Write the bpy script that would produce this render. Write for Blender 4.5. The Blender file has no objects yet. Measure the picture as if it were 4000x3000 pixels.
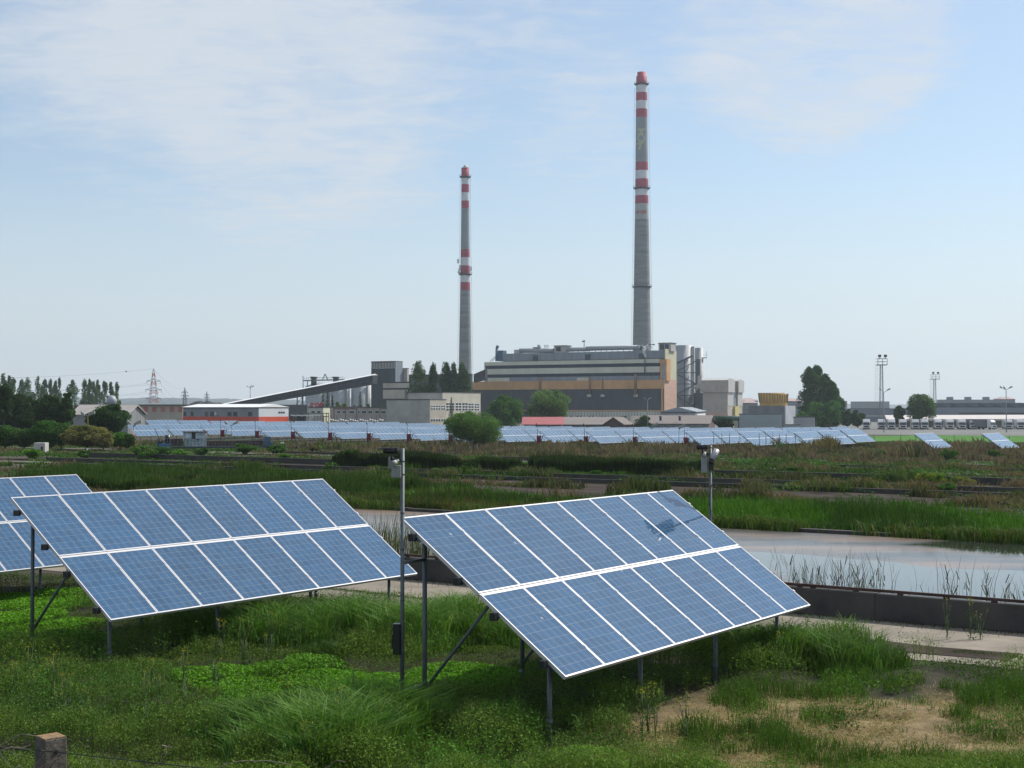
import bpy, bmesh, math, random
import numpy as np
from mathutils import Vector, Matrix

# ---------------------------------------------------------------- camera, sky, sun, exposure
SC = bpy.context.scene
COL = SC.collection
R = math.radians
FPX = 5550.0            # focal length in pixels of the 4000 px wide photograph
PITCH = 0.0166
CZ = 4.4                # eye height above the near meadow
camd = bpy.data.cameras.new("camera"); cam = bpy.data.objects.new("camera", camd); COL.objects.link(cam)
camd.sensor_width = 36.0; camd.lens = 36.0 * FPX / 4000.0
camd.clip_start = 0.3; camd.clip_end = 30000
cam.location = (0, 0, CZ); cam.rotation_euler = (R(90) + PITCH, 0, 0)
SC.camera = cam
SUN_AZ, SUN_EL = 60.0, 46.0     # azimuth clockwise from +Y
sund = bpy.data.lights.new("sun", 'SUN'); sun = bpy.data.objects.new("sun", sund); COL.objects.link(sun)
sund.energy = 4.6; sund.angle = R(0.5); sund.color = (1.0, 0.95, 0.86)
sdir = Vector((math.sin(R(SUN_AZ)) * math.cos(R(SUN_EL)), math.cos(R(SUN_AZ)) * math.cos(R(SUN_EL)), math.sin(R(SUN_EL))))
sun.rotation_euler = sdir.to_track_quat('Z', 'Y').to_euler()
SC.view_settings.view_transform = 'Standard'; SC.view_settings.look = 'None'
SC.view_settings.exposure = 0.22; SC.view_settings.gamma = 1.0
SC.cycles.max_bounces = 6; SC.cycles.diffuse_bounces = 2; SC.cycles.glossy_bounces = 3
SC.cycles.transmission_bounces = 3; SC.cycles.volume_bounces = 0; SC.cycles.transparent_max_bounces = 6

W = bpy.data.worlds.new("World"); SC.world = W; W.use_nodes = True
nt = W.node_tree; N = nt.nodes; L = nt.links
for n in list(N): N.remove(n)
def nd(t, loc=None, **k):
    n = N.new(t)
    for a, b in k.items(): setattr(n, a, b)
    return n
wo = nd('ShaderNodeOutputWorld'); bg = nd('ShaderNodeBackground')
sky = nd('ShaderNodeTexSky', sky_type='NISHITA'); sky.sun_disc = False
sky.sun_elevation = R(SUN_EL); sky.sun_rotation = R(SUN_AZ)
sky.altitude = 150; sky.air_density = 1.0; sky.dust_density = 1.0; sky.ozone_density = 2.0
bg.inputs['Strength'].default_value = 0.115
tc = nd('ShaderNodeTexCoord')
# thin high cloud: noise on a flat layer high above (direction divided by its height)
sep = nd('ShaderNodeSeparateXYZ'); L.new(tc.outputs['Generated'], sep.inputs[0])
zz = nd('ShaderNodeMath', operation='MAXIMUM'); L.new(sep.outputs['Z'], zz.inputs[0]); zz.inputs[1].default_value = 0.0
za = nd('ShaderNodeMath', operation='ADD'); L.new(zz.outputs[0], za.inputs[0]); za.inputs[1].default_value = 0.16
inv = nd('ShaderNodeMath', operation='DIVIDE'); inv.inputs[0].default_value = 1.0; L.new(za.outputs[0], inv.inputs[1])
lay = nd('ShaderNodeVectorMath', operation='SCALE'); L.new(tc.outputs['Generated'], lay.inputs[0]); L.new(inv.outputs[0], lay.inputs['Scale'])
def cloud(scale, rotz, sx, sy, detail, dist, off):
    mp = nd('ShaderNodeMapping'); L.new(lay.outputs[0], mp.inputs[0])
    mp.inputs['Rotation'].default_value = (0, 0, R(rotz)); mp.inputs['Scale'].default_value = (sx, sy, 0.6)
    mp.inputs['Location'].default_value = off
    ns = nd('ShaderNodeTexNoise'); ns.inputs['Scale'].default_value = scale; ns.inputs['Detail'].default_value = detail
    ns.inputs['Roughness'].default_value = 0.58; ns.inputs['Distortion'].default_value = dist
    L.new(mp.outputs[0], ns.inputs['Vector']); return ns.outputs['Fac']
c1 = cloud(1.6, 25, 1.0, 0.7, 4, 0.6, (3.1, 1.0, 0))
c2 = cloud(9.0, -20, 1.0, 1.7, 8, 0.7, (0, 4.2, 0))
mx = nd('ShaderNodeMath', operation='MULTIPLY_ADD'); L.new(c2, mx.inputs[0]); mx.inputs[1].default_value = 0.42; 
sc1 = nd('ShaderNodeMath', operation='MULTIPLY'); L.new(c1, sc1.inputs[0]); sc1.inputs[1].default_value = 0.62
L.new(sc1.outputs[0], mx.inputs[2])
# where the cloud banks stand (directions)
def bank(dx, dz, rad, soft):
    v = Vector((dx, 1.0, dz)).normalized()
    d = nd('ShaderNodeVectorMath', operation='DISTANCE'); L.new(tc.outputs['Generated'], d.inputs[0]); d.inputs[1].default_value = v
    m = nd('ShaderNodeMapRange'); m.interpolation_type = 'SMOOTHSTEP'; L.new(d.outputs['Value'], m.inputs[0])
    m.inputs[1].default_value = rad - soft; m.inputs[2].default_value = rad + soft; m.inputs[3].default_value = 1; m.inputs[4].default_value = 0
    return m.outputs[0]
def addm(a, b, op='ADD', clamp=False):
    m = nd('ShaderNodeMath', operation=op, use_clamp=clamp)
    for i, q in enumerate((a, b)):
        if isinstance(q, (int, float)): m.inputs[i].default_value = q
        else: L.new(q, m.inputs[i])
    return m.outputs[0]
b1 = bank(-0.22, 0.27, 0.12, 0.09); b2 = bank(-0.14, 0.195, 0.065, 0.06); b3 = bank(0.225, 0.27, 0.07, 0.06); b4 = bank(0.02, 0.265, 0.11, 0.09)
bb = addm(addm(b1, b2), addm(addm(b3, 1.9, 'MULTIPLY'), addm(b4, 0.6, 'MULTIPLY')))
bb = addm(bb, 1.0, 'MINIMUM')
tot = addm(mx.outputs[0], addm(bb, 0.30, 'MULTIPLY'))
cr = nd('ShaderNodeMapRange'); cr.interpolation_type = 'SMOOTHSTEP'
L.new(tot, cr.inputs[0]); cr.inputs[1].default_value = 0.58; cr.inputs[2].default_value = 0.92; cr.inputs[3].default_value = 0.0; cr.inputs[4].default_value = 0.85
# milky air low down
hz = nd('ShaderNodeMapRange'); L.new(sep.outputs['Z'], hz.inputs[0]); hz.inputs[1].default_value = 0.0; hz.inputs[2].default_value = 0.16
hz.inputs[3].default_value = 0.85; hz.inputs[4].default_value = 0.22
m1 = nd('ShaderNodeMix', data_type='RGBA'); L.new(hz.outputs[0], m1.inputs['Factor']); tn = nd('ShaderNodeVectorMath', operation='MULTIPLY'); L.new(sky.outputs[0], tn.inputs[0]); tn.inputs[1].default_value = (.91, 1.01, 1.035); L.new(tn.outputs[0], m1.inputs['A']); m1.inputs['B'].default_value = (5.55, 5.85, 6.3, 1)
m2 = nd('ShaderNodeMix', data_type='RGBA'); L.new(cr.outputs[0], m2.inputs['Factor']); L.new(m1.outputs['Result'], m2.inputs['A']); m2.inputs['B'].default_value = (5.2, 5.55, 6.0, 1)
# unseen bright cloud added overhead and behind the camera to fill shaded facades
ov = nd('ShaderNodeMapRange'); ov.interpolation_type = 'SMOOTHSTEP'; L.new(sep.outputs['Z'], ov.inputs[0]); ov.inputs[1].default_value = .33; ov.inputs[2].default_value = .60; ov.inputs[4].default_value = .50
bk = nd('ShaderNodeMapRange'); bk.interpolation_type = 'SMOOTHSTEP'; L.new(sep.outputs['Y'], bk.inputs[0]); bk.inputs[1].default_value = .35; bk.inputs[2].default_value = -.35; bk.inputs[4].default_value = .50
m3 = nd('ShaderNodeMix', data_type='RGBA'); L.new(addm(addm(ov.outputs[0], bk.outputs[0], 'MAXIMUM'), addm(c1, 1.6, 'MULTIPLY'), 'MULTIPLY', True), m3.inputs['Factor']); L.new(m2.outputs['Result'], m3.inputs['A']); m3.inputs['B'].default_value = (6.6, 7.0, 7.6, 1)
L.new(m3.outputs['Result'], bg.inputs['Color']); L.new(bg.outputs[0], wo.inputs[0])

HZC, HZD, HZA = (.80, .91, 1, 1), 1.15e-4, .25
# ---------------------------------------------------------------- helpers
rnd = random.Random(7)
rng = np.random.default_rng(11)
CP, SP = math.cos(PITCH), math.sin(PITCH)
def ray(px, py):
    a = (px - 2000) / FPX; b = (1500 - py) / FPX
    return a, CP - b * SP, SP + b * CP
def P(px, py, Y):
    a, y, z = ray(px, py); k = Y / y
    return Vector((a * k, Y, CZ + z * k))
U = np.array([0.570, 0.8216]); S_ = np.array([0.8216, -0.570])      # grid of the solar field: row direction, down-slope direction
def st(x, y): return x * S_[0] + y * S_[1], x * U[0] + y * U[1]
def xy(s, t): return s * S_[0] + t * U[0], s * S_[1] + t * U[1]
def sstep(a, b, x):
    k = np.clip((x - a) / (b - a), 0, 1); return k * k * (3 - 2 * k)
def gz(x, y):
    x = np.asarray(x, float); y = np.asarray(y, float)
    t = x * U[0] + y * U[1]
    z = -2.0 * np.clip((t - 46) / 139.0, 0, 1) - 1.3 * sstep(215, 450, y) - 0.4 * sstep(450, 700, y)
    z = z + 1.5 * np.exp(-(((x + 60) / 45) ** 2 + ((y - 305) / 42) ** 2)) + 0.5 * np.exp(-(((x - 62) / 22) ** 2 + ((y - 226) / 22) ** 2))
    return z
def gzf(x, y): return float(gz(x, y))
def ground_at(px, py):
    a, yy, z = ray(px, py)
    Y = 20.0
    for _ in range(60):
        Yn = (gzf(a / yy * Y, Y) - CZ) / (z / yy)
        Y = 0.5 * Y + 0.5 * Yn
    return a / yy * Y, Y
_ng = rng.random((64, 64))
def vnoise(x, y, sc, seed=0):
    x = np.asarray(x, float) / sc + seed * 17.3; y = np.asarray(y, float) / sc + seed * 9.1
    ix = np.floor(x).astype(int); iy = np.floor(y).astype(int); fx = x - ix; fy = y - iy
    fx = fx * fx * (3 - 2 * fx); fy = fy * fy * (3 - 2 * fy)
    g = lambda a, b: _ng[a % 64, b % 64]
    return (g(ix, iy) * (1 - fx) + g(ix + 1, iy) * fx) * (1 - fy) + (g(ix, iy + 1) * (1 - fx) + g(ix + 1, iy + 1) * fx) * fy
def fbm(x, y, sc, seed=0):
    return (vnoise(x, y, sc, seed) + .5 * vnoise(x, y, sc / 2.1, seed + 3) + .25 * vnoise(x, y, sc / 4.3, seed + 5)) / 1.75

_ct = rng.random((5, 256, 256))
def cells(x, y, size, seed=0):
    """jittered clumps: distance to the nearest clump centre (in cell sizes), its centre and three random numbers"""
    x = np.asarray(x, float) / size + 37.7 * seed + 300; y = np.asarray(y, float) / size + 300
    ix = np.floor(x).astype(int); iy = np.floor(y).astype(int); best = np.full(x.shape, 9.0); cx = np.zeros_like(x); cy = np.zeros_like(x); ra = [np.zeros_like(x) for _ in range(3)]
    for dx in (-1, 0, 1):
        for dy in (-1, 0, 1):
            a = (ix + dx) % 256; b = (iy + dy) % 256; px_ = ix + dx + _ct[0, a, b]; py_ = iy + dy + _ct[1, a, b]
            rr_ = .55 + .75 * _ct[2, a, b]; d = np.hypot(x - px_, y - py_) / rr_; m = d < best
            best = np.where(m, d, best); cx = np.where(m, px_, cx); cy = np.where(m, py_, cy)
            for k in range(3): ra[k] = np.where(m, _ct[2 + k, a, b], ra[k])
    return best, (cx - 37.7 * seed - 300) * size, (cy - 300) * size, ra
def tag(o, label=None, cat=None, group=None, kind=None):
    if label: o['label'] = label
    if cat: o['category'] = cat
    if group: o['group'] = group
    if kind: o['kind'] = kind
    return o
def thing(name, label, cat, loc=(0, 0, 0), rz=0.0, group=None):
    o = bpy.data.objects.new(name, None); COL.objects.link(o); o.location = loc; o.rotation_euler = (0, 0, rz)
    o.empty_display_size = 0.3
    return tag(o, label, cat, group)
def copy_tree(o, parent=None):
    c = o.copy(); COL.objects.link(c)
    if parent is not None: c.parent = parent
    for ch in list(o.children): copy_tree(ch, c)
    return c
def root_loc(o):
    v = Vector((0, 0, 0))
    while o is not None: v = v + Vector(o.location); o = o.parent
    return v
class MB:
    """collects shapes, then makes ONE mesh object"""
    def __init__(s): s.v = []; s.f = []; s.m = []; s.sm = []
    def face(s, pts, mi=0, smooth=False):
        b = len(s.v); s.v += [tuple(p) for p in pts]; s.f.append(tuple(range(b, b + len(pts)))); s.m.append(mi); s.sm.append(smooth)
    def hexa(s, p, mi=0):
        b = len(s.v); s.v += [tuple(q) for q in p]
        for f in ((3, 2, 1, 0), (4, 5, 6, 7), (0, 1, 5, 4), (1, 2, 6, 5), (2, 3, 7, 6), (3, 0, 4, 7)):
            s.f.append(tuple(b + i for i in f)); s.m.append(mi); s.sm.append(False)
        return s
    def box(s, x0, x1, y0, y1, z0, z1, mi=0, M=None):
        p = [(x0, y0, z0), (x1, y0, z0), (x1, y1, z0), (x0, y1, z0), (x0, y0, z1), (x1, y0, z1), (x1, y1, z1), (x0, y1, z1)]
        if M is not None: p = [M @ Vector(q) for q in p]
        return s.hexa(p, mi)
    def tube(s, a, b, r0, r1=None, n=8, mi=0, caps=True, smooth=True):
        a = Vector(a); b = Vector(b); r1 = r0 if r1 is None else r1
        d = (b - a).normalized(); q = Vector((0, 0, 1)) if abs(d.z) < .9 else Vector((1, 0, 0))
        e1 = d.cross(q).normalized(); e2 = d.cross(e1)
        k = len(s.v)
        for c, r in ((a, r0), (b, r1)):
            for i in range(n):
                an = 2 * math.pi * i / n; s.v.append(tuple(c + e1 * (r * math.cos(an)) + e2 * (r * math.sin(an))))
        for i in range(n):
            j = (i + 1) % n; s.f.append((k + i, k + n + i, k + n + j, k + j)); s.m.append(mi); s.sm.append(smooth)
        if caps:
            s.f.append(tuple(k + i for i in range(n))); s.m.append(mi); s.sm.append(False)
            s.f.append(tuple(k + n + i for i in reversed(range(n)))); s.m.append(mi); s.sm.append(False)
        return s
    def bar(s, a, b, w, h=None, mi=0, up=(0, 0, 1)):
        a = Vector(a); b = Vector(b); h = w if h is None else h
        d = (b - a).normalized(); up = Vector(up)
        if abs(d.dot(up)) > .95: up = Vector((1, 0, 0))
        e1 = d.cross(up).normalized() * (w / 2); e2 = e1.cross(d).normalized() * (h / 2)
        return s.hexa([a - e1 - e2, a + e1 - e2, b + e1 - e2, b - e1 - e2, a - e1 + e2, a + e1 + e2, b + e1 + e2, b - e1 + e2], mi)
    def lathe(s, c, prof, n=24, mi=0, close=True, smooth=True):
        """prof = [(r, z, material index of the band above)]"""
        c = Vector(c); k = len(s.v)
        for r, z, *_ in prof:
            for i in range(n):
                an = 2 * math.pi * i / n; s.v.append((c.x + r * math.cos(an), c.y + r * math.sin(an), c.z + z))
        for q in range(len(prof) - 1):
            m = prof[q][2] if len(prof[q]) > 2 else mi
            for i in range(n):
                j = (i + 1) % n; s.f.append((k + q * n + i, k + q * n + j, k + (q + 1) * n + j, k + (q + 1) * n + i)); s.m.append(m); s.sm.append(smooth)
        if close:
            s.f.append(tuple(k + (len(prof) - 1) * n + i for i in range(n))); s.m.append(prof[-2][2] if len(prof[-2]) > 2 else mi); s.sm.append(False)
        return s
    def prism(s, pts, a, b, mi=0):
        """pts: closed outline as list of Vectors; extruded by b-a"""
        d = Vector(b) - Vector(a); n = len(pts); k = len(s.v)
        s.v += [tuple(Vector(p)) for p in pts] + [tuple(Vector(p) + d) for p in pts]
        s.f.append(tuple(k + i for i in range(n))); s.m.append(mi); s.sm.append(False)
        s.f.append(tuple(k + n + i for i in reversed(range(n)))); s.m.append(mi); s.sm.append(False)
        for i in range(n):
            j = (i + 1) % n; s.f.append((k + i, k + n + i, k + n + j, k + j)); s.m.append(mi); s.sm.append(False)
        return s
    def build(s, name, mats, parent=None, label=None, world=True, bevel=0):
        me = bpy.data.meshes.new(name)
        off = root_loc(parent) if (world and parent is not None) else Vector((0, 0, 0))
        me.from_pydata([(x - off.x, y - off.y, z - off.z) for x, y, z in s.v], [], s.f)
        if not isinstance(mats, (list, tuple)): mats = [mats]
        for m in mats: me.materials.append(m)
        me.polygons.foreach_set('material_index', s.m); me.polygons.foreach_set('use_smooth', s.sm)
        me.validate(); me.update()
        bm = bmesh.new(); bm.from_mesh(me); bmesh.ops.recalc_face_normals(bm, faces=bm.faces); bm.to_mesh(me); bm.free()
        o = bpy.data.objects.new(name, me); COL.objects.link(o)
        if parent is not None: o.parent = parent
        if label: o['label'] = label
        if bevel:
            b = o.modifiers.new('bevel', 'BEVEL'); b.width = bevel; b.segments = 2; b.limit_method = 'ANGLE'
        return o

# ---------------------------------------------------------------- materials
MATS = {}
def mat(name, col, rough=.7, metal=0.0, var=0.15, scale=3.0, bump=0.0, spec=0.5, col2=None, coat=0.0, stretch=None, objvar=0.0):
    if name in MATS: return MATS[name]
    m = bpy.data.materials.new(name); m.use_nodes = True; t = m.node_tree; n = t.nodes; l = t.links
    b = n['Principled BSDF']
    b.inputs['Roughness'].default_value = rough; b.inputs['Metallic'].default_value = metal; b.inputs['Specular IOR Level'].default_value = spec
    b.inputs['Coat Weight'].default_value = coat
    g = n.new('ShaderNodeNewGeometry'); mp = n.new('ShaderNodeMapping'); l.new(g.outputs['Position'], mp.inputs[0])
    if stretch: mp.inputs['Scale'].default_value = stretch
    ns = n.new('ShaderNodeTexNoise'); ns.inputs['Scale'].default_value = scale; ns.inputs['Detail'].default_value = 5; ns.inputs['Roughness'].default_value = .6
    l.new(mp.outputs[0], ns.inputs['Vector'])
    mr = n.new('ShaderNodeMapRange'); l.new(ns.outputs['Fac'], mr.inputs[0]); mr.inputs[1].default_value = .3; mr.inputs[2].default_value = .7
    mix = n.new('ShaderNodeMix'); mix.data_type = 'RGBA'; l.new(mr.outputs[0], mix.inputs['Factor'])
    c2 = col2 if col2 else tuple(c * (1 - 2 * var) for c in col)
    c1 = col if col2 else tuple(min(1, c * (1 + var)) for c in col)
    mix.inputs['A'].default_value = (*c2, 1); mix.inputs['B'].default_value = (*c1, 1)
    out = mix.outputs['Result']
    if objvar:
        oi = n.new('ShaderNodeObjectInfo'); hs = n.new('ShaderNodeHueSaturation'); mm = n.new('ShaderNodeMapRange')
        l.new(oi.outputs['Random'], mm.inputs[0]); mm.inputs[3].default_value = 1 - objvar; mm.inputs[4].default_value = 1 + objvar
        l.new(mm.outputs[0], hs.inputs['Value']); l.new(out, hs.inputs['Color']); out = hs.outputs[0]
    l.new(out, b.inputs['Base Color'])
    if bump:
        bp = n.new('ShaderNodeBump'); bp.inputs['Strength'].default_value = bump; bp.inputs['Distance'].default_value = .02
        l.new(ns.outputs['Fac'], bp.inputs['Height']); l.new(bp.outputs[0], b.inputs['Normal'])
    MATS[name] = m; return m
def leafmat(name, transl=0.3, rough=.6):
    """leaf colour comes from the mesh: every leaf carries its own tint"""
    m = bpy.data.materials.new(name); m.use_nodes = True; t = m.node_tree; n = t.nodes; l = t.links
    b = n['Principled BSDF']; b.inputs['Roughness'].default_value = rough; b.inputs['Specular IOR Level'].default_value = .12
    a = n.new('ShaderNodeAttribute'); a.attribute_name = 'tint'
    l.new(a.outputs['Color'], b.inputs['Base Color'])
    tr = n.new('ShaderNodeBsdfTranslucent'); mu = n.new('ShaderNodeMix'); mu.data_type = 'RGBA'; mu.blend_type = 'MULTIPLY'; mu.inputs['Factor'].default_value = 1
    l.new(a.outputs['Color'], mu.inputs['A']); mu.inputs['B'].default_value = (1.5, 1.7, .7, 1); l.new(mu.outputs['Result'], tr.inputs['Color'])
    mx = n.new('ShaderNodeMixShader'); mx.inputs[0].default_value = transl; l.new(b.outputs[0], mx.inputs[1]); l.new(tr.outputs[0], mx.inputs[2])
    l.new(mx.outputs[0], n['Material Output'].inputs[0]); MATS[name] = m; return m
LEAF = leafmat('leaf', .22, .75); DRY = leafmat('dry_stalk', .12, .8)
steel = mat('galvanised_steel', (.095, .115, .125), .55, .2, .12, 14)
steel2 = mat('painted_steel_grey', (.20, .23, .25), .5, .3, .12, 5)
alu = mat('anodised_aluminium', (.50, .50, .52), .42, .3, .04, 20)
black = mat('black_plastic', (.012, .013, .016), .35, 0, .1, 10)
grey_pl = mat('light_grey_plastic', (.22, .235, .225), .5, 0, .08, 8)
dark_steel = mat('dark_steel', (.06, .075, .09), .5, .4, .2, 1.5)
alu_far = mat('weathered_aluminium', (.36, .38, .41), .5, .2, .04, 20)
concrete = mat('pale_concrete', (.30, .265, .225), .9, 0, .25, 1.3, .3)
wallc = mat('stained_concrete', (.082, .072, .062), .9, 0, .4, 1.2, .5, col2=(.03, .032, .033))
wallmid = mat('dark_mossy_concrete', (.06, .055, .05), .95, 0, .45, 1.2, .5, col2=(.028, .032, .024))
mud = mat('dark_mud', (.055, .043, .036), .97, 0, .35, .6, .6, spec=.06)
rust = mat('rusty_iron', (.075, .042, .034), .8, .2, .35, 2.0)
bark = mat('bark', (.10, .08, .06), .9, 0, .3, 4, .5)

def npmesh(name, V, Q, mats, parent=None, tint=None, mi=None, smooth=False):
    """V (n,3), Q (m,4) quads -> one mesh object, tint = per-vertex colour of the leaf itself"""
    V = np.ascontiguousarray(V, dtype=np.float32); Q = np.ascontiguousarray(Q, dtype=np.int32)
    me = bpy.data.meshes.new(name); me.vertices.add(len(V)); me.vertices.foreach_set('co', V.ravel())
    me.loops.add(Q.size); me.loops.foreach_set('vertex_index', Q.ravel())
    me.polygons.add(len(Q)); me.polygons.foreach_set('loop_start', np.arange(len(Q), dtype=np.int32) * Q.shape[1])
    if not isinstance(mats, (list, tuple)): mats = [mats]
    for m in mats: me.materials.append(m)
    if mi is not None: me.polygons.foreach_set('material_index', np.asarray(mi, dtype=np.int32))
    if smooth: me.polygons.foreach_set('use_smooth', np.ones(len(Q), dtype=bool))
    if tint is not None:
        at = me.color_attributes.new('tint', 'FLOAT_COLOR', 'POINT')
        c = np.ones((len(V), 4), dtype=np.float32); c[:, :3] = tint; at.data.foreach_set('color', c.ravel())
    me.update(calc_edges=True)
    o = bpy.data.objects.new(name, me); COL.objects.link(o)
    if parent is not None: o.parent = parent
    return o
class Veg:
    """collects blades and leaves as arrays"""
    def __init__(s): s.V = []; s.Q = []; s.C = []; s.n = 0
    def _add(s, V, Q, C): s.V.append(V.reshape(-1, 3)); s.Q.append(Q + s.n); s.C.append(C.reshape(-1, 3)); s.n += V.size // 3
    def blades(s, x, y, z, h, w, lean, col, cvar=.25, droop=.35):
        n = len(x); h = np.broadcast_to(h, n); w = np.broadcast_to(w, n); lean = np.broadcast_to(lean, n)
        a = rng.random(n) * 2 * np.pi; b = rng.random(n) * 2 * np.pi
        sx, sy = np.cos(a) * w / 2, np.sin(a) * w / 2; lx, ly = np.cos(b) * lean * h, np.sin(b) * lean * h
        V = np.zeros((n, 6, 3))
        for k, (fz, fl, fw) in enumerate(((0, 0, 1), (.6, .35, .8), (1, 1, .18))):
            zz = z + h * fz * (1 - (droop * lean if k == 2 else 0))
            for q, sg in ((0, -1), (1, 1)):
                V[:, 2 * k + q, 0] = x + lx * fl + sg * sx * fw; V[:, 2 * k + q, 1] = y + ly * fl + sg * sy * fw; V[:, 2 * k + q, 2] = zz
        i = (np.arange(n) * 6)[:, None]
        Q = np.concatenate([i + np.array([0, 1, 3, 2]), i + np.array([2, 3, 5, 4])])
        c = np.asarray(col, float); c = np.broadcast_to(c, (n, 3)) * (1 + cvar * (rng.random((n, 1)) * 2 - 1)) * (1 + .12 * (rng.random((n, 3)) * 2 - 1))
        C = np.repeat(c[:, None, :], 6, 1); s._add(V, Q, C)
    def leaves(s, x, y, z, size, col, cvar=.3, flat=.5, asp=.5):
        """diamond leaves; flat=1 lies level, 0 any way round"""
        n = len(x); size = np.broadcast_to(size, n)
        nrm = rng.normal(size=(n, 3)); nrm /= np.linalg.norm(nrm, axis=1)[:, None] + 1e-9
        nrm[:, 2] = np.abs(nrm[:, 2]); nrm = nrm * (1 - flat) + np.array([0, 0, 1.]) * flat; nrm /= np.linalg.norm(nrm, axis=1)[:, None]
        r = rng.normal(size=(n, 3)); e1 = np.cross(nrm, r); e1 /= np.linalg.norm(e1, axis=1)[:, None] + 1e-9; e2 = np.cross(nrm, e1)
        c = np.stack([x, y, z], 1); a = e1 * size[:, None] / 2; b = e2 * (size * asp)[:, None] / 2
        V = np.stack([c - a, c - b, c + a, c + b], 1)
        Q = (np.arange(n) * 4)[:, None] + np.array([0, 1, 2, 3])
        k = np.asarray(col, float); k = np.broadcast_to(k, (n, 3)) * (1 + cvar * (rng.random((n, 1)) * 2 - 1)) * (1 + .1 * (rng.random((n, 3)) * 2 - 1))
        s._add(V, Q, np.repeat(k[:, None, :], 4, 1))
    def build(s, name, m, parent=None):
        off = np.array(root_loc(parent)) if parent is not None else np.zeros(3)
        return npmesh(name, np.concatenate(s.V) - off, np.concatenate(s.Q), m, parent, np.concatenate(s.C) * np.array([.72, .80, .50]))

class Fac:
    """a vertical facade plane through the photo column px at distance Y, running at angle ang"""
    def __init__(f, px, Y, ang=-30.0):
        p = P(px, 1500, Y); f.O = Vector((p.x, p.y, 0)); a = R(ang)
        f.e = Vector((math.cos(a), math.sin(a), 0)); f.n = Vector((-math.sin(a), math.cos(a), 0))
    def s(f, px, d=0.0):
        u = (px - 2000) / FPX; o = f.O + f.n * d
        return (u * o.y - o.x) / (f.e.x - u * f.e.y)
    def d(f, px, s):
        u = (px - 2000) / FPX; o = f.O + f.e * s
        return (u * o.y - o.x) / (f.n.x - u * f.n.y)
    def z(f, px, py, d=0.0, s=None):
        s = f.s(px, d) if s is None else s
        Y = (f.O + f.e * s + f.n * d).y
        return P(px, py, Y).z
    def pt(f, s, d, z): q = f.O + f.e * s + f.n * d; return Vector((q.x, q.y, z))
    def box(f, mb, s0, s1, d0, d1, z0, z1, mi=0):
        return mb.hexa([f.pt(s0, d0, z0), f.pt(s1, d0, z0), f.pt(s1, d1, z0), f.pt(s0, d1, z0), f.pt(s0, d0, z1), f.pt(s1, d0, z1), f.pt(s1, d1, z1), f.pt(s0, d1, z1)], mi)
    def base(f): return (f.O.x, f.O.y, gzf(f.O.x, f.O.y))
# ---------------------------------------------------------------- terrain
def axis(lo, hi, f0, f1, step, grow=1.16):
    a = list(np.arange(f0, f1 + 1e-6, step)); d = step; x = f1
    while x < hi: d *= grow; x += d; a.append(x)
    d = step; x = f0; pre = []
    while x > lo: d *= grow; x -= d; pre.append(x)
    return np.array(pre[::-1] + a)
gx = axis(-9000, 9000, -16, 16, .22, 1.07); gy = axis(-200, 14000, 4, 36, .22, 1.06)
def emb(x, y):   # the bank on which the photographer and the old fence stand
    return 1.9 * np.clip((16.0 - y) / 8.5, 0, 1)
_gz0 = gz
def gz(x, y):
    return _gz0(x, y) + emb(np.asarray(x, float), np.asarray(y, float))
XX, YY = np.meshgrid(gx, gy)
ZZ = gz(XX, YY)
_s, _t = st(XX, YY)
near = np.clip((40 - YY) / 10, 0, 1) * (YY > 3) * np.clip((_t * -1 + 24.3) / .8, 0, 1)
ZZ = ZZ + near * (.10 * (fbm(XX, YY, 1.6, 2) - .5) + .05 * (vnoise(XX, YY, .5, 4) - .5))
far = (YY > 46) * (YY < 900)
ZZ = ZZ - far * .05
nx, ny = len(gx), len(gy)
V = np.stack([XX.ravel(), YY.ravel(), ZZ.ravel()], 1)
i = (np.arange(ny - 1)[:, None] * nx + np.arange(nx - 1)[None, :]).ravel()
Q = np.stack([i, i + 1, i + 1 + nx, i + nx], 1)
# colour of the soil itself: dry straw litter on the right, dark humus elsewhere
def dryness(x, y):
    a = np.exp(-(((x - 4.9) / 3.6) ** 2 + ((y - 18.8) / 3.1) ** 2) ** 2) 
    return np.clip(a * 1.35 - .85 * sstep(.52, .66, fbm(x, y, 1.3, 8)), 0, 1)
dr = dryness(XX, YY)[..., None]
soil = np.array([.030, .028, .016]) * (1 - dr) + np.array([.20, .145, .078]) * dr
gn = (.5 * fbm(_s / 4, _t, 4, 12) + .5 * fbm(XX, YY, 9, 12))[..., None]; gn = sstep(.38, .58, gn)
midc = np.array([.034, .043, .020]) * (1 - gn) + np.array([.072, .055, .044]) * gn
mm = sstep(30, 45, YY)[..., None]; soil = soil * (1 - mm) + midc * mm
farc = np.array([.07, .09, .04]); fm = sstep(300, 520, YY)[..., None]; soil = soil * (1 - fm) + farc * fm
gm = bpy.data.materials.new('soil_and_grass'); gm.use_nodes = True; _n = gm.node_tree.nodes; _l = gm.node_tree.links
_b = _n['Principled BSDF']; _b.inputs['Roughness'].default_value = .95; _b.inputs['Specular IOR Level'].default_value = .2
_a = _n.new('ShaderNodeAttribute'); _a.attribute_name = 'tint'; _g = _n.new('ShaderNodeNewGeometry')
_ns = _n.new('ShaderNodeTexNoise'); _ns.inputs['Scale'].default_value = 2.2; _ns.inputs['Detail'].default_value = 9; _ns.inputs['Roughness'].default_value = .7
_l.new(_g.outputs['Position'], _ns.inputs['Vector'])
_m = _n.new('ShaderNodeMapRange'); _m.inputs[1].default_value = .3; _m.inputs[2].default_value = .7; _m.inputs[3].default_value = .45; _m.inputs[4].default_value = 1.5; _l.new(_ns.outputs['Fac'], _m.inputs[0])
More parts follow.
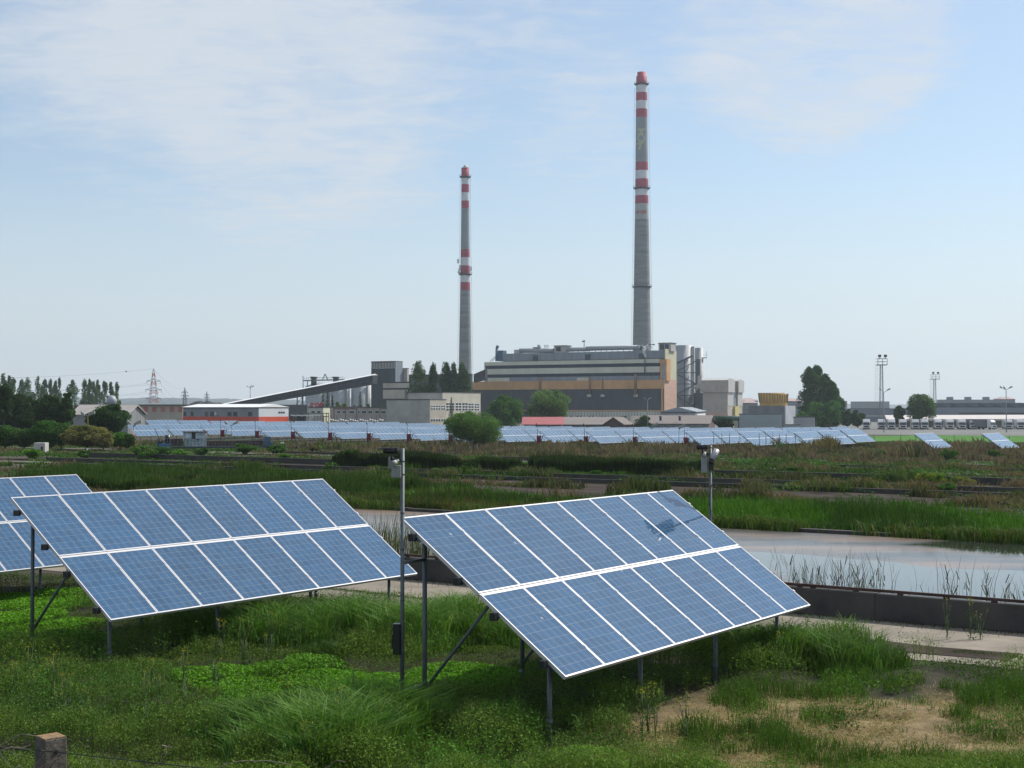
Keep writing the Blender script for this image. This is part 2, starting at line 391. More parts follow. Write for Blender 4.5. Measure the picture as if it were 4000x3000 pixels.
_v = _n.new('ShaderNodeVectorMath'); _v.operation = 'SCALE'; _l.new(_a.outputs['Color'], _v.inputs[0]); _l.new(_m.outputs[0], _v.inputs['Scale']); _l.new(_v.outputs[0], _b.inputs['Base Color'])
_bp = _n.new('ShaderNodeBump'); _bp.inputs['Strength'].default_value = .5; _bp.inputs['Distance'].default_value = .05; _l.new(_ns.outputs['Fac'], _bp.inputs['Height']); _l.new(_bp.outputs[0], _b.inputs['Normal'])
tag(npmesh('ground', V, Q, gm, tint=soil.reshape(-1, 3), smooth=True), 'weedy meadow and plain reaching from the bank to the horizon', 'ground', kind='structure')

def strip(name, s0, s1, t0, t1, dz, m, label, ragged=0.0, seg=1.5, kind='structure', cat='ground'):
    ss = np.arange(s0, s1 + seg, seg); tt = np.linspace(t0, t1, 5)
    A, B = np.meshgrid(ss, tt)
    if ragged:
        A0 = A.copy()
        B = B + ragged * (fbm(A0, B * 0, 3.0, 21) - .5) * 2 * np.array([1, .4, 0, .4, 1])[:, None]
    X, Y = xy(A, B); Z = _gz0(X, Y) + dz
    v = np.stack([X.ravel(), Y.ravel(), Z.ravel()], 1); k = (np.arange(4)[:, None] * len(ss) + np.arange(len(ss) - 1)[None, :]).ravel()
    return tag(npmesh(name, v, np.stack([k, k + 1, k + 1 + len(ss), k + len(ss)], 1), m, smooth=True), label, cat, kind=kind)
# pavement with cracks and stains
pav = mat('worn_pavement', (.25, .215, .17), .92, 0, .2, 1.1, .35, col2=(.14, .12, .095))
pav2 = mat('old_slab_path', (.15, .135, .12), .97, 0, .3, .8, .25, spec=.08, col2=(.085, .08, .065))
strip('path', -60, 45, 24.3, 28.4, .012, pav, 'pale cracked concrete path between the meadow and the basin wall', .45)
strip('dirt_patch', -17.5, -7.6, 24.9, 25.75, .022, mud, 'dark gravelly dirt filling a broken slab of the path', .7)
strip('dry_bed', -95, 60, 62.0, 77.0, .03, mud, 'dark drained basin bed with a crust of dry mud', .6)
strip('mud_flat', -110, -58, 51, 66, .03, mat('brown_mud', (.085, .062, .05), .97, 0, .25, .5, spec=.06), 'bare brown mud behind the tables on the left', .8)
strip('walkway', -110, 70, 78.4, 81.0, .05, pav2, 'narrow grey walkway between two drained basins', .2)
strip('sludge_bed', -120, 70, 84.5, 94.0, .03, mud, 'black sludge bed between two low basin walls', .4)
strip('service_road', -100, 25, 113.5, 117.6, .05, pav2, 'nearer grey service road crossing behind the basins', .5)
strip('back_road', -110, -35, 143.0, 147.5, .05, pav2, 'farther grey service road before the long solar field', .5)
strip('back_yard_road', -175, -108, 119, 126, .05, pav2, 'pale road passing under the bushes on the left', .4)
strip('green_field', -128, 90, 236, 372, .06, mat('young_wheat', (.06, .17, .022), .9, 0, .15, .3, spec=.1), 'flat bright green field behind the last solar tables', 0)
strip('yard', -420, 420, 376, 900, .05, mat('factory_yard', (.13, .13, .12), .9, 0, .2, .05), 'grey yard around the power station')

def wall(name, label, s0, s1, t0, th, h, m=None, rail=False, z0=-.4):
    x, y = xy(s0, t0)
    r = thing(name, label, 'wall', (x, y, gzf(x, y)))
    mb = MB(); n = max(1, int((s1 - s0) / 6))
    for k in range(n):
        a = s0 + (s1 - s0) * k / n; b = s0 + (s1 - s0) * (k + 1) / n - .012
        pts = []
        for (s, t) in ((a, t0), (b, t0), (b, t0 + th), (a, t0 + th)):
            X, Y = xy(s, t); pts.append((X, Y, float(_gz0(X, Y))))
        j = rnd.uniform(-.012, .012)
        mb.hexa([(p[0], p[1], p[2] + z0) for p in pts] + [(p[0], p[1], p[2] + h + j) for p in pts])
    mb.build('wall_body', m or wallc, r)
    if rail:
        mb = MB(); mc = MB(); k = s0
        while k < s1 - .1:
            b = min(k + 6.0, s1)
            p = []
            for s in (k, b):
                X, Y = xy(s, t0 + th * .4); p.append(Vector((X, Y, float(_gz0(X, Y)) + h + .055)))
            mb.bar(p[0], p[1], .06, .06)
            q = k
            while q < b:
                X, Y = xy(q, t0 + th * .4); mc.box(X - .05, X + .05, Y - .05, Y + .05, float(_gz0(X, Y)) + h - .01, float(_gz0(X, Y)) + h + .03); q += .95
            k += 6.0
        mb.build('rail', rust, r); mc.build('rail_chairs', rust, r)
    return r
wall('basin_wall', 'dark stained concrete wall with an iron rail on top, nearest of all', -60, 45, 28.4, .3, .56, rail=True)
wall('basin_wall', 'low concrete wall behind the flooded basin at the foot of the reeds', -60, 45, 43.7, .3, .44)
wall('basin_wall', 'low dark wall between the reed bed and the narrow walkway', -95, 70, 77.4, .3, .30, m=wallmid)
wall('basin_wall', 'low dark wall on the far side of the narrow walkway', -110, 70, 83.2, .3, .36, m=wallmid)
wall('basin_wall', 'dark wall behind the black sludge bed', -120, 70, 95.0, .4, .50, m=wallmid)
wall('basin_wall', 'long low wall just behind the nearer grey service road', -120, 60, 124, .3, .30, m=wallmid)
wall('basin_wall', 'short low wall before the farther grey service road', -110, 40, 138, .3, .22, m=wallmid)

# ---- flooded basin: reflecting water, most of it under a brown-grey film
wm = bpy.data.materials.new('basin_water'); wm.use_nodes = True; _n = wm.node_tree.nodes; _l = wm.node_tree.links
_b = _n['Principled BSDF']; _b.inputs['Base Color'].default_value = (.03, .035, .03, 1); _b.inputs['Roughness'].default_value = .035; _b.inputs['IOR'].default_value = 1.33
_b.inputs['Specular IOR Level'].default_value = .9
_a = _n.new('ShaderNodeAttribute'); _a.attribute_name = 'film'
_g = _n.new('ShaderNodeNewGeometry'); _mp = _n.new('ShaderNodeMapping'); _mp.inputs['Rotation'].default_value = (0, 0, R(15)); _mp.inputs['Scale'].default_value = (.5, 1.6, 1)
_l.new(_g.outputs['Position'], _mp.inputs[0])
_ns = _n.new('ShaderNodeTexNoise'); _ns.inputs['Scale'].default_value = .35; _ns.inputs['Detail'].default_value = 8; _ns.inputs['Roughness'].default_value = .65; _l.new(_mp.outputs[0], _ns.inputs['Vector'])
_f = _n.new('ShaderNodeBsdfPrincipled'); _f.inputs['Roughness'].default_value = .30; _f.inputs['Specular IOR Level'].default_value = .75
_cr = _n.new('ShaderNodeValToRGB'); _cr.color_ramp.elements[0].position = .42; _cr.color_ramp.elements[0].color = (.06, .062, .06, 1); _cr.color_ramp.elements[1].position = .60; _cr.color_ramp.elements[1].color = (.23, .145, .10, 1)
_l.new(_ns.outputs['Fac'], _cr.inputs[0]); _l.new(_cr.outputs[0], _f.inputs['Base Color'])
_s1 = _n.new('ShaderNodeMath'); _s1.operation = 'MULTIPLY_ADD'; _l.new(_ns.outputs['Fac'], _s1.inputs[0]); _s1.inputs[1].default_value = .55; _l.new(_a.outputs['Fac'], _s1.inputs[2])
_mr = _n.new('ShaderNodeMapRange'); _l.new(_s1.outputs[0], _mr.inputs[0]); _mr.inputs[1].default_value = .70; _mr.inputs[2].default_value = .84; _mr.inputs[3].default_value = 0; _mr.inputs[4].default_value = .80
_ms = _n.new('ShaderNodeMixShader'); _l.new(_mr.outputs[0], _ms.inputs[0]); _l.new(_b.outputs[0], _ms.inputs[1]); _l.new(_f.outputs[0], _ms.inputs[2]); _l.new(_ms.outputs[0], _n['Material Output'].inputs[0])
_n2 = _n.new('ShaderNodeTexNoise'); _n2.inputs['Scale'].default_value = 5; _n2.inputs['Detail'].default_value = 3; _l.new(_g.outputs['Position'], _n2.inputs['Vector'])
_bp = _n.new('ShaderNodeBump'); _bp.inputs['Strength'].default_value = .06; _bp.inputs['Distance'].default_value = .01; _l.new(_n2.outputs['Fac'], _bp.inputs['Height']); _l.new(_bp.outputs[0], _b.inputs['Normal']); 
_bp2 = _n.new('ShaderNodeBump'); _bp2.inputs['Strength'].default_value = .3; _bp2.inputs['Distance'].default_value = .01; _n3 = _n.new('ShaderNodeTexNoise'); _n3.inputs['Scale'].default_value = 14; _n3.inputs['Detail'].default_value = 8; _l.new(_g.outputs['Position'], _n3.inputs['Vector'])
_l.new(_n3.outputs['Fac'], _bp2.inputs['Height']); _l.new(_bp2.outputs[0], _f.inputs['Normal'])
ss = np.arange(-48, 45.1, .5); tt = np.arange(28.7, 43.61, .5); A_, B_ = np.meshgrid(ss, tt); X_, Y_ = xy(A_, B_)
v = np.stack([X_.ravel(), Y_.ravel(), np.full(X_.size, .36)], 1); k = (np.arange(len(tt) - 1)[:, None] * len(ss) + np.arange(len(ss) - 1)[None, :]).ravel()
pond = npmesh('water', v, np.stack([k, k + 1, k + 1 + len(ss), k + len(ss)], 1), wm, smooth=True)
film = np.ones(X_.shape) * .75                                    # 0 = open water
film -= .62 * sstep(37.2, 35.4, B_ + 2.0 * (fbm(X_, Y_, 5, 3) - .5)) * sstep(4.5, 8.0, X_ + .2 * (Y_ - 36))
film -= .55 * np.exp(-(((X_ - 16.0) / 4.2) ** 2 + ((Y_ - 41.3) / 3.0) ** 2) ** 1.5)
film += .5 * np.exp(-(((X_ - 12) / 1.6) ** 2 + ((Y_ - 36.2) / .9) ** 2))
at = pond.data.attributes.new('film', 'FLOAT', 'POINT'); at.data.foreach_set('value', film.ravel().astype(np.float32))
tag(pond, 'still water of the walled basin, half under a brown film', 'water', kind='structure')

# ---------------------------------------------------------------- solar tables
cm = bpy.data.materials.new('solar_cells'); cm.use_nodes = True; _n = cm.node_tree.nodes; _l = cm.node_tree.links
_b = _n['Principled BSDF']; _b.inputs['Roughness'].default_value = .35; _b.inputs['Specular IOR Level'].default_value = 0.0; _b.inputs['Coat Weight'].default_value = 1.0; _b.inputs['Coat Roughness'].default_value = .05; _b.inputs['Coat IOR'].default_value = 1.56
def nn(t, **k):
    q = _n.new(t)
    for a, b in k.items(): setattr(q, a, b)
    return q
def mth(op, a, b=None, clamp=False):
    q = nn('ShaderNodeMath', operation=op, use_clamp=clamp)
    for i_, w_ in enumerate((a, b)):
        if w_ is None: continue
        if isinstance(w_, (int, float)): q.inputs[i_].default_value = w_
        else: _l.new(w_, q.inputs[i_])
    return q.outputs[0]
uv = nn('ShaderNodeUVMap'); uv.uv_map = 'UVMap'; sx = nn('ShaderNodeSeparateXYZ'); _l.new(uv.outputs[0], sx.inputs[0])
def lines(c, n, w, off=0.0):
    f = mth('FRACT', mth('ADD', mth('MULTIPLY', c, n), off)); d = mth('ABSOLUTE', mth('SUBTRACT', f, .5)); return mth('GREATER_THAN', d, .5 - w)
gap_u = lines(sx.outputs[0], 6, .016); gap_v = lines(sx.outputs[1], 10, .013)
bus = lines(sx.outputs[0], 12, .018, .5)
bus2 = mth('MULTIPLY', bus, .55)
grid = mth('MAXIMUM', mth('MAXIMUM', gap_u, mth('MULTIPLY', gap_v, .75)), bus2)
mul = nn('ShaderNodeVectorMath', operation='MULTIPLY'); _l.new(uv.outputs[0], mul.inputs[0]); mul.inputs[1].default_value = (6, 10, 1)
flo = nn('ShaderNodeVectorMath', operation='FLOOR'); _l.new(mul.outputs[0], flo.inputs[0])
oi = nn('ShaderNodeObjectInfo'); comb = nn('ShaderNodeCombineXYZ'); _l.new(mth('MULTIPLY', oi.outputs['Random'], 91.7), comb.inputs[2])
ad = nn('ShaderNodeVectorMath', operation='ADD'); _l.new(flo.outputs[0], ad.inputs[0]); _l.new(comb.outputs[0], ad.inputs[1])
wn = nn('ShaderNodeTexWhiteNoise'); _l.new(ad.outputs[0], wn.inputs['Vector'])
ad2 = nn('ShaderNodeVectorMath', operation='ADD'); _l.new(mul.outputs[0], ad2.inputs[0]); _l.new(comb.outputs[0], ad2.inputs[1])
mp2 = nn('ShaderNodeMapping'); mp2.inputs['Scale'].default_value = (4.5, 1.1, 1); _l.new(ad2.outputs[0], mp2.inputs[0])
vo = nn('ShaderNodeTexVoronoi'); vo.inputs['Scale'].default_value = 1.6; _l.new(mp2.outputs[0], vo.inputs['Vector'])
shade = mth('ADD', mth('ADD', .72, mth('MULTIPLY', wn.outputs['Value'], .28)), mth('ADD', mth('MULTIPLY', vo.outputs['Color'], .40), mth('MULTIPLY', oi.outputs['Random'], .22)))
base = nn('ShaderNodeVectorMath', operation='SCALE'); base.inputs[0].default_value = (.012, .056, .125); _l.new(shade, base.inputs['Scale'])
mixg = nn('ShaderNodeMix', data_type='RGBA'); _l.new(grid, mixg.inputs['Factor']); _l.new(base.outputs[0], mixg.inputs['A']); mixg.inputs['B'].default_value = (.22, .28, .34, 1)
# dust: a faint grey veil plus a few bird spots
gpos = nn('ShaderNodeNewGeometry'); dn = nn('ShaderNodeTexNoise'); dn.inputs['Scale'].default_value = 2.4; dn.inputs['Detail'].default_value = 6; _l.new(gpos.outputs['Position'], dn.inputs['Vector'])
sp = nn('ShaderNodeTexVoronoi'); sp.inputs['Scale'].default_value = 1.35; _l.new(gpos.outputs['Position'], sp.inputs['Vector'])
spot = mth('MULTIPLY', mth('LESS_THAN', sp.outputs['Distance'], .035), .7)
dust = mth('MAXIMUM', mth('MULTIPLY', dn.outputs['Fac'], .10), spot)
mixd = nn('ShaderNodeMix', data_type='RGBA'); _l.new(dust, mixd.inputs['Factor']); _l.new(mixg.outputs['Result'], mixd.inputs['A']); mixd.inputs['B'].default_value = (.30, .33, .35, 1)
_l.new(mixd.outputs['Result'], _b.inputs['Base Color'])

MW, ML, TILT = .990, 1.64, .6175
def plane_uv(name, x0, x1, y0, y1, z, m):
    me = bpy.data.meshes.new(name); me.from_pydata([(x0, y1, z), (x1, y1, z), (x1, y0, z), (x0, y0, z), (x0, y1, z - .004), (x1, y1, z - .004), (x1, y0, z - .004), (x0, y0, z - .004)], [], [(0, 1, 2, 3), (4, 7, 6, 5)])
    u = me.uv_layers.new(name='UVMap'); 
    for lp, c in zip(range(8), ((0, 0), (1, 0), (1, 1), (0, 1), (0, 0), (0, 1), (1, 1), (1, 0))): u.data[lp].uv = c
    me.materials.append(m); me.update(); return me
cells_me = plane_uv('solar_module', .012, MW - .012, -.018, -ML + .018, 0, cm)
def frame_bars(mb, fw=.019, th=.045, fh=.025):
    mb.box(0, MW, -fh, 0, -th, .004); mb.box(0, MW, -ML, -ML + fh, -th, .004)
    mb.box(0, fw, -ML + fh, -fh, -th, .004); mb.box(MW - fw, MW, -ML + fh, -fh, -th, .004)
_f = MB(); frame_bars(_f)
for v_ in (.42, 1.25): _f.box(MW - .008, MW + .021, -v_ - .025, -v_ + .025, -.01, .012)
_fo = _f.build('frame', alu, world=False); frame_me = _fo.data; bpy.data.objects.remove(_fo)
_f = MB(); frame_bars(_f, .022, .05, .035); _fo = _f.build('frame', alu_far, world=False); frame_far_me = _fo.data; bpy.data.objects.remove(_fo)
back_me = None
def inst(me, name, parent, loc=(0, 0, 0), rot=(0, 0, 0)):
    o = bpy.data.objects.new(name, me); COL.objects.link(o); o.parent = parent; o.location = loc; o.rotation_euler = rot; return o
def solar_table(name, label, loc, yaw, n=8, H=2.87, group=None, near=False, tilt=TILT, rowgap=.035, cat='solar table'):
    """origin on the ground under the left end of the top edge; +x along the row, -y down the slope"""
    r = thing(name, label, cat, loc, yaw, group)
    c, s = math.cos(tilt), math.sin(tilt)
    pitch = MW + (.013 if near else .010)
    for j in range(2):
        for i in range(n):
            q = j * (ML + rowgap)
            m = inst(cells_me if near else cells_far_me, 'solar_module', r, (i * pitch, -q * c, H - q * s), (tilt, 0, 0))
            inst(frame_me if near else frame_far_me, 'frame', m)
    Lx = n * pitch
    def pt(x, v, dz): return Vector((x, -v * c + dz * s, H - v * s - dz * c))
    mb = MB()
    for v in (.35, 1.30, 2.03, 2.98):
        mb.bar(pt(-.05, v, .075), pt(Lx + .05, v, .075), .045, .055)
    mb.build('rail', steel, r, world=False)
    mb = MB(); mb.bar(pt(0, ML + .0175, .012), pt(Lx - .015, ML + .0175, .012), .022, .014, up=(0, -s, c)); mb.build('middle_profile', alu, r, world=False)
    fr = [.35] + [Lx - .38] if n < 8 else [.35, 2.80, 5.25, Lx - .38]
    for x in fr:
        mb = MB(); mb.bar(pt(x, .02, .155), pt(x, 3.05, .155), .06, .10); mb.build('girder', steel2, r, world=False)
        mb = MB(); zt = H - .15 * s / c - .22
        mb.tube((x, -.15, -.4), (x, -.15, zt), .033, n=12); mb.box(x - .06, x + .06, -.25, -.05, zt - .03, zt + .02)
        mb.tube((x, -.15, .28), (x, -.15, .36), .043, n=10); mb.build('rear_post', steel, r, world=False)
        mb = MB(); zf = H - 2.23 * s / c - .22
        mb.tube((x, -2.23, -.4), (x, -2.23, zf), .033, n=12); mb.box(x - .05, x + .05, -2.32, -2.14, zf - .02, zf + .04)
        mb.tube((x, -2.23, .22), (x, -2.23, .30), .043, n=10); mb.build('front_post', steel, r, world=False)
        mb = MB(); mb.tube((x, -.15, .45), (x, -1.27, H - 1.27 * s / c - .24), .024, n=8); mb.build('brace', steel, r, world=False)
    if near:
        for v in (.35, 1.30, 2.03, 2.98):
            mb = MB(); mb.bar(pt(-.09, v, .07), pt(-.01, v, .07), .09, .10); mb.build('rail_end', black, r, world=False)
    return r
YAW = math.atan2(U[1], U[0])
A = solar_table('solar_table', 'pale blue solar table on the right, with the pole shadow on its far corner', (-1.544, 19.75, 0), .9715, near=True, H=CZ - 1.527)
B = solar_table('solar_table', 'deep blue solar table left of the camera pole, seen whole', (-8.81, 25.0, 0), .958, near=True, H=CZ - 1.58)
_cx, _cy = -.306 * 36.4, 36.4
Cc = solar_table('solar_table', 'deep blue solar table cut by the left edge of the picture', (_cx - 8.02 * U[0], _cy - 8.02 * U[1], -.02), YAW, near=True, H=CZ - 1.69)

# far field: fourteen rows set back step by step
ORD = ['first', 'second', 'third', 'fourth', 'fifth', 'sixth', 'seventh', 'eighth', 'ninth', 'tenth', 'eleventh', 'twelfth', 'thirteenth', 'fourteenth', 'fifteenth', 'sixteenth']
boxm = mat('red_cabinet_paint', (.20, .018, .022), .5, 0, .15, 4)
proto_far = None; proto_plain = None
# plain copy for tables that show only as a thin line
cm_far = cm.copy(); cm_far.name = 'sky_sheen_solar_cells'  # paler copy for far rows, grazing sky reflection put into the base colour
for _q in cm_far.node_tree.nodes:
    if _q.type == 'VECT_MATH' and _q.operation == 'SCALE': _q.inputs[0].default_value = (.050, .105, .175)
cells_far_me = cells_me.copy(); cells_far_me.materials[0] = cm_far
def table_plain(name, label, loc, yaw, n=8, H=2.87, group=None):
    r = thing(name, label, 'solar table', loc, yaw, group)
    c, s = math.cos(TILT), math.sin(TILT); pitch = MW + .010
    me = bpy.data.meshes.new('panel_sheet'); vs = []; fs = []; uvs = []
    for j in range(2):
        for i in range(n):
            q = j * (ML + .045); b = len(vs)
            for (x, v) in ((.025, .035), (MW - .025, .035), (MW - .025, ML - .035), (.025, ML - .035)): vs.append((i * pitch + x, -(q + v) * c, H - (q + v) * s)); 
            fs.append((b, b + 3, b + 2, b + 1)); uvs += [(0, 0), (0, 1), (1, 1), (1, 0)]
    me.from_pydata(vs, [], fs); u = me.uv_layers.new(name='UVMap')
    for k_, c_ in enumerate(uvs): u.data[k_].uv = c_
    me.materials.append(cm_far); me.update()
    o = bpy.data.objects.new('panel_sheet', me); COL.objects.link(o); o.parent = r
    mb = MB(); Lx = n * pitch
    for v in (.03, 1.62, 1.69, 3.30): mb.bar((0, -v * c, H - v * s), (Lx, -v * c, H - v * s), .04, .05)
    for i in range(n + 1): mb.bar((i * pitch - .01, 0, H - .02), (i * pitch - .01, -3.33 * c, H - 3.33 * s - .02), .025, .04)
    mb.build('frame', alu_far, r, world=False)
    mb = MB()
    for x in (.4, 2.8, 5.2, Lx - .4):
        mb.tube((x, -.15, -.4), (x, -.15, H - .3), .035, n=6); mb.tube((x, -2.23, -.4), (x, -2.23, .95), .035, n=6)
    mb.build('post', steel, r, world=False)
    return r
FG = 'solar tables of the long field before the power station'
row_tl = []
for i in range(15):
    k = i - 1
    if k == -1: X, Y = -68.0, 251.0
    else: X, Y = 11.2 + 7.1 * (k - 9), 218 - 4.5 * (k - 9)
    row_tl.append((X, Y))
for i, (X, Y) in enumerate(row_tl):
    nt_ = 6 if i < 13 else (5 if i == 13 else 3)
    for j in range(nt_):
        x = X + j * 8.5 * U[0]; y = Y + j * 8.5 * U[1]
        where = 'nearest' if j == 0 else ORD[j]
        lab = '%s solar table %s %s row of the long field' % ('nearest' if j == 0 else ORD[j], 'of the' if j == 0 else 'back in the', (ORD[i] if i else 'leftmost'))
        z = gzf(x, y)
        if j < 2 or (i == 0 and j < 4) or i == 14:
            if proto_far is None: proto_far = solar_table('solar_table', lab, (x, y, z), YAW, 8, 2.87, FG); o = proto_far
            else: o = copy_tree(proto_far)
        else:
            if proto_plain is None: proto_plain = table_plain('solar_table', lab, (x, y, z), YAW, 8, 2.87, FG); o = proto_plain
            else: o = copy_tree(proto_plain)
        o.location = (x, y, z); o['label'] = lab
pb = None
for i, (X, Y) in enumerate(row_tl[1:13]):      # red cabinets on short poles at the near end of each row
    x, y = X + .1, Y - .4
    lab = 'red electric cabinet with thin mast, %s from the left' % ORD[i]
    if pb is None:
        pb = thing('electric_cabinet', lab, 'cabinet', (x, y, gzf(x, y)), YAW, 'red cabinets at the row ends')
        MB().box(-.32, .32, -.2, .2, .75, 2.0).build('cabinet_body', boxm, pb, world=False, bevel=.02)
        MB().tube((-.4, 0, -.3), (-.4, 0, 3.6), .05, n=6).build('mast', dark_steel, pb, world=False)
        MB().tube((-.4, 0, 3.55), (-.75, 0, 3.95), .07, n=6).build('lamp', black, pb, world=False)
        MB().bar((.3, 0, 1.9), (1.1, 0, 1.85), .06).bar((1.1, 0, 1.9), (.5, 0, .9), .08).build('bracket', dark_steel, pb, world=False)
        o = pb
    else: o = copy_tree(pb); o['label'] = lab
    o.location = (x, y, gzf(x, y))
g2 = 'solar tables standing alone before the green field'
for k, (px, Y, w_) in enumerate(((3569, 190, 'left of the two lone pale solar tables before the green field'), (3834, 188, 'right of the two lone pale solar tables before the green field'))):
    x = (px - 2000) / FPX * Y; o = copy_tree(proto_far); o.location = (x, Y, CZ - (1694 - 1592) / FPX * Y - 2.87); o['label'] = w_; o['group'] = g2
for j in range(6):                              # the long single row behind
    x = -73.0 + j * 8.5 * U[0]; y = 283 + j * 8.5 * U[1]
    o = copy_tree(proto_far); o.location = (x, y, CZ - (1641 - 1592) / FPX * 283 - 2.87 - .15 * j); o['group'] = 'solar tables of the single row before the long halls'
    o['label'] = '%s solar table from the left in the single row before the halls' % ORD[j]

# ---------------------------------------------------------------- camera poles, fence
def world_on(tbl, x, v):
    a = tbl.rotation_euler.z; return Vector((tbl.location.x + x * math.cos(a) + v * math.sin(a), tbl.location.y + x * math.sin(a) - v * math.cos(a), 0))
def cam_pole(label, tbl, x, v, xpost, ztop, variant):
    p = world_on(tbl, x, v); q = world_on(tbl, xpost, v)
    r = thing('camera_pole', label, 'camera pole', (p.x, p.y, 0))
    e = (q - p).normalized()
    MB().tube((p.x, p.y, -.4), (p.x, p.y, ztop), .028, n=14).build('pole', steel, r)
    MB().tube((p.x, p.y, 2.27), (q.x, q.y, 2.27), .024, n=10).build('crossbar', steel, r)
    if variant == 0: MB().tube((p.x, p.y, .52), (q.x, q.y, .52), .024, n=10).build('crossbar', steel, r)
    mb = MB()
    for z in (3.66, 3.48, 2.95, 2.45, 1.75, 1.3): mb.tube((p.x, p.y, z), (p.x, p.y, z + .012), .034, n=12)
    mb.build('clamp_bands', dark_steel, r)
    # camera: long hood, barrel, knuckle and arm
    L_ = Vector((-1, .12, 0)).normalized(); c0 = Vector((p.x, p.y - .03, ztop - .035)) + L_ * .06
    mb = MB(); mb.tube(c0 + L_ * .02 + Vector((0, 0, .0)), c0 + L_ * .20, .040, n=18); mb.tube(c0, c0 + L_ * .02, .040, .043, n=18)
    cb = mb.build('camera_body', black, r)
    mb = MB(); h = Vector((0, 0, .028)); w = L_.cross(Vector((0, 0, 1))) * .045
    mb.hexa([c0 - w - h * 0 + h, c0 + w + h, c0 + L_ * .27 + w + h * .9, c0 + L_ * .27 - w + h * .9, c0 - w * .7 + h * 1.7, c0 + w * .7 + h * 1.7, c0 + L_ * .27 + w * .7 + h * 1.5, c0 + L_ * .27 - w * .7 + h * 1.5]); mb.build('sun_hood', black, cb)
    mb = MB(); mb.tube(c0 - L_ * .006, c0 + L_ * .004, .033, n=18); mb.build('lens', mat('lens_glass', (.05, .06, .07), .05, 0, 0, 1), cb)
    mb = MB(); k1 = c0 + L_ * .09 + Vector((0, 0, -.04)); k2 = k1 + Vector((0, 0, -.085)); mb.tube(k1, k2, .018, n=10); mb.bar(k2, Vector((p.x, p.y, k2.z)), .03, .045); mb.build('arm', black, r)
    if variant == 0:
        x0 = p.x - .10
        mb = MB(); mb.box(x0 - .045, x0 + .085, p.y - .10, p.y - .03, 3.44, 3.61); bx = mb.build('junction_box', grey_pl, r, bevel=.008)
        mb = MB()
        for z in (3.585, 3.55, 3.515, 3.48): mb.tube((x0 + .055, p.y - .10, z), (x0 + .055, p.y - .108, z), .013, n=10)
        mb.build('cable_glands', mat('white_plastic', (.28, .29, .28), .4, 0, .03, 5), bx)
        mb = MB(); mb.box(x0 - .095, x0 - .03, p.y - .02, p.y + .04, 3.56, 3.72); mb.build('power_box', grey_pl, r, bevel=.006)
        mb = MB(); mb.tube((x0 + .02, p.y - .09, 3.66), (x0 - .03, p.y - .14, 3.63), .03, .042, n=14); mb.tube((x0 + .02, p.y - .09, 3.66), (x0 + .05, p.y - .05, 3.68), .03, .012, n=14); mb.build('loudspeaker', MATS['white_plastic'], r)
        mb = MB(); mb.box(p.x - .125, p.x - .028, p.y - .06, p.y + .06, 1.02, 1.44); mb.box(p.x - .14, p.x - .12, p.y - .05, p.y + .05, 1.10, 1.30); mb.build('battery_box', black, r, bevel=.012)
        mb = MB(); pts = [Vector((q.x - .035, q.y - .03, .52)), Vector((q.x - .04, q.y - .03, .40)), Vector((q.x - .02, q.y - .03, .30)), Vector((q.x + .03, q.y - .02, .30))]
        for a_, b_ in zip(pts, pts[1:]): mb.tube(a_, b_, .008, n=6)
        mb.build('cable', black, r)
    else:
        mb = MB(); mb.box(p.x - .17, p.x - .06, p.y - .05, p.y + .02, 3.20, 3.48); mb.build('junction_box', grey_pl, r, bevel=.008)
        mb = MB(); a_ = Vector((p.x + .02, p.y - .08, 3.44)); b_ = Vector((p.x + .12, p.y - .02, 3.62)); mb.tube(a_, b_, .055, n=16); mb.build('shielded_camera', mat('polished_shield', (.38, .37, .40), .4, .3, .03, 3), r)
        mb = MB(); mb.tube((p.x + .02, p.y - .08, 3.44), (p.x - .01, p.y - .10, 3.37), .048, .03, n=12); mb.box(p.x - .04, p.x + .05, p.y - .06, p.y + .03, 3.24, 3.40); mb.build('camera_mount', black, r)
        mb = MB(); mb.tube((p.x - .11, p.y - .09, 3.58), (p.x - .14, p.y - .14, 3.50), .02, .045, n=14); mb.build('loudspeaker', mat('white_plastic', (.28, .29, .28), .4, 0, .03, 5), r)
        mb = MB(); z = 3.2
        pts = [Vector((p.x + .04 * math.sin(k_ * 1.1), p.y - .035, 3.3 - .14 * k_)) for k_ in range(12)]
        for a_, b_ in zip(pts, pts[1:]): mb.tube(a_, b_, .007, n=5)
        mb.build('cable', black, r)
    return r
cam_pole('grey camera pole left of the pale solar table, with a black box low down', A, -.15, .15, .35, 3.84, 0)
cam_pole('grey camera pole behind the far corner of the pale solar table, with a silver camera', A, 8.33, .62, 7.66, 3.70, 1)

# old fence on the bank
postm = mat('lichen_concrete', (.135, .115, .09), .95, 0, .35, 14, .8, col2=(.06, .055, .048))
lich = mat('orange_lichen', (.30, .17, .05), .95, 0, .4, 22, .6, col2=(.14, .10, .07))
fx, fy = (192 - 2000) / FPX * 7.5, 7.56
fence = thing('chain_link_fence', 'old chain link fence on a square concrete post, bottom left', 'fence', (fx, fy, gzf(fx, fy)))
def fpost(x, y, top):
    M = Matrix.Translation((x, y, 0)) @ Matrix.Rotation(R(42), 4, 'Z')
    mb = MB(); mb.box(-.062, .062, -.062, .062, gzf(x, y) - .4, top, 0, M)
    p = mb.build('post', postm, fence, bevel=.006)
    mb = MB(); mb.box(-.058, .058, -.058, .058, top + .0005, top + .006, 0, M); mb.build('lichen_crust', lich, p)
    q = M @ Vector((.0, -.0635, top - .07))
    mb = MB(); mb.tube(q, q + (M.to_3x3() @ Vector((0, -.004, 0))), .011, n=10); mb.build('bolt_hole', black, p)
fpost(fx, fy, CZ - 1.745)
fpost(fx + 2.9, fy - .92, CZ - 1.95)
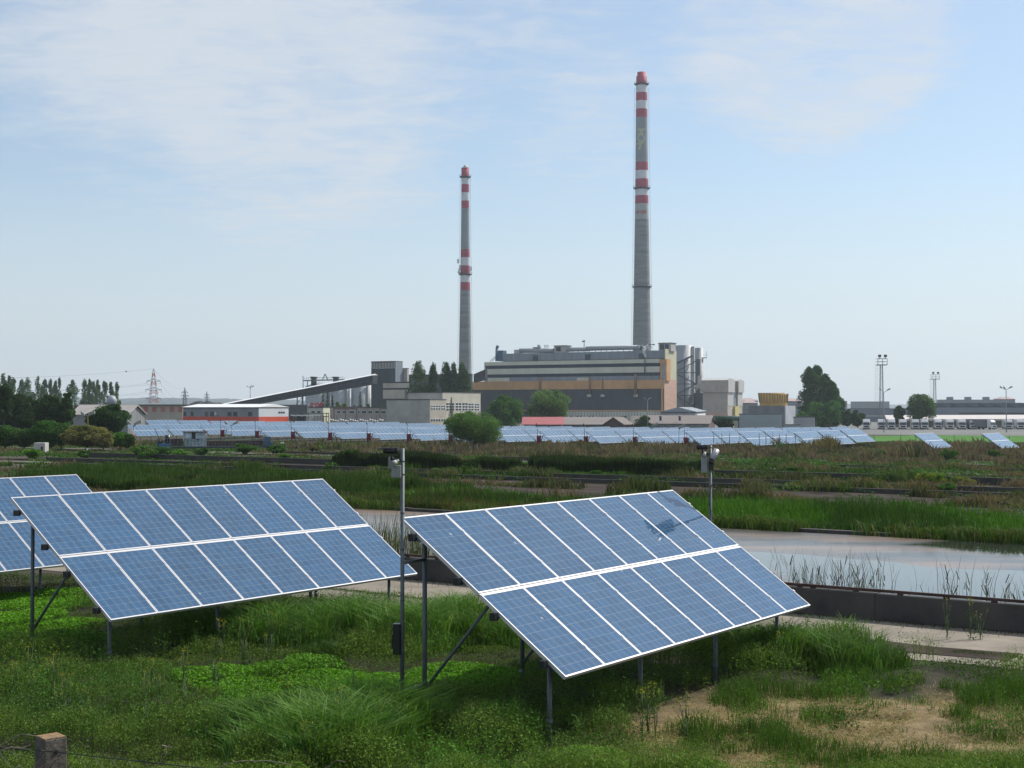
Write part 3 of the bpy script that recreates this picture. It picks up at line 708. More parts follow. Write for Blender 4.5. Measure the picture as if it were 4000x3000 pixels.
fpost(fx - 2.9, fy + .92, CZ - 1.69)
wire = mat('fence_wire', (.05, .055, .05), .6, .5, .3, 10)
mb = MB(); fd = Vector((2.9, -.92, 0)).normalized(); fo = Vector((fx, fy - .1, 0))
def fpt(s, z): q = fo + fd * s; return (q.x, q.y, z)
ftop = CZ - 1.80
for k in range(-28, 34):
    s0 = k * .10
    z = ftop - .02 * max(0, s0); n_ = 13
    for dirn in (1, -1):
        mb.tube(fpt(s0, z), fpt(s0 + dirn * .55, z - .62), .0016, n=3, caps=False)
mb.build('wire_mesh', wire, fence)
mb = MB()
for a_, b_ in ((-2.8, 0), (0, 1.6), (1.6, 3.3)): mb.tube(fpt(a_, ftop - .02 * max(a_, 0) + .005), fpt(b_, ftop - .02 * max(b_, 0) + .005), .003, n=4)
mb.build('top_wire', wire, fence)
vine = thing('dry_vine', 'dead grey vine stems tangled on the wire fence', 'vine', (fx, fy - .12, ftop))
mb = MB()
for k in range(16):
    s0 = rnd.uniform(-.9, 1.9); z0 = ftop + rnd.uniform(-.18, -.02); p = Vector(fpt(s0, z0)); an = rnd.uniform(-.5, .5); rr = rnd.uniform(.0015, .003)
    for q in range(9):
        an += rnd.uniform(-.5, .5); nx_ = p + fd * (.07 * math.cos(an)) + Vector((0, -.01, .045 * math.sin(an))); nx_.z = min(max(nx_.z, ftop - .3), ftop + .10)
        mb.tube(p, nx_, rr, n=4, caps=False); p = nx_
mb.build('stems', mat('dead_stem', (.22, .18, .14), .9, 0, .2, 20), vine)
# ---------------------------------------------------------------- power station and the works around it
red = mat('faded_red_paint', (.30, .038, .07), .7, 0, .12, .4); white = mat('dull_white_paint', (.50, .52, .55), .7, 0, .08, .3)
chim = mat('chimney_concrete', (.20, .212, .22), .9, 0, .16, .25, stretch=(.25, .25, 2)); chim2 = mat('chimney_light_concrete', (.31, .33, .335), .9, 0, .06, .2)
chim3 = mat('chimney_painted_grey', (.21, .24, .26), .9, 0, .08, .2)
cream = mat('cream_cladding', (.52, .51, .42), .8, 0, .08, .15, stretch=(1, 1, .3)); blueglass = mat('dark_window_band', (.016, .028, .05), .55, 0, .3, .5, spec=.15)
orange = mat('ochre_cladding', (.50, .28, .12), .8, 0, .12, .15); salmon = mat('salmon_brick', (.50, .32, .25), .85, 0, .1, .5, stretch=(.4, .4, 4))
glasshall = mat('sooty_glazing', (.020, .030, .042), .45, 0, .35, .5, stretch=(3, 3, .3)); greyclad = mat('grey_cladding', (.19, .225, .26), .7, .05, .12, .2, stretch=(2, 2, .3))
beige = mat('beige_panels', (.38, .34, .29), .85, 0, .1, .3); beigeL = mat('pale_sheet_metal', (.46, .45, .43), .6, .1, .08, .2, stretch=(3, 3, .2))
conc2 = mat('grey_concrete_panels', (.37, .36, .34), .9, 0, .12, .3); roofd = mat('dark_roof', (.06, .06, .065), .8, 0, .2, .4)
silo = mat('silo_metal', (.30, .32, .34), .6, .2, .08, .1); win = mat('window_glass', (.03, .04, .05), .15, 0, .2, 1); whitew = mat('white_window_frame', (.62, .63, .62), .6, 0, .05, 1)
blue_p = mat('blue_machine_paint', (.04, .10, .17), .55, .1, .2, .6); darkb = mat('dark_building_sheet', (.032, .046, .060), .7, 0, .25, .1, stretch=(2, 2, .3))

def chimney(name, label, px, Y, rows, bands, platforms, seg=36):
    """rows = [(py, width px)], bands = [(py top, material index)] from the top down"""
    c = P(px, 1500, Y); zb = gzf(c.x, c.y)
    r = thing(name, label, 'chimney', (c.x, c.y, zb))
    zr = lambda py: P(px, py, Y).z
    rad = lambda py: float(np.interp(py, [a for a, b in rows], [b for a, b in rows])) / FPX * Y / 2
    ys = sorted(set([a for a, _ in rows] + [a for a, _ in bands]), reverse=True)
    base_w = rows[-1]; slope = (rad(base_w[0]) - rad(rows[-2][0])) / (zr(rows[-2][0]) - zr(base_w[0]))
    prof = [(rad(base_w[0]) + slope * (zr(base_w[0]) - zb), zb - 1, bands[-1][1])]
    for a in ys:
        mi = [m for (t, m) in bands if t < a - .01]
        prof.append((rad(a), zr(a), mi[-1] if mi else bands[0][1]))
    mb = MB(); mb.lathe((c.x, c.y, 0), prof, seg); mb.build('shaft', [chim, red, white, chim2, chim3], r)
    for k, py in enumerate(platforms):
        z = zr(py); q = rad(py); mb = MB(); mb.lathe((c.x, c.y, 0), [(q * 1.0, z - .9), (q + 1.0, z - .3), (q + 1.25, z), (q + 1.25, z + .15), (q, z + .15)], seg, close=False)
        for i in range(16):
            an = 2 * math.pi * i / 16; x = c.x + (q + 1.2) * math.cos(an); y = c.y + (q + 1.2) * math.sin(an); mb.tube((x, y, z), (x, y, z + 1.2), .05, n=4)
        for i in range(16):
            a1, a2 = 2 * math.pi * i / 16, 2 * math.pi * (i + 1) / 16
            mb.bar((c.x + (q + 1.2) * math.cos(a1), c.y + (q + 1.2) * math.sin(a1), z + 1.2), (c.x + (q + 1.2) * math.cos(a2), c.y + (q + 1.2) * math.sin(a2), z + 1.2), .08)
        mb.build('platform', dark_steel, r)
    return r, c, zr, rad
def chim_ladder(r, c, zr, rad, py0, py1, side, step, gap):
    mb = MB(); py = py1; prev = None
    while py > py0:
        z = zr(py); x0 = c.x + side * (rad(py)); x1 = x0 + side * gap
        mb.bar((x0, c.y, z), (x1, c.y, z), .14, .14)
        if prev: mb.bar(prev, (x1, c.y, z), .10, .10)
        prev = (x1, c.y, z); py -= step
    mb.build('ladder', steel2, r)
T_, C_, Z_ = chimney, None, None
r1, c1_, zr1, rad1 = chimney('chimney', 'shorter striped chimney on the left, with aerials at its middle gallery', 1817, 880,
    [(656, 31), (690, 30), (815, 31), (975, 34.5), (1071, 37.5), (1133, 39), (1300, 45), (1440, 50)],
    [(656, 1), (691, 2), (721, 1), (753, 2), (785, 1), (815, 4), (975, 1), (1006, 2), (1038, 1), (1071, 2), (1103, 1), (1133, 0)], [691, 1071])
mb = MB(); mb.tube((c1_.x, c1_.y, zr1(658)), (c1_.x, c1_.y, zr1(646)), 1.1, n=20); mb.lathe((c1_.x, c1_.y, 0), [(2.5, zr1(657)), (2.6, zr1(656)), (2.2, zr1(655))], 24); mb.build('flue_tip', beigeL, r1)
for sd in (-1, 1): chim_ladder(r1, c1_, zr1, rad1, 694, 1445, sd, 10, .85)
mb = MB()
for (px, py) in ((1789, 1020), (1796, 1045), (1793, 1060), (1811, 1058), (1840, 1050)):
    q = P(px, py, 878); mb.box(q.x - .5, q.x + .5, q.y - .4, q.y + .4, q.z - 1.4, q.z + 1.4); mb.bar(q, (c1_.x, c1_.y - rad1(py) * .5, q.z), .2)
mb.lathe((P(1793, 1063, 878).x, 878, P(1793, 1063, 878).z), [(.2, -.9), (1.0, -.3), (1.0, .3), (.2, .9)], 12)
mb.build('aerials', white, r1)
r2, c2_, zr2, rad2 = chimney('chimney', 'tallest striped chimney on the right, with red lettering and a yellow emblem', 2508, 900,
    [(283, 34), (298, 34), (299, 42), (340, 43.5), (460, 45), (640, 49), (735, 51), (820, 53.5), (1120, 63), (1360, 72), (1400, 73.5)],
    [(283, 1), (328, 2), (363, 1), (395, 2), (427, 1), (460, 4), (634, 1), (667, 2), (700, 1), (735, 2), (765, 1), (797, 3), (858, 0)], [329, 735, 1120])
for sd in (-1, 1): chim_ladder(r2, c2_, zr2, rad2, 340, 1425, sd, 9, 1.1)

def text_mesh(body, size, shear=0.0, extrude=.1, fn=None):
    cu = bpy.data.curves.new('lettering', 'FONT'); cu.body = body; cu.size = size; cu.shear = shear; cu.extrude = extrude; cu.align_x = 'CENTER'; cu.offset = size * .018
    o = bpy.data.objects.new('lettering', cu); COL.objects.link(o)
    dg = bpy.context.evaluated_depsgraph_get(); me = bpy.data.meshes.new_from_object(o.evaluated_get(dg)); me.name = 'lettering'
    bpy.data.objects.remove(o)
    if fn:
        for v in me.vertices: v.co = fn(v.co)
    me.update(); return me
# lettering bent round the shaft
def wrap(co, z0, x0=0.0):
    z = z0 + co.y; py = float(np.interp(z, [zr2(900), zr2(400)], [900, 400])); q = rad2(py) + .12 + co.z
    an = (co.x + x0) / q; return Vector((q * math.sin(an), -q * math.cos(an), z)) - Vector((0, 0, r2.location.z))
me = text_mesh('e·on', 4.1, .35, .05, lambda co: wrap(co, zr2(837), -.9)); me.materials.append(mat('lettering_red', (.42, .045, .06), .6, 0, .05, 1))
o = bpy.data.objects.new('lettering', me); COL.objects.link(o); o.parent = r2
# emblem: a T, a ring and a tilted T below, in flat yellow bars that follow the shaft
emb_m = mat('emblem_yellow', (.36, .37, .26), .7, 0, .06, 1)
mb = MB(); rl = r2.location
def ep(px, py, e=.18):
    x = (px - 2508) / FPX * 900; q = rad2(py) + e; an = math.asin(max(-1, min(1, x / q))); return (c2_.x + q * math.sin(an), c2_.y - q * math.cos(an), zr2(py))
def epoly(ptsA, n=4):      # quad strip between two px polylines
    (a0, a1), (b0, b1) = ptsA
    for k in range(n):
        f0, f1 = k / n, (k + 1) / n
        lerp = lambda p, q, f: (p[0] + (q[0] - p[0]) * f, p[1] + (q[1] - p[1]) * f)
        A0, A1, B0, B1 = lerp(a0, a1, f0), lerp(a0, a1, f1), lerp(b0, b1, f0), lerp(b0, b1, f1)
        mb.hexa([ep(*A0, .02), ep(*A1, .02), ep(*B1, .02), ep(*B0, .02), ep(*A0), ep(*A1), ep(*B1), ep(*B0)])
epoly((((2489, 506), (2519, 506)), ((2492, 515), (2519, 515))), 6)
epoly((((2499, 514.5), (2510, 514.5)), ((2498, 524), (2510, 524))))
epoly((((2490, 524), (2514, 523)), ((2489, 529), (2516, 528))), 5)
for k in range(20):
    a1, a2 = 2 * math.pi * k / 20, 2 * math.pi * (k + 1) / 20; cx_, cy_ = 2504, 543
    f = lambda a, rr: (cx_ + rr * math.cos(a), cy_ + rr * 1.12 * math.sin(a))
    A0, A1, B0, B1 = f(a1, 9), f(a2, 9), f(a1, 15), f(a2, 15)
    mb.hexa([ep(*A0, .02), ep(*A1, .02), ep(*B1, .02), ep(*B0, .02), ep(*A0), ep(*A1), ep(*B1), ep(*B0)])
epoly((((2488, 561), (2517, 557)), ((2489, 568), (2515, 564))), 6)
epoly((((2497, 567.5), (2507, 566)), ((2490, 588), (2501, 588))), 3)
mb.build('emblem', emb_m, r2)

# ---- main boiler and turbine house
F = Fac(2593, 700)
ps = thing('power_station', 'long power station hall with cream and dark bands over an ochre strip', 'power station', F.base())
s1 = 0.0; sL = F.s(1836); sLm = F.s(1893, 2.0)
dR = F.d(2640, s1)
zo_t = F.z(2593, 1483); zo_b = F.z(2593, 1518); zg_b = F.z(2593, 1604); zb = F.base()[2] - 2
mb = MB(); F.box(mb, sL, s1 - .4, .6, dR, zb, zo_b); mb.build('glazed_hall_wall', glasshall, ps)
mb = MB(); F.box(mb, sL, s1, 0, dR, zo_b, zo_t); F.box(mb, s1 - 1.4, s1 - .42, 0, .6, zb, zo_b - .05); F.box(mb, F.s(2030), s1 - 1.5, .1, .6, F.z(2593, 1606), F.z(2593, 1602)); mb.build('ochre_band', orange, ps)
mb = MB(); F.box(mb, s1 + .004, s1 + .26, .05, dR - .3, zb, zo_t + .2); mb.build('end_wall', salmon, ps)
mb = MB(); F.box(mb, F.s(2090), F.s(2580), -3.0, .55, zb, F.z(2300, 1607)); mb.build('low_annex', cream, ps)
mb = MB()
for px in np.arange(2100, 2575, 11.5): F.box(mb, F.s(px, -3.0) - .12, F.s(px, -3.0) + .12, -3.15, -3.003, zb, F.z(2300, 1608))
mb.build('annex_ribs', greyclad, ps)
mb = MB()
for px in (2222, 2238, 2263, 2276, 2311, 2323, 2358, 2371, 2440, 2452, 2540, 2560, 2548): F.box(mb, F.s(px), F.s(px + 7), -3.06, -3.004, F.z(2300, 1629), F.z(2300, 1624))
F.box(mb, F.s(2436), F.s(2456), -3.07, -3.005, F.z(2300, 1634), F.z(2300, 1624)); mb.build('annex_windows', win, ps)
mb = MB()       # vertical mullions on the dark glazing
for k in range(88):
    s = s1 - 2 - k * 1.25
    if s > sL: F.box(mb, s - .04, s + .04, .52, .597, F.z(2593, 1600), zo_b - .2)
mb.build('mullions', mat('mullion_steel', (.07, .08, .09), .6, .2, .1, 1), ps)
# striped middle block
d2 = 2.0; Z = lambda py: F.z(2577, py, d2); sM1 = F.s(2577, d2)
bands = [(1402, 1417, 0), (1417, 1431, 1), (1431, 1454, 0), (1454, 1467, 1), (1467, 1486, 2), (1486, 1492, 1)]
mbs = [MB(), MB(), MB()]
for a, b, m in bands:
    off = 0 if m != 1 else .35
    F.box(mbs[m], sLm + (.6 if m == 1 else 0), sM1 - (.6 if m == 1 else 0), d2 + off, dR - 1, Z(b), Z(a) - .01)
mbs[0].build('cream_band', cream, ps); mbs[1].build('window_band', blueglass, ps); mbs[2].build('grey_band', greyclad, ps)
mb = MB(); F.box(mb, sLm - .2, sLm + .25, d2 - .05, dR - .9, Z(1490), Z(1402)); F.box(mb, F.s(2254, d2), F.s(2302, d2), d2 - .08, d2 - .004, Z(1486), Z(1472)); F.box(mb, F.s(1905, d2), F.s(1990, d2), d2 - .07, d2 - .005, Z(1486), Z(1469)); mb.build('band_end', cream, ps)
# ochre frame with glazing at the right end of the bands
mb = MB(); a, b = F.s(2579, 1.2), F.s(2604, 1.2)
F.box(mb, a, a + .9, 1.2, 6, Z(1488), Z(1403)); F.box(mb, b - .7, b, 1.2, 6, Z(1488), Z(1403)); F.box(mb, a + .9, b - .7, 1.25, 6, Z(1424), Z(1405)); mb.build('stair_tower_frame', orange, ps)
mb = MB(); F.box(mb, a + .9, b - .7, 1.6, 5.8, Z(1488), Z(1424.5)); mb.build('stair_tower_glass', mat('pale_glazing', (.28, .33, .37), .3, 0, .3, 1.5), ps)
# attic
Z3 = lambda py: F.z(2597, py, 5); sA0 = F.s(1966, 5)
mb = MB(); F.box(mb, sA0, s1 - .5, 5.0, dR - .6, Z(1404), Z3(1368)); mb.build('attic', greyclad, ps)
mb = MB()
for px in (2090, 2295, 2505):
    s = F.s(px, 5); F.box(mb, s - 1, s + 1.6, 4.2, 4.99, Z3(1402), Z3(1378))
mb.build('attic_vents', darkb, ps)
mb = MB(); F.box(mb, sA0, s1 - .6, 4.6, 4.98, Z(1404) - .2, Z(1404) + .8); mb.build('attic_skirt', mat('brown_skirt', (.13, .12, .11), .8, 0, .2, .4), ps)
# cream gable that closes the hall on the right
zt0, zt1 = F.z(2598, 1362, s=s1, d=1.7), F.z(2643, 1371, s=s1, d=dR + .8)
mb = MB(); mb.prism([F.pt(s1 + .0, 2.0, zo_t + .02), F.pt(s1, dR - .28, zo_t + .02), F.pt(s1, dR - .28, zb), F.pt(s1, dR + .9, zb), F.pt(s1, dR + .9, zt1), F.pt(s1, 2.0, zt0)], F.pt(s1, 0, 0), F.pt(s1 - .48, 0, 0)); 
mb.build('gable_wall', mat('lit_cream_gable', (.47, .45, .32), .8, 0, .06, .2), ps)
# roof furniture
Z4 = lambda px, py: F.z(px, py, 8)
def rb(mb, px0, px1, py0, py1, d=8, dd=5): F.box(mb, F.s(px0, d), F.s(px1, d), d, d + dd, F.z((px0 + px1) / 2, py1, d), F.z((px0 + px1) / 2, py0, d))
mb = MB(); rb(mb, 2008, 2032, 1366, 1382, 7, 4); rb(mb, 2165, 2212, 1352, 1378, 7, 5); rb(mb, 2573, 2621, 1341, 1372, 7, 6); rb(mb, 2083, 2095, 1358, 1374, 7, 3); mb.build('roof_house', conc2, ps)
mb = MB(); rb(mb, 2162, 2214, 1349, 1351.5, 6.6, 5.8); rb(mb, 2570, 2622, 1338.5, 1341, 6.6, 7); rb(mb, 2080, 2097, 1356, 1358, 6.8, 3.4); mb.build('roof_house_cap', roofd, ps)
mb = MB(); rb(mb, 2578, 2594, 1345, 1366, 6.9, .1); rb(mb, 2598, 2612, 1345, 1366, 6.9, .1); rb(mb, 2172, 2190, 1356, 1372, 6.9, .1); mb.build('roof_house_window', darkb, ps)
mb = MB()
def tb(px0, py0, px1, py1, r, d=8): mb.tube(F.pt(F.s(px0, d), d, F.z(px0, py0, d)), F.pt(F.s(px1, d), d, F.z(px1, py1, d)), r, n=12)
tb(2030, 1370, 2165, 1369, 1.2); tb(2212, 1366, 2300, 1364, 1.1); tb(2290, 1362, 2490, 1357, 1.15); tb(2490, 1357, 2520, 1364, 1.2)
tb(2107, 1373, 2107, 1347, 1.0); mb.build('roof_duct', silo, ps)
mb = MB()
for px in range(2040, 2500, 22): tb(px, 1378, px, 1366, .15)
tb(2282, 1366, 2282, 1328, .18); tb(2275, 1334, 2285, 1332, .35); tb(2312, 1362, 2312, 1352, .3)
for px in (2127, 2132, 2137, 2142): tb(px, 1362, px, 1348, .08)
tb(2125, 1348, 2142, 1349, .09); tb(2125, 1355, 2142, 1355, .09)
tb(2505, 1366, 2512, 1352, 1.3); mb.build('roof_mast', dark_steel, ps)
mb = MB(); rb(mb, 1944, 1964, 1369, 1411, 6, 4); mb.build('blue_filter_box', blue_p, ps)
mb = MB(); tb(1940, 1411, 1941, 1360, .75, 6); tb(1941, 1360, 1945, 1350, .8, 6); tb(1913, 1412, 1935, 1392, .15, 6); tb(1921, 1412, 1937, 1397, .15, 6); mb.build('blue_pipe', blue_p, ps)
mb = MB()     # pipes running down the front
def tf(px, py0, py1, r, d=-.3): mb.tube(F.pt(F.s(px, d), d, F.z(px, py0, d)), F.pt(F.s(px, d), d, F.z(px, py1, d)), r, n=10)
tf(2109, 1474, 1540, .75); tf(2303, 1473, 1546, .5); tf(2354, 1475, 1544, .3); tf(2482, 1462, 1546, .65); mb.build('downpipe', mat('ochre_pipe', (.22, .12, .06), .7, .1, .15, .5), ps)
mb = MB()
for px in (2303, 2356, 2485): F.box(mb, F.s(px - 7), F.s(px + 7), -.8, -.02, F.z(px, 1550), F.z(px, 1541))
mb.build('pipe_shoe', beigeL, ps)
mb = MB(); tf(2519, 1394, 1460, .28, 1.6); mb.bar(F.pt(F.s(2519, 1.6), 1.6, F.z(2519, 1461, 1.6)), F.pt(F.s(2560, 1.6), 1.6, F.z(2560, 1464, 1.6)), .5); mb.build('steam_pipe', darkb, ps)

# ---- silos to the right of the hall
F2 = Fac(2680, 745)
def cyl(name, label, px, Y, wpx, pt_, mats, cat, dome=0.0, pb=None, group=None):
    c = P(px, 1500, Y); zb_ = gzf(c.x, c.y); r = thing(name, label, cat, (c.x, c.y, zb_), 0, group)
    q = wpx / FPX * Y / 2; zt = P(px, pt_, Y).z; mb = MB()
    mb.lathe((c.x, c.y, 0), [(q, (zb_ - 1) if pb is None else P(px, pb, Y).z), (q, zt)] + ([(q * .5, zt + dome * .6), (q * .12, zt + dome)] if dome else []), 40); mb.build('shell', mats, r)
    return r, c, q, zt
r, c, q, zt = cyl('ash_silo', 'wide grey silo beside the cream gable, on a braced steel leg frame', 2668, 745, 84, 1350, silo, 'silo')
mb = MB(); z0_ = gzf(c.x, c.y)
for x in (-5.5, 0): mb.bar((c.x + x, c.y - 7, z0_), (c.x + x, c.y - 7, P(2668, 1402, 738).z), .5)
zz_ = [P(2668, p_, 738).z for p_ in (1590, 1545, 1500, 1456, 1410)]
for k, (a_, b_) in enumerate(zip(zz_, zz_[1:])):
    mb.bar((c.x - 5.5, c.y - 7.3, a_), (c.x + 6, c.y - 7.3, a_), .4); u_ = (-5.5, 6) if k % 2 else (6, -5.5); mb.bar((c.x + u_[0], c.y - 7.2, a_), (c.x + u_[1], c.y - 7.2, b_), .5)
mb.bar((c.x - 5.5, c.y - 7.3, P(2668, 1425, 738).z), (c.x + 4, c.y - 7.3, P(2668, 1390, 738).z), .9)
mb.build('leg_frame', dark_steel, r)
mb = MB(); c3 = P(2706, 1500, 742)
mb.box(c3.x - 1.8, c3.x + .4, c3.y - 1, c3.y + 4, z0_, P(2706, 1353, 742).z); lt = thing('lift_shaft', 'narrow concrete lift shaft between the two grey silos', 'lift shaft', (c3.x, c3.y, z0_)); mb.build('shaft_wall', conc2, lt)
mb = MB(); mb.box(c3.x + .4, c3.x + .8, c3.y - .9, c3.y + 3.9, z0_, P(2706, 1353, 742).z - .05); mb.build('cable_tray', beigeL, lt)
r, c, q, zt = cyl('ash_silo', 'narrow grey silo with a gallery on its right side', 2731, 752, 33, 1359, silo, 'silo')
zg_ = P(2750, 1399, 752).z
mb = MB(); mb.box(c.x + q - 1.5, c.x + q + 1.6, c.y - 2, c.y + 1, zg_, zg_ + .3); mb.bar((c.x + q + 1.5, c.y - 1.9, zg_), (c.x + q + 1.5, c.y - 1.9, zg_ + 3.6), .14); mb.bar((c.x + q, c.y - 1.9, zg_ + 1.6), (c.x + q + 1.5, c.y - 1.9, zg_ + 1.6), .14); mb.build('gallery', dark_steel, r)
mb = MB()
for k in range(14): mb.bar((c.x + q * .45, c.y - q - .2, P(2731, 1405 + k * 5, 748).z), (c.x + q * .72, c.y - q - .1, P(2731, 1405 + k * 5, 748).z), .12)
mb.box(c.x - q * .9, c.x + q * .0, c.y - q - .9, c.y - q + .5, z0_, P(2731, 1402, 748).z, 0); mb.build('hopper_frame', dark_steel, r)
dk = thing('process_block', 'dark steel process plant between the silos and the twin beige tower', 'plant building', (P(2735, 1500, 735).x, 735, gzf(82, 735)))
mb = MB(); a_ = P(2716, 1530, 735); b_ = P(2746, 1530, 735); mb.box(a_.x, b_.x, 735, 742, z0_, P(2730, 1535, 735).z); mb.build('dark_casing', darkb, dk)
mb = MB(); mb.tube(P(2716, 1520, 736), P(2742, 1496, 736), 1.2, n=12); mb.box(P(2724, 1, 734).x, P(2737, 1, 734).x, 734, 737, P(2730, 1502, 734).z, P(2730, 1467, 734).z); mb.build('filter_box', beigeL, dk)
# ---- twin beige tower
F4 = Fac(2842, 690)
tw = thing('boiler_tower', 'twin beige tower block with white corrugated gables', 'industrial tower', F4.base()); zb4 = F4.base()[2] - 1
dW = F4.d(2864, 0)
def gab(s0, s1_, d0, d1, pt0, ptr, over, mats):
    zt_ = F4.z(2842, pt0); zr_ = F4.z(2842, ptr); zs = F4.z(2842, 1532)
    mb = MB(); F4.box(mb, s0, s1_ - .05, d0, d1, zb4, zs); mb.build('lower_wall', beige, tw)
    mb = MB(); F4.box(mb, s0 - over, s1_ + over - .05, d0 - over, d1 + over, zs, zt_); mb.build('upper_wall', beige, tw)
    mb = MB(); dm = (d0 + d1) / 2
    mb.prism([F4.pt(s1_ + over, d0 - over, zs), F4.pt(s1_ + over, d1 + over, zs), F4.pt(s1_ + over, d1 + over, zt_), F4.pt(s1_ + over, dm, zr_), F4.pt(s1_ + over, d0 - over, zt_)], F4.pt(0, 0, 0), F4.pt(-.3, 0, 0)); F4.box(mb, s1_ - .04, s1_ + .08, d0, d1, zb4 + 10, zs - .02); mb.build('corrugated_gable', beigeL, tw)
    mb = MB(); mb.prism([F4.pt(s0 - over, d0 - over - .2, zt_ + .02), F4.pt(s0 - over, dm, zr_ + .1), F4.pt(s0 - over, d1 + over + .2, zt_ + .02)], F4.pt(s0, 0, 0), F4.pt(s1_ + over - .31, 0, 0)); mb.build('roof', beigeL, tw)
gab(F4.s(2745), 0, 0, dW, 1485, 1477, .7, beige)
d3_ = F4.d(2882, 0); d4_ = F4.d(2900, 0)
gab(F4.s(2800, d3_), 0, d3_, d4_, 1487, 1480, .7, beige)
mb = MB(); F4.box(mb, -9, -.6, dW + .1, d3_ - .1, zb4, F4.z(2864, 1490)); mb.build('link_wall', greyclad, tw)
mb = MB(); F4.box(mb, -3, 1.0, dW + .2, d3_ - .2, zb4, F4.z(2870, 1587)); mb.build('yellow_annex', mat('yellow_render', (.50, .42, .18), .8, 0, .08, .4), tw)
mb = MB(); F4.box(mb, F4.s(2745) + .1, .12, -.12, -.004, zb4, F4.z(2842, 1612)); mb.build('plinth', salmon, tw)

# ---- cooling towers: square fan housing with two flared ochre stacks
F5 = Fac(3064, 640)
ct = thing('cooling_tower', 'two flared ochre fan stacks on a grey louvred concrete box', 'cooling tower', F5.base()); dC = F5.d(3103, 0); sC = F5.s(2923)
zc = F5.z(3064, 1585)
mb = MB(); F5.box(mb, sC, 0, 0, dC, F5.base()[2] - 1, zc); mb.build('housing', mat('grey_housing', (.14, .145, .155), .85, 0, .15, .3), ct)
mb = MB()
for k in range(9): d = dC * (k + .5) / 9; F5.box(mb, .01, .5, d - dC / 30, d + dC / 30, F5.base()[2] - 1, zc)
mb.build('white_louvres', white, ct)
ochs = mat('ochre_fan_stack', (.50, .30, .07), .7, 0, .2, .8, stretch=(2.5, 2.5, .2))
for (px, dd, w0, w1, p0) in ((3012, 7.5, 42 * 1.05, 49 * 1.0, 1535), (3040, dC - 7.0, 34, 38, 1538)):
    s_ = F5.s(px, dd); c = F5.pt(s_, dd, 0); k_ = c.y / FPX
    mb = MB(); mb.lathe((c.x, c.y, 0), [(w0 * k_ * 1.02, zc), (w0 * k_, zc + 1.0), (w0 * k_ * 1.02, zc + 1.4), (w1 * k_ * 1.0, F5.z(px, p0, dd)), (w1 * k_ * .96, F5.z(px, p0, dd)), (w0 * k_ * .9, zc + 1.5)], 32, close=False)
    st_ = mb.build('fan_stack', ochs, ct); mb = MB()
    for i in range(24):
        an = 2 * math.pi * i / 24; mb.bar((c.x + (w0 * k_ * 1.02 + .1) * math.cos(an), c.y + (w0 * k_ * 1.02 + .1) * math.sin(an), zc + 1.4), (c.x + (w1 * k_ + .1) * math.cos(an), c.y + (w1 * k_ + .1) * math.sin(an), F5.z(px, p0, dd)), .22)
    mb.build('stack_ribs', mat('ochre_rib', (.20, .115, .03), .7, 0, .1, 1), st_)

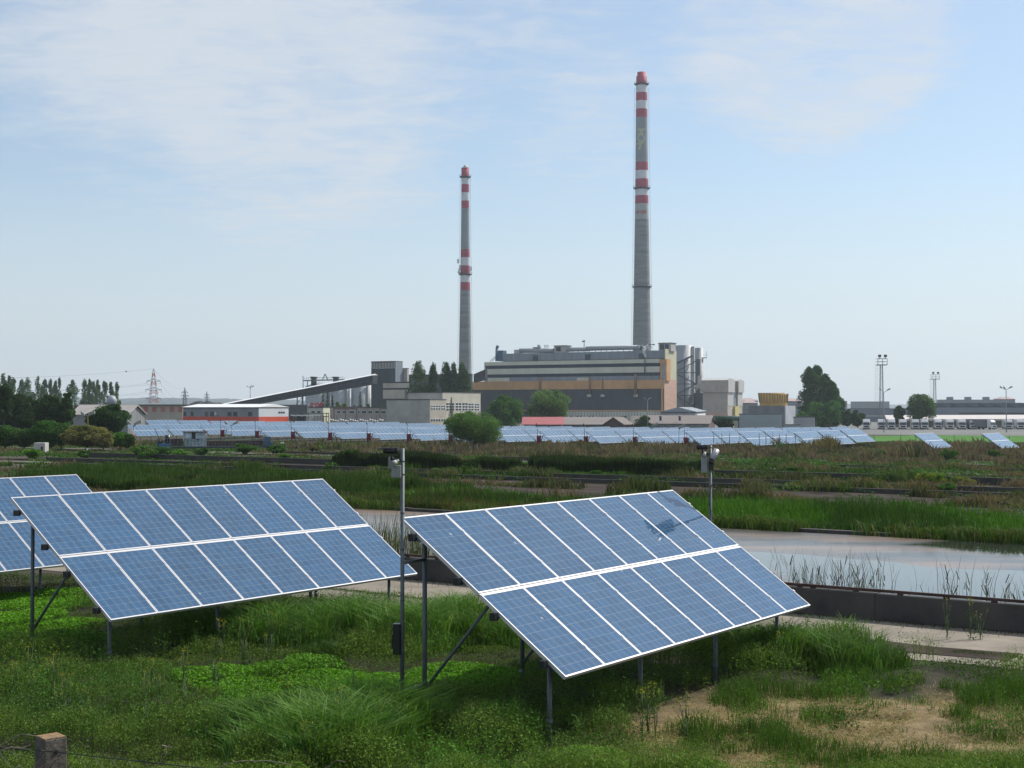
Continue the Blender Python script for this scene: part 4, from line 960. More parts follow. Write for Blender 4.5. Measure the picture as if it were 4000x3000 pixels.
# ---- helper: plain building with rows of windows
def building(name, label, cat, px0, px1, Y, py_top, m, ang=-30, pxr=None, depth=8, roof=None, windows=(), m_end=None, gable=0.0, gable_px=None, group=None, win_m=None, end_windows=(), roof_m=None, eave=.4):
    f = Fac(px1, Y, ang); b = f.base(); r = thing(name, label, cat, b, 0, group)
    s0 = f.s(px0); dd = f.d(pxr, 0) if pxr else depth
    zt_ = f.z(px1, py_top); z0 = b[2] - 1.0
    mb = MB(); f.box(mb, s0, 0, 0, dd, z0, zt_); mb.build('wall', m, r)
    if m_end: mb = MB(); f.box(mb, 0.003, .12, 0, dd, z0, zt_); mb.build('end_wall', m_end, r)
    if gable:      # ridge along the facade
        mb = MB(); h = gable
        mb.prism([f.pt(s0 - eave, -eave, zt_), f.pt(s0 - eave, dd / 2, zt_ + h), f.pt(s0 - eave, dd + eave, zt_), f.pt(s0 - eave, dd + eave, zt_ + .15), f.pt(s0 - eave, dd / 2, zt_ + h + .25), f.pt(s0 - eave, -eave, zt_ + .15)], f.pt(0, 0, 0), f.pt(-s0 + 2 * eave, 0, 0)); mb.build('roof', roof_m or roofd, r)
        mb = MB()
        for s_ in (s0 + .02, -.12): mb.prism([f.pt(s_, 0, zt_), f.pt(s_, dd / 2, zt_ + h - .05), f.pt(s_, dd, zt_)], f.pt(0, 0, 0), f.pt(.1, 0, 0))
        mb.build('gable', m_end or m, r)
    else:
        mb = MB(); f.box(mb, s0 - eave * .5, eave * .5, -eave * .5, dd + eave * .5, zt_, zt_ + .25); mb.build('roof', roof_m or roofd, r)
    for (a, b_, t, bt) in windows:
        mb = MB(); f.box(mb, f.s(a), f.s(b_), -.09, .02, f.z(px1, bt), f.z(px1, t)); w = mb.build('window', whitew, r)
        sa, sb = f.s(a), f.s(b_); za, zc_ = f.z(px1, bt), f.z(px1, t); n = max(1, round((sb - sa) / 1.3)); mb = MB()
        for k in range(n): u0 = sa + (sb - sa) * k / n; u1 = sa + (sb - sa) * (k + 1) / n; f.box(mb, u0 + .08, u1 - .08, -.10, -.0905, za + .1, zc_ - .1)
        mb.build('pane', win_m or win, w)
    for (a, b_, t, bt, rows_) in end_windows:     # px along the end wall
        d0, d1 = f.d(a, .13), f.d(b_, .13); za, zc_ = f.z(a, bt, s=.13, d=d0), f.z(a, t, s=.13, d=d0); mb = MB(); f.box(mb, .125, .17, d0, d1, za, zc_); w = mb.build('window', whitew, r)
        mb = MB(); n = max(1, round((d1 - d0) / 1.6))
        for k in range(n):
            for q in range(rows_): f.box(mb, .171, .18, d0 + (d1 - d0) * k / n + .12, d0 + (d1 - d0) * (k + 1) / n - .12, za + (zc_ - za) * q / rows_ + .1, za + (zc_ - za) * (q + 1) / rows_ - .1)
        mb.build('pane', win, w)
    return r, f, zt_, dd
# concrete office block with the bright end wall
building('concrete_block', 'windowless grey concrete block with a taller hall behind it', 'office building', 1510, 1678, 440, 1562, conc2, pxr=1741, m_end=beige,
         end_windows=[(1682, 1700, 1583, 1602, 2), (1702, 1720, 1583, 1602, 2), (1722, 1739, 1583, 1602, 2), (1682, 1700, 1636, 1648, 1), (1702, 1720, 1636, 1648, 1), (1722, 1739, 1636, 1648, 1), (1682, 1700, 1660, 1671, 1), (1722, 1739, 1660, 1671, 1)])
f_ = Fac(1728, 455)
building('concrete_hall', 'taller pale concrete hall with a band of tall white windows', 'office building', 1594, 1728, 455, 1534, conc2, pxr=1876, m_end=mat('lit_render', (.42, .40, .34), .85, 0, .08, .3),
         end_windows=[(1742, 1775, 1573, 1605, 3), (1779, 1802, 1573, 1605, 3), (1805, 1827, 1573, 1605, 3), (1829, 1850, 1575, 1605, 3), (1853, 1872, 1576, 1605, 3), (1742, 1760, 1637, 1649, 1), (1765, 1800, 1637, 1649, 1)])
# two storey office behind the switchyard
wl = []
for (a, b) in ((1316, 1330), (1338, 1350), (1364, 1384), (1398, 1406), (1413, 1432), (1438, 1455), (1464, 1482), (1488, 1508)): wl.append((a, b, 1604, 1616)); 
for (a, b) in ((1363, 1382), (1398, 1406), (1413, 1432), (1437, 1449)): wl.append((a, b, 1634, 1642))
building('office_wing', 'long two storey pinkish office wing behind the switchyard', 'office building', 1288, 1512, 480, 1592, mat('pinkish_render', (.30, .27, .26), .85, 0, .1, .2), ang=-4, depth=12, windows=wl)
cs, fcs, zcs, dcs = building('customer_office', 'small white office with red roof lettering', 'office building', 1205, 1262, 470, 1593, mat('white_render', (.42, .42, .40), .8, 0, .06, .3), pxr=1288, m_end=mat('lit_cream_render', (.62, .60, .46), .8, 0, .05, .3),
         windows=[(1216, 1231, 1604, 1614), (1239, 1254, 1604, 1614), (1216, 1231, 1636, 1641)])
q = fcs.pt(fcs.s(1235, -.3), -.3, zcs + .3)
me = text_mesh('e·on', 3.1, .35, .14, lambda co: fcs.e * co.x + fcs.n * (-co.z) + Vector((0, 0, co.y)) + Vector(q) - cs.location); me.materials.append(mat('sign_red', (.30, .02, .03), .4, 0, .05, 1))
o = bpy.data.objects.new('roof_lettering', me); COL.objects.link(o); o.parent = cs
# coal tower
cp = mat('vertical_ribs', (.09, .10, .115), .6, .1, .1, .2)
ct_, fct, zct, dct = building('coal_tower', 'dark coal transfer tower with ribbed top at the end of the conveyor', 'industrial tower', 1450, 1544, 640, 1412, darkb, pxr=1572, m_end=greyclad)
mb = MB()
for k in range(16): s_ = fct.s(1450) + .4 + k * (-fct.s(1450) - .8) / 15; fct.box(mb, s_ - .15, s_ + .15, -.2, -.003, fct.z(1544, 1437), fct.z(1544, 1415))
fct.box(mb, fct.s(1450), 0, -.25, -.002, fct.z(1544, 1438.5), fct.z(1544, 1437)); mb.build('facade_ribs', beigeL, ct_)
building('bunker_wing', 'long dark bunker wing running behind the poplars', 'industrial building', 1500, 1838, 690, 1462, darkb, depth=2)
building('tower_annex', 'small pale annex on the right shoulder of the coal tower', 'industrial building', 1545, 1590, 645, 1440, conc2, pxr=1596, m_end=beige)
bl, fbl, _, _ = building('band_block', 'dark block with two pale horizontal bands under the coal tower', 'industrial building', 1496, 1600, 600, 1493, darkb, depth=9)
mb = MB(); fbl.box(mb, fbl.s(1497), -.2, -.2, -.003, fbl.z(1600, 1515), fbl.z(1600, 1496)); fbl.box(mb, fbl.s(1497), -.9, -.2, -.003, fbl.z(1600, 1557), fbl.z(1600, 1522)); mb.build('pale_band', beige, bl)
# conveyor gallery
cg = thing('conveyor_gallery', 'long inclined coal conveyor gallery with a bright white roof edge', 'conveyor', (P(860, 1, 600).x, 600, gzf(-123, 600)))
pa, pb_ = P(866, 1581, 600), P(1456, 1465, 632)
h0, h1 = 18 / FPX * 600, 34 / FPX * 632
mb = MB(); mb.hexa([pa + Vector((0, 0, -h0)), pb_ + Vector((0, 0, -h1)), pb_ + Vector((2, 4, -h1)), pa + Vector((2, 4, -h0)), pa, pb_, pb_ + Vector((2, 4, 0)), pa + Vector((2, 4, 0))]); mb.build('gallery_wall', mat('gallery_sheet', (.022, .030, .038), .7, 0, .5, .6), cg)
mb = MB(); o_ = pb_ - pa; mb.prism([pa + Vector((-.1, -.4, -.1)), pa + Vector((.9, 1.9, .62)), pa + Vector((2.1, 4.5, -.1))], Vector((0, 0, 0)), o_); mb.build('gallery_roof', mat('white_roof_sheet', (.80, .80, .80), .35, .1, .05, .3), cg)
mb = MB(); n = 44
for k in range(n + 1):
    a = pa.lerp(pb_, k / n); h = h0 + (h1 - h0) * k / n
    p0_ = a + Vector((0, -.15, -h * .12)); p1_ = a + Vector((0, -.15, -h * .55)); mb.bar(p0_, p1_, .18)
    if k < n: b2_ = pa.lerp(pb_, (k + 1) / n) + Vector((0, -.15, -h * .12)); mb.bar(p1_, b2_, .16)
for fz in (.10, .57, .98): mb.bar(pa + Vector((0, -.18, -h0 * fz)), pb_ + Vector((0, -.18, -h1 * fz)), .25)
mb.build('truss', mat('truss_grey', (.05, .058, .06), .7, .1, .2, 1), cg)
mb = MB()
for px in (1153, 1172):
    f_k = (px - 866) / (1456 - 866); a = pa.lerp(pb_, f_k); zg = gzf(a.x, a.y); mb.bar((a.x, a.y + .5, zg), (a.x, a.y + .5, a.z - 3), .45)
a = pa.lerp(pb_, .48); b = pa.lerp(pb_, .52)
zt_ = a.z - 3
for k in range(4): z0 = gzf(a.x, a.y) + k * (zt_ - gzf(a.x, a.y)) / 4; z1 = z0 + (zt_ - gzf(a.x, a.y)) / 4; mb.bar(((a if k % 2 else b).x, a.y + .5, z0), ((b if k % 2 else a).x, a.y + .5, z1), .2)
mb.build('trestle', dark_steel, cg)
mb = MB(); mb.bar(pa + Vector((0, 0, 0)), P(826, 1588, 598), .5); mb.bar(pa + Vector((3, 0, -.6)), P(840, 1588, 598), .35); mb.build('tail_frame', beigeL, cg)
c2g = thing('link_conveyor', 'short inclined link bridge left of the striped hall', 'conveyor', (P(1850, 1, 735).x, 735, gzf(-20, 735)))
a, b = P(1850, 1462, 735), P(1896, 1442, 738); mb = MB(); mb.hexa([a + Vector((0, 0, -4.2)), b + Vector((0, 0, -5.5)), b + Vector((1, 5, -5.5)), a + Vector((1, 5, -4.2)), a, b, b + Vector((1, 5, 0)), a + Vector((1, 5, 0))]); mb.build('gallery_wall', MATS['gallery_sheet'], c2g)
mb = MB()
for k in range(9): mb.bar(a.lerp(b, k / 8) + Vector((0, -.2, -1)), a.lerp(b, min(1, (k + 1) / 8)) + Vector((0, -.2, -4 if k % 2 else -1)), .25)
mb.bar(P(1868, 1490, 735), P(1868, 1480, 735), .8); mb.build('truss', MATS['truss_grey'], c2g)
# coal heap
mb = MB(); hp = P(800, 1500, 560); n = 26
for k in range(n):
    pass
xs = np.linspace(-1, 1, 40); ys = np.linspace(-1, 1, 16); A2, B2 = np.meshgrid(xs, ys)
zz2 = 2.9 * np.clip(1 - np.abs(A2) ** 3, 0, 1) * np.clip(1 - B2 ** 2, 0, 1) * (.7 + .5 * fbm(A2 * 40, B2 * 15, 7, 5)) 
Vh = np.stack([A2.ravel() * 9, B2.ravel() * 8, zz2.ravel() - .2], 1); kk = (np.arange(15)[:, None] * 40 + np.arange(39)[None, :]).ravel()
o = npmesh('coal_heap', Vh, np.stack([kk, kk + 1, kk + 41, kk + 40], 1), mat('coal', (.012, .012, .013), .7, 0, .3, 1.5)); o.location = (P(812, 1, 575).x, 575, P(812, 1593, 575).z); tag(o, 'flat black coal heap under the foot of the conveyor', 'coal heap')
# fuel silos with gantry
SG = 'three wide grey silos behind the conveyor'
for (px, w, lab, pt_) in ((1247, 108, 'leftmost of the three wide grey silos, under the gantry', 1509), (1322, 84, 'middle wide grey silo, partly hidden by the spruces', 1507), (1408, 72, 'rightmost wide grey silo, next to the coal tower', 1502)):
    r, c, q, zt = cyl('storage_silo', lab, px, 760, w, pt_, silo, 'silo', dome=2.2, group=SG)
    mb = MB(); mb.tube((c.x + q * .98, c.y - q * .5, gzf(c.x, c.y)), (c.x + q * .98, c.y - q * .5, zt), .8, n=8); mb.tube((c.x + q * .9, c.y - q * .75, gzf(c.x, c.y)), (c.x + q * .9, c.y - q * .75, zt), .3, n=6); mb.build('riser_pipe', beigeL, r)
gt = thing('silo_gantry', 'blue steel gantry walkway above the wide grey silos', 'gantry', (P(1185, 1, 750).x, 750, gzf(-110, 750)))
a, b = P(1184, 1487, 750), P(1345, 1483, 750); mb = MB(); mb.bar(a, b, .5, .6); z1 = a.z + 2.2
mb.tube((a.x, a.y, gzf(a.x, a.y)), (a.x, a.y, P(1184, 1468, 750).z), .25, n=6); mb.tube((a.x + 2.3, a.y, a.z), (a.x + 2.3, a.y, a.z - 4), .25, n=6)
for k in range(24): p = a.lerp(b, k / 23); mb.bar(p, p + Vector((0, 0, 1.4)), .1)
mb.bar(a + Vector((0, 0, 1.4)), b + Vector((0, 0, 1.4)), .12); mb.build('gantry_beam', blue_p, gt)
mb = MB()
for px in (1226, 1312): q = P(px, 1484, 750); mb.tube(q + Vector((0, 0, -3)), q + Vector((0, 0, 1.4)), 1.5, n=10); mb.tube(q + Vector((0, 0, 1)), q + Vector((0, 0, 1.7)), 2.0, n=10)
q = P(1270, 1486, 749); mb.bar(q + Vector((-1.6, 0, 0)), q + Vector((0, 0, 3.4)), .4); mb.bar(q + Vector((1.6, 0, 0)), q + Vector((0, 0, 3.4)), .4)
mb.build('filter_head', dark_steel, gt)

# ---- left: halls
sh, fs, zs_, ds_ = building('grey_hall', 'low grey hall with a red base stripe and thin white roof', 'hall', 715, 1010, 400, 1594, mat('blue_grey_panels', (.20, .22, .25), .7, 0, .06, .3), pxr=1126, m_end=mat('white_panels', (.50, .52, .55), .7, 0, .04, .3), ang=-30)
redst = mat('red_stripe_paint', (.50, .06, .025), .6, 0, .05, .5)
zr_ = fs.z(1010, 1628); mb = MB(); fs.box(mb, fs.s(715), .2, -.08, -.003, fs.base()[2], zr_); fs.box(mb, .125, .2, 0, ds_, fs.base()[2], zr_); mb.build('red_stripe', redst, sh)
mb = MB(); zt2 = zs_ + .26; 
mb.prism([fs.pt(.3, -.4, zt2), fs.pt(.3, ds_ * .5, zt2 + .9), fs.pt(.3, ds_ + .4, zt2)], fs.pt(0, 0, 0), fs.pt(fs.s(715) - .6, 0, 0)); mb.build('roof_ridge', MATS['white_roof_sheet'], sh)
mb = MB()
for a, b in ((717, 727), (745, 756), (822, 836), (889, 904), (912, 927), (970, 985)): fs.box(mb, fs.s(a), fs.s(b), -.07, -.002, fs.z(1010, 1626), fs.z(1010, 1609))
for a in (1088, 1097, 1106): d0 = fs.d(a, .13); fs.box(mb, .125, .2, d0, d0 + .7, fs.z(1100, 1614, s=.13, d=d0), fs.z(1100, 1608, s=.13, d=d0))
mb.build('window', win, sh)
mb = MB(); fs.box(mb, fs.s(800), fs.s(813), -.07, -.002, fs.z(1010, 1629), fs.z(1010, 1609)); mb.build('door', mat('brown_door', (.10, .08, .08), .6, 0, .1, 1), sh)
mb = MB(); fs.box(mb, fs.s(843), fs.s(849), -.5, -.003, fs.z(1010, 1616), fs.z(1010, 1610)); fs.box(mb, fs.s(842), fs.s(850), -.5, -.004, fs.z(1010, 1622), fs.z(1010, 1617)); mb.build('air_unit', white, sh)
# beige hall with salmon squares
bh, fb, zb_, db_ = building('beige_hall', 'long beige hall with a row of faded red squares below a dark roof', 'hall', 340, 714, 440, 1583, beige, ang=-8, depth=20, eave=1.4)
mb = MB(); sq = mat('faded_red_square', (.36, .13, .12), .8, 0, .1, .5)
for k in range(11): px = 360 + k * 33.6; fb.box(mb, fb.s(px), fb.s(px + 17), -.05, -.002, fb.z(714, 1609), fb.z(714, 1589))
mb.build('red_square', sq, bh)
mb = MB(); fb.box(mb, fb.s(290), fb.s(341), 0, 18, fb.base()[2] - 1, fb.z(714, 1583)); mb.build('dark_bay', mat('dark_brick', (.10, .05, .045), .8, 0, .2, .5), bh)
mb = MB(); q = fb.pt(fb.s(395), 8, zb_); mb.lathe((q.x, q.y, zb_), [(.9, 0), (1.5, .8), (1.6, 1.8), (1.0, 2.8), (.2, 3.2)], 16); mb.build('roof_dome', silo, bh)
# corrugated shed at the left
sd, fsd, zsd, dsd = building('corrugated_shed', 'grey corrugated shed beside the round tree, with a pale sloping roof', 'shed', 283, 500, 300, 1622, mat('corrugated_sheet', (.24, .25, .25), .6, .3, .15, .6, stretch=(6, 6, .2)), pxr=566, ang=-20, gable=2.0, roof_m=mat('pale_roof_sheet', (.42, .38, .35), .6, .1, .1, .5))
# low building, roofs right of centre
building('red_roof_house', 'low house with a faded red roof beside two round trees', 'house', 2048, 2192, 420, 1660, mat('blue_grey_render', (.16, .19, .22), .8, 0, .2, .4), ang=-3, depth=12, gable=2.1, roof_m=mat('faded_red_roof', (.34, .10, .105), .8, 0, .12, 1.2, stretch=(.2, 3, 1)), eave=.8)
building('grey_roof_house', 'long low house with a grey brown roof right of the red one', 'house', 2198, 2424, 420, 1660, MATS['blue_grey_render'], ang=-3, depth=12, gable=2.1, roof_m=mat('brown_grey_roof', (.20, .175, .165), .85, 0, .12, 1.2, stretch=(.2, 3, 1)), eave=.8, m_end=MATS['white_render'])
br, fbr, zbr, dbr = building('brown_roof_barrack', 'long low barrack with a brown roof and two vents, before the arched shed', 'house', 2508, 2765, 425, 1657, mat('pale_blue_render', (.20, .23, .25), .85, 0, .15, .5), ang=-10, depth=11, gable=2.3, roof_m=mat('brown_roof', (.155, .13, .12), .85, 0, .12, 1.2), m_end=mat('brown_gable', (.085, .05, .05), .85, 0, .15, 1), eave=.7,
    windows=[(2520 + k * 30, 2532 + k * 30, 1662, 1669) for k in range(8)], pxr=2788)
mb = MB()
for px in (2580, 2655): q = fbr.pt(fbr.s(px, 3), 3, zbr + 1.0); mb.tube(q, q + Vector((0, 0, 1.2)), .35, n=8); mb.tube(q + Vector((0, 0, 1.1)), q + Vector((0, 0, 1.5)), .6, .2, n=8)
mb.build('roof_vent', dark_steel, br)
building('small_gable_house', 'small dark gabled house between the two long low roofs', 'house', 2434, 2470, 415, 1659, MATS['brown_gable'], ang=60, depth=6, gable=2.0, roof_m=MATS['brown_roof'])
building('link_roof', 'short brown roofed building behind the small gabled house', 'house', 2470, 2512, 425, 1657, MATS['brown_gable'], ang=-5, depth=10, gable=2.2, roof_m=MATS['brown_roof'])
# arched grey shed
ga, fg, zga, dga = building('arched_shed', 'grey shed with a shallow gable and a long window strip', 'shed', 2585, 2716, 470, 1612, mat('grey_blue_sheet', (.22, .25, .28), .7, 0, .08, .3), ang=-10, pxr=2758, windows=[(2605, 2696, 1619, 1636)])
mb = MB(); zt_ = zga + .26; sm = (fg.s(2585) + 0) / 2
mb.prism([fg.pt(fg.s(2585) - .5, -.5, zt_), fg.pt(0.5, -.5, zt_), fg.pt(sm, -.5, zt_ + 1.6)], fg.pt(0, 0, 0), fg.pt(0, dga + 1, 0)); mb.build('gable_roof', MATS['grey_blue_sheet'], ga)
mb = MB(); f0 = fg.d(2722, .13); f1 = fg.d(2752, .13); fg.box(mb, .125, .3, f0, f1, fg.base()[2], zga - .5); w_ = mb.build('gate_frame', whitew, ga)
mb = MB(); fg.box(mb, .3, .34, f0 + 1.2, f1 - 1.2, fg.base()[2], zga - 1.2); mb.build('gate_leaf', greyclad, w_)
# white container house and neighbours
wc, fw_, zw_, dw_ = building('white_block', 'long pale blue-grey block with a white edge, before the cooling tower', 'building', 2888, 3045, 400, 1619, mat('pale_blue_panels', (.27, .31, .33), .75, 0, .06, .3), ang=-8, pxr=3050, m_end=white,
   windows=[(2940, 2951, 1663, 1672), (2953, 2964, 1663, 1672), (2981, 2992, 1663, 1672), (2994, 3002, 1663, 1672)])
mb = MB()
for a, b, t, u in ((2919, 2929, 1631, 1635), (2965, 2976, 1631, 1635)): fw_.box(mb, fw_.s(a), fw_.s(b), -.1, -.003, fw_.z(3045, u), fw_.z(3045, t))
fw_.box(mb, fw_.s(2888), 0, -.06, -.003, fw_.z(3045, 1655), fw_.z(3045, 1654)); mb.build('slot_window', win, wc)
mb = MB(); fw_.box(mb, fw_.s(2996), fw_.s(3009), -.12, -.003, fw_.z(3045, 1651), fw_.z(3045, 1624)); mb.build('door_panel', MATS['grey_blue_sheet'], wc)
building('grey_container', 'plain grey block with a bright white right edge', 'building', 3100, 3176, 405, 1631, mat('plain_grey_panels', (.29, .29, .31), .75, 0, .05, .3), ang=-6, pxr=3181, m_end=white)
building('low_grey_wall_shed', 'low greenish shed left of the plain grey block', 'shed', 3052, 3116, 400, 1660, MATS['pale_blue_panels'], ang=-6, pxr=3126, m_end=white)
building('cream_corner_building', 'small cream building with a green pipe bridge below the twin tower', 'building', 2868, 2892, 520, 1634, cream, ang=-20, depth=6)
pbr = thing('pipe_bridge', 'dark green pipe running below the twin beige tower', 'pipe', (P(2760, 1, 520).x, 520, gzf(71, 520)))
mb = MB(); mb.tube(P(2758, 1633, 522), P(2892, 1635, 515), .85, n=12); mb.tube(P(2758, 1627, 522), P(2892, 1628, 515), .35, n=8); mb.build('pipe', mat('green_pipe', (.02, .07, .05), .6, .1, .2, .6), pbr)
mb = MB()
for px in range(2765, 2890, 24): q = P(px, 1634, 519); mb.bar(q, (q.x, q.y, gzf(q.x, q.y)), .4)
mb.build('pipe_support', dark_steel, pbr)
# long canopy roof, trucks
cn = thing('depot_canopy', 'long flat pale canopy roof behind the parked trucks', 'canopy', (P(3460, 1, 560).x, 560, gzf(148, 560)))
a, b = P(3463, 1637, 560), P(4050, 1636, 548); mb = MB(); mb.hexa([a + Vector((0, 0, -.7)), b + Vector((0, 0, -.7)), b + Vector((3, 14, .6)), a + Vector((3, 14, .6)), a, b, b + Vector((3, 14, 1.5)), a + Vector((3, 14, 1.5))]); mb.build('canopy_roof', mat('pale_canopy', (.50, .46, .44), .7, 0, .05, .3), cn)
mb = MB()
for k in range(19): q = a.lerp(b, k / 18); mb.bar((q.x, q.y + 1, q.z - .6), (q.x, q.y + 1, gzf(q.x, q.y)), .35)
mb.build('column', MATS['pale_canopy'], cn)
mb = MB(); mb.hexa([a + Vector((0, 5, -4.2)), b + Vector((0, 5, -4.2)), b + Vector((0, 6, -4.2)), a + Vector((0, 6, -4.2)), a + Vector((0, 5, -.8)), b + Vector((0, 5, -.8)), b + Vector((0, 6, -.8)), a + Vector((0, 6, -.8))]); mb.build('back_wall', beige, cn)
# trucks seen from the front
truck_w = mat('truck_white', (.55, .56, .56), .35, 0, .04, 1, coat=.4); tarp = mat('grey_tarpaulin', (.13, .135, .15), .6, 0, .1, .5); tyre = mat('tyre_rubber', (.02, .02, .02), .8, 0, .1, 3)
def make_truck():
    r = thing('truck', 'truck', 'truck')
    mb = MB(); prof = [(-1.25, 0, 1.0), (1.25, 0, 1.0), (1.25, 0, 2.3), (1.15, .35, 3.25), (-1.15, .35, 3.25), (-1.25, 0, 2.3)]
    mb.hexa([(-1.25, 0, .55), (1.25, 0, .55), (1.25, 2.2, .55), (-1.25, 2.2, .55), (-1.25, .05, 1.75), (1.25, .05, 1.75), (1.25, 2.2, 1.75), (-1.25, 2.2, 1.75)])
    mb.hexa([(-1.25, .05, 1.75), (1.25, .05, 1.75), (1.25, 2.2, 1.75), (-1.25, 2.2, 1.75), (-1.18, .30, 2.85), (1.18, .30, 2.85), (1.22, 2.2, 2.85), (-1.22, 2.2, 2.85)])
    mb.hexa([(-1.18, .35, 2.85), (1.18, .35, 2.85), (1.22, 2.2, 2.85), (-1.22, 2.2, 2.85), (-1.0, .9, 3.5), (1.0, .9, 3.5), (1.1, 2.2, 3.6), (-1.1, 2.2, 3.6)])
    cab = mb.build('cab', truck_w, r, world=False, bevel=.05)
    mb = MB(); mb.hexa([(-1.12, .03, 1.82), (1.12, .03, 1.82), (1.12, .10, 1.82), (-1.12, .10, 1.82), (-1.08, .24, 2.72), (1.08, .24, 2.72), (1.08, .32, 2.72), (-1.08, .32, 2.72)]); mb.build('windscreen', win, cab, world=False)
    mb = MB(); mb.box(-.8, .8, -.03, .02, .95, 1.55); mb.box(-1.25, 1.25, -.08, .1, .35, .7); mb.build('grille', black, cab, world=False)
    for sx_ in (-1, 1):
        mb = MB(); mb.box(sx_ * 1.0 - .18, sx_ * 1.0 + .18, -.10, 0, .72, .90); mb.build('headlight', mat('lamp_glass', (.5, .5, .5), .15, 0, 0, 1), cab, world=False)
        mb = MB(); mb.box(sx_ * 1.42 - .1, sx_ * 1.42 + .1, .1, .3, 1.9, 2.6); mb.build('mirror', black, cab, world=False)
        for y in (1.1, 5.5, 11.5): mb = MB(); mb.tube((sx_ * 1.02, y, .5), (sx_ * 1.25, y, .5), .5, n=14); mb.build('wheel', tyre, r, world=False)
    mb = MB(); mb.box(-.5, .5, .5, 13, .6, .95); mb.build('chassis', dark_steel, r, world=False)
    mb = MB(); mb.box(-1.27, 1.27, 2.7, 13.4, .98, 3.75); tr_ = mb.build('trailer', truck_w, r, world=False, bevel=.04)
    return r, tr_
TG = 'white trucks parked in a row under the canopy'
tr0, trl0 = make_truck(); first = True
tl = ['first', 'second', 'third', 'fourth', 'fifth', 'sixth', 'seventh', 'eighth', 'ninth', 'tenth', 'eleventh', 'twelfth', 'thirteenth']
for k, px in enumerate((3384, 3443, 3482, 3527, 3576, 3612, 3665, 3712, 3759, 3802, 3884, 3941, 3988)):
    o = tr0 if first else copy_tree(tr0); first = False
    Y = 500 + 3 * math.sin(k * 2.3); x = (px - 2000) / FPX * Y; o.location = (x, Y, P(px, 1680, Y).z); o.rotation_euler = (0, 0, R(-14 if px != 3884 else 35))
    o['group'] = TG; o['label'] = 'white truck facing the camera, %s from the left in the parked row' % tl[k]
    if px == 3884:
        o['label'] = 'truck turned sideways with a dark grey tarpaulin trailer'
        for c_ in o.children:
            if c_.name.startswith('trailer'): c_.data = c_.data.copy(); c_.data.materials[0] = tarp
# right distance: long hall, stepped roof, blocks
F7 = Fac(4080, 760, -4)
lh = thing('long_hall', 'long blue-grey hall with a stepped saw roof at the right edge', 'hall', F7.base())
zz0 = F7.base()[2]; mb = MB(); F7.box(mb, F7.s(3655), 0, 0, 40, zz0 - 1, F7.z(4000, 1592)); mb.build('wall', mat('blue_grey_hall', (.14, .165, .20), .7, 0, .08, .1), lh)
mb = MB(); F7.box(mb, F7.s(3650), 2, -3, 20, F7.z(4000, 1624), F7.z(4000, 1621.5)); F7.box(mb, F7.s(3745), 2, -.1, -.003, F7.z(4000, 1619), F7.z(4000, 1612)); mb.build('dark_window_band', darkb, lh)
mb = MB(); F7.box(mb, F7.s(3380), 2, -6, -3.1, F7.z(4000, 1626), F7.z(4000, 1624)); mb.build('white_eave', white, lh)
mb = MB()
for k in range(9): px = 3655 + k * 54; s_ = F7.s(px); w_ = F7.s(px + 20) - s_; za = F7.z(4000, 1592); mb.prism([F7.pt(s_, 0, za), F7.pt(s_ + w_ * 2.4, 0, za), F7.pt(s_ + w_ * .4, 0, za + 2.6)], F7.pt(0, 0, 0), F7.pt(0, 40, 0))
mb.build('saw_roof', darkb, lh)
lw = building('low_blue_hall', 'low blue-grey hall behind the lattice mast', 'hall', 3350, 3640, 800, 1597, MATS['blue_grey_hall'], ang=-2, depth=20)[0]
CG = 'distant blocks beyond the works'
for (a, b, t, Y, lab, dep) in ((3282, 3309, 1567, 1900, 'narrow distant housing block right of the tall poplar clump', 40), (3352, 3474, 1569, 1800, 'wide distant housing block behind the lattice mast', 40), (3681, 3897, 1562, 1500, 'long distant apartment block with three rooftop boxes', 20), (3907, 3965, 1560, 1400, 'distant domed building at the right edge', 20),
                          (2898, 2960, 1566, 1300, 'distant pink roofed building left of the cooling tower', 20), (2905, 2958, 1575, 1100, 'nearer pale roofed building left of the cooling tower', 20), (3072, 3130, 1568, 1200, 'distant grey roofed building right of the cooling tower', 20), (2890, 2925, 1600, 800, 'small pale shed left of the cooling tower', 10)):
    r, f, zt_, dd = building('distant_building', lab, 'building', a, b, Y, t, mat('hazy_render', (.16, .17, .19), .8, 0, .1, .05), ang=0, depth=dep, group=CG)
    if t == 1562:
        mb = MB()
        for px in (3718, 3789, 3860): f.box(mb, f.s(px - 8), f.s(px + 8), 2, 12, zt_, zt_ + 3.2)
        mb.build('roof_box', mat('hazy_render'.strip(), (.16, .17, .19)), r)
    elif t in (1566, 1575, 1560, 1568): mb = MB(); s_ = f.s(a); mb.hexa([f.pt(s_ - 1, -1, zt_ + .25), f.pt(1, -1, zt_ + .25), f.pt(1, dd, zt_ + .25), f.pt(s_ - 1, dd, zt_ + .25), f.pt(s_ * .7, dd * .4, zt_ + 2.6), f.pt(s_ * .3, dd * .4, zt_ + 2.6), f.pt(s_ * .3, dd * .6, zt_ + 2.6), f.pt(s_ * .7, dd * .6, zt_ + 2.6)]); mb.build('hipped_roof', mat('hazy_pink_roof', (.36, .27, .27), .8, 0, .08, .1), r)
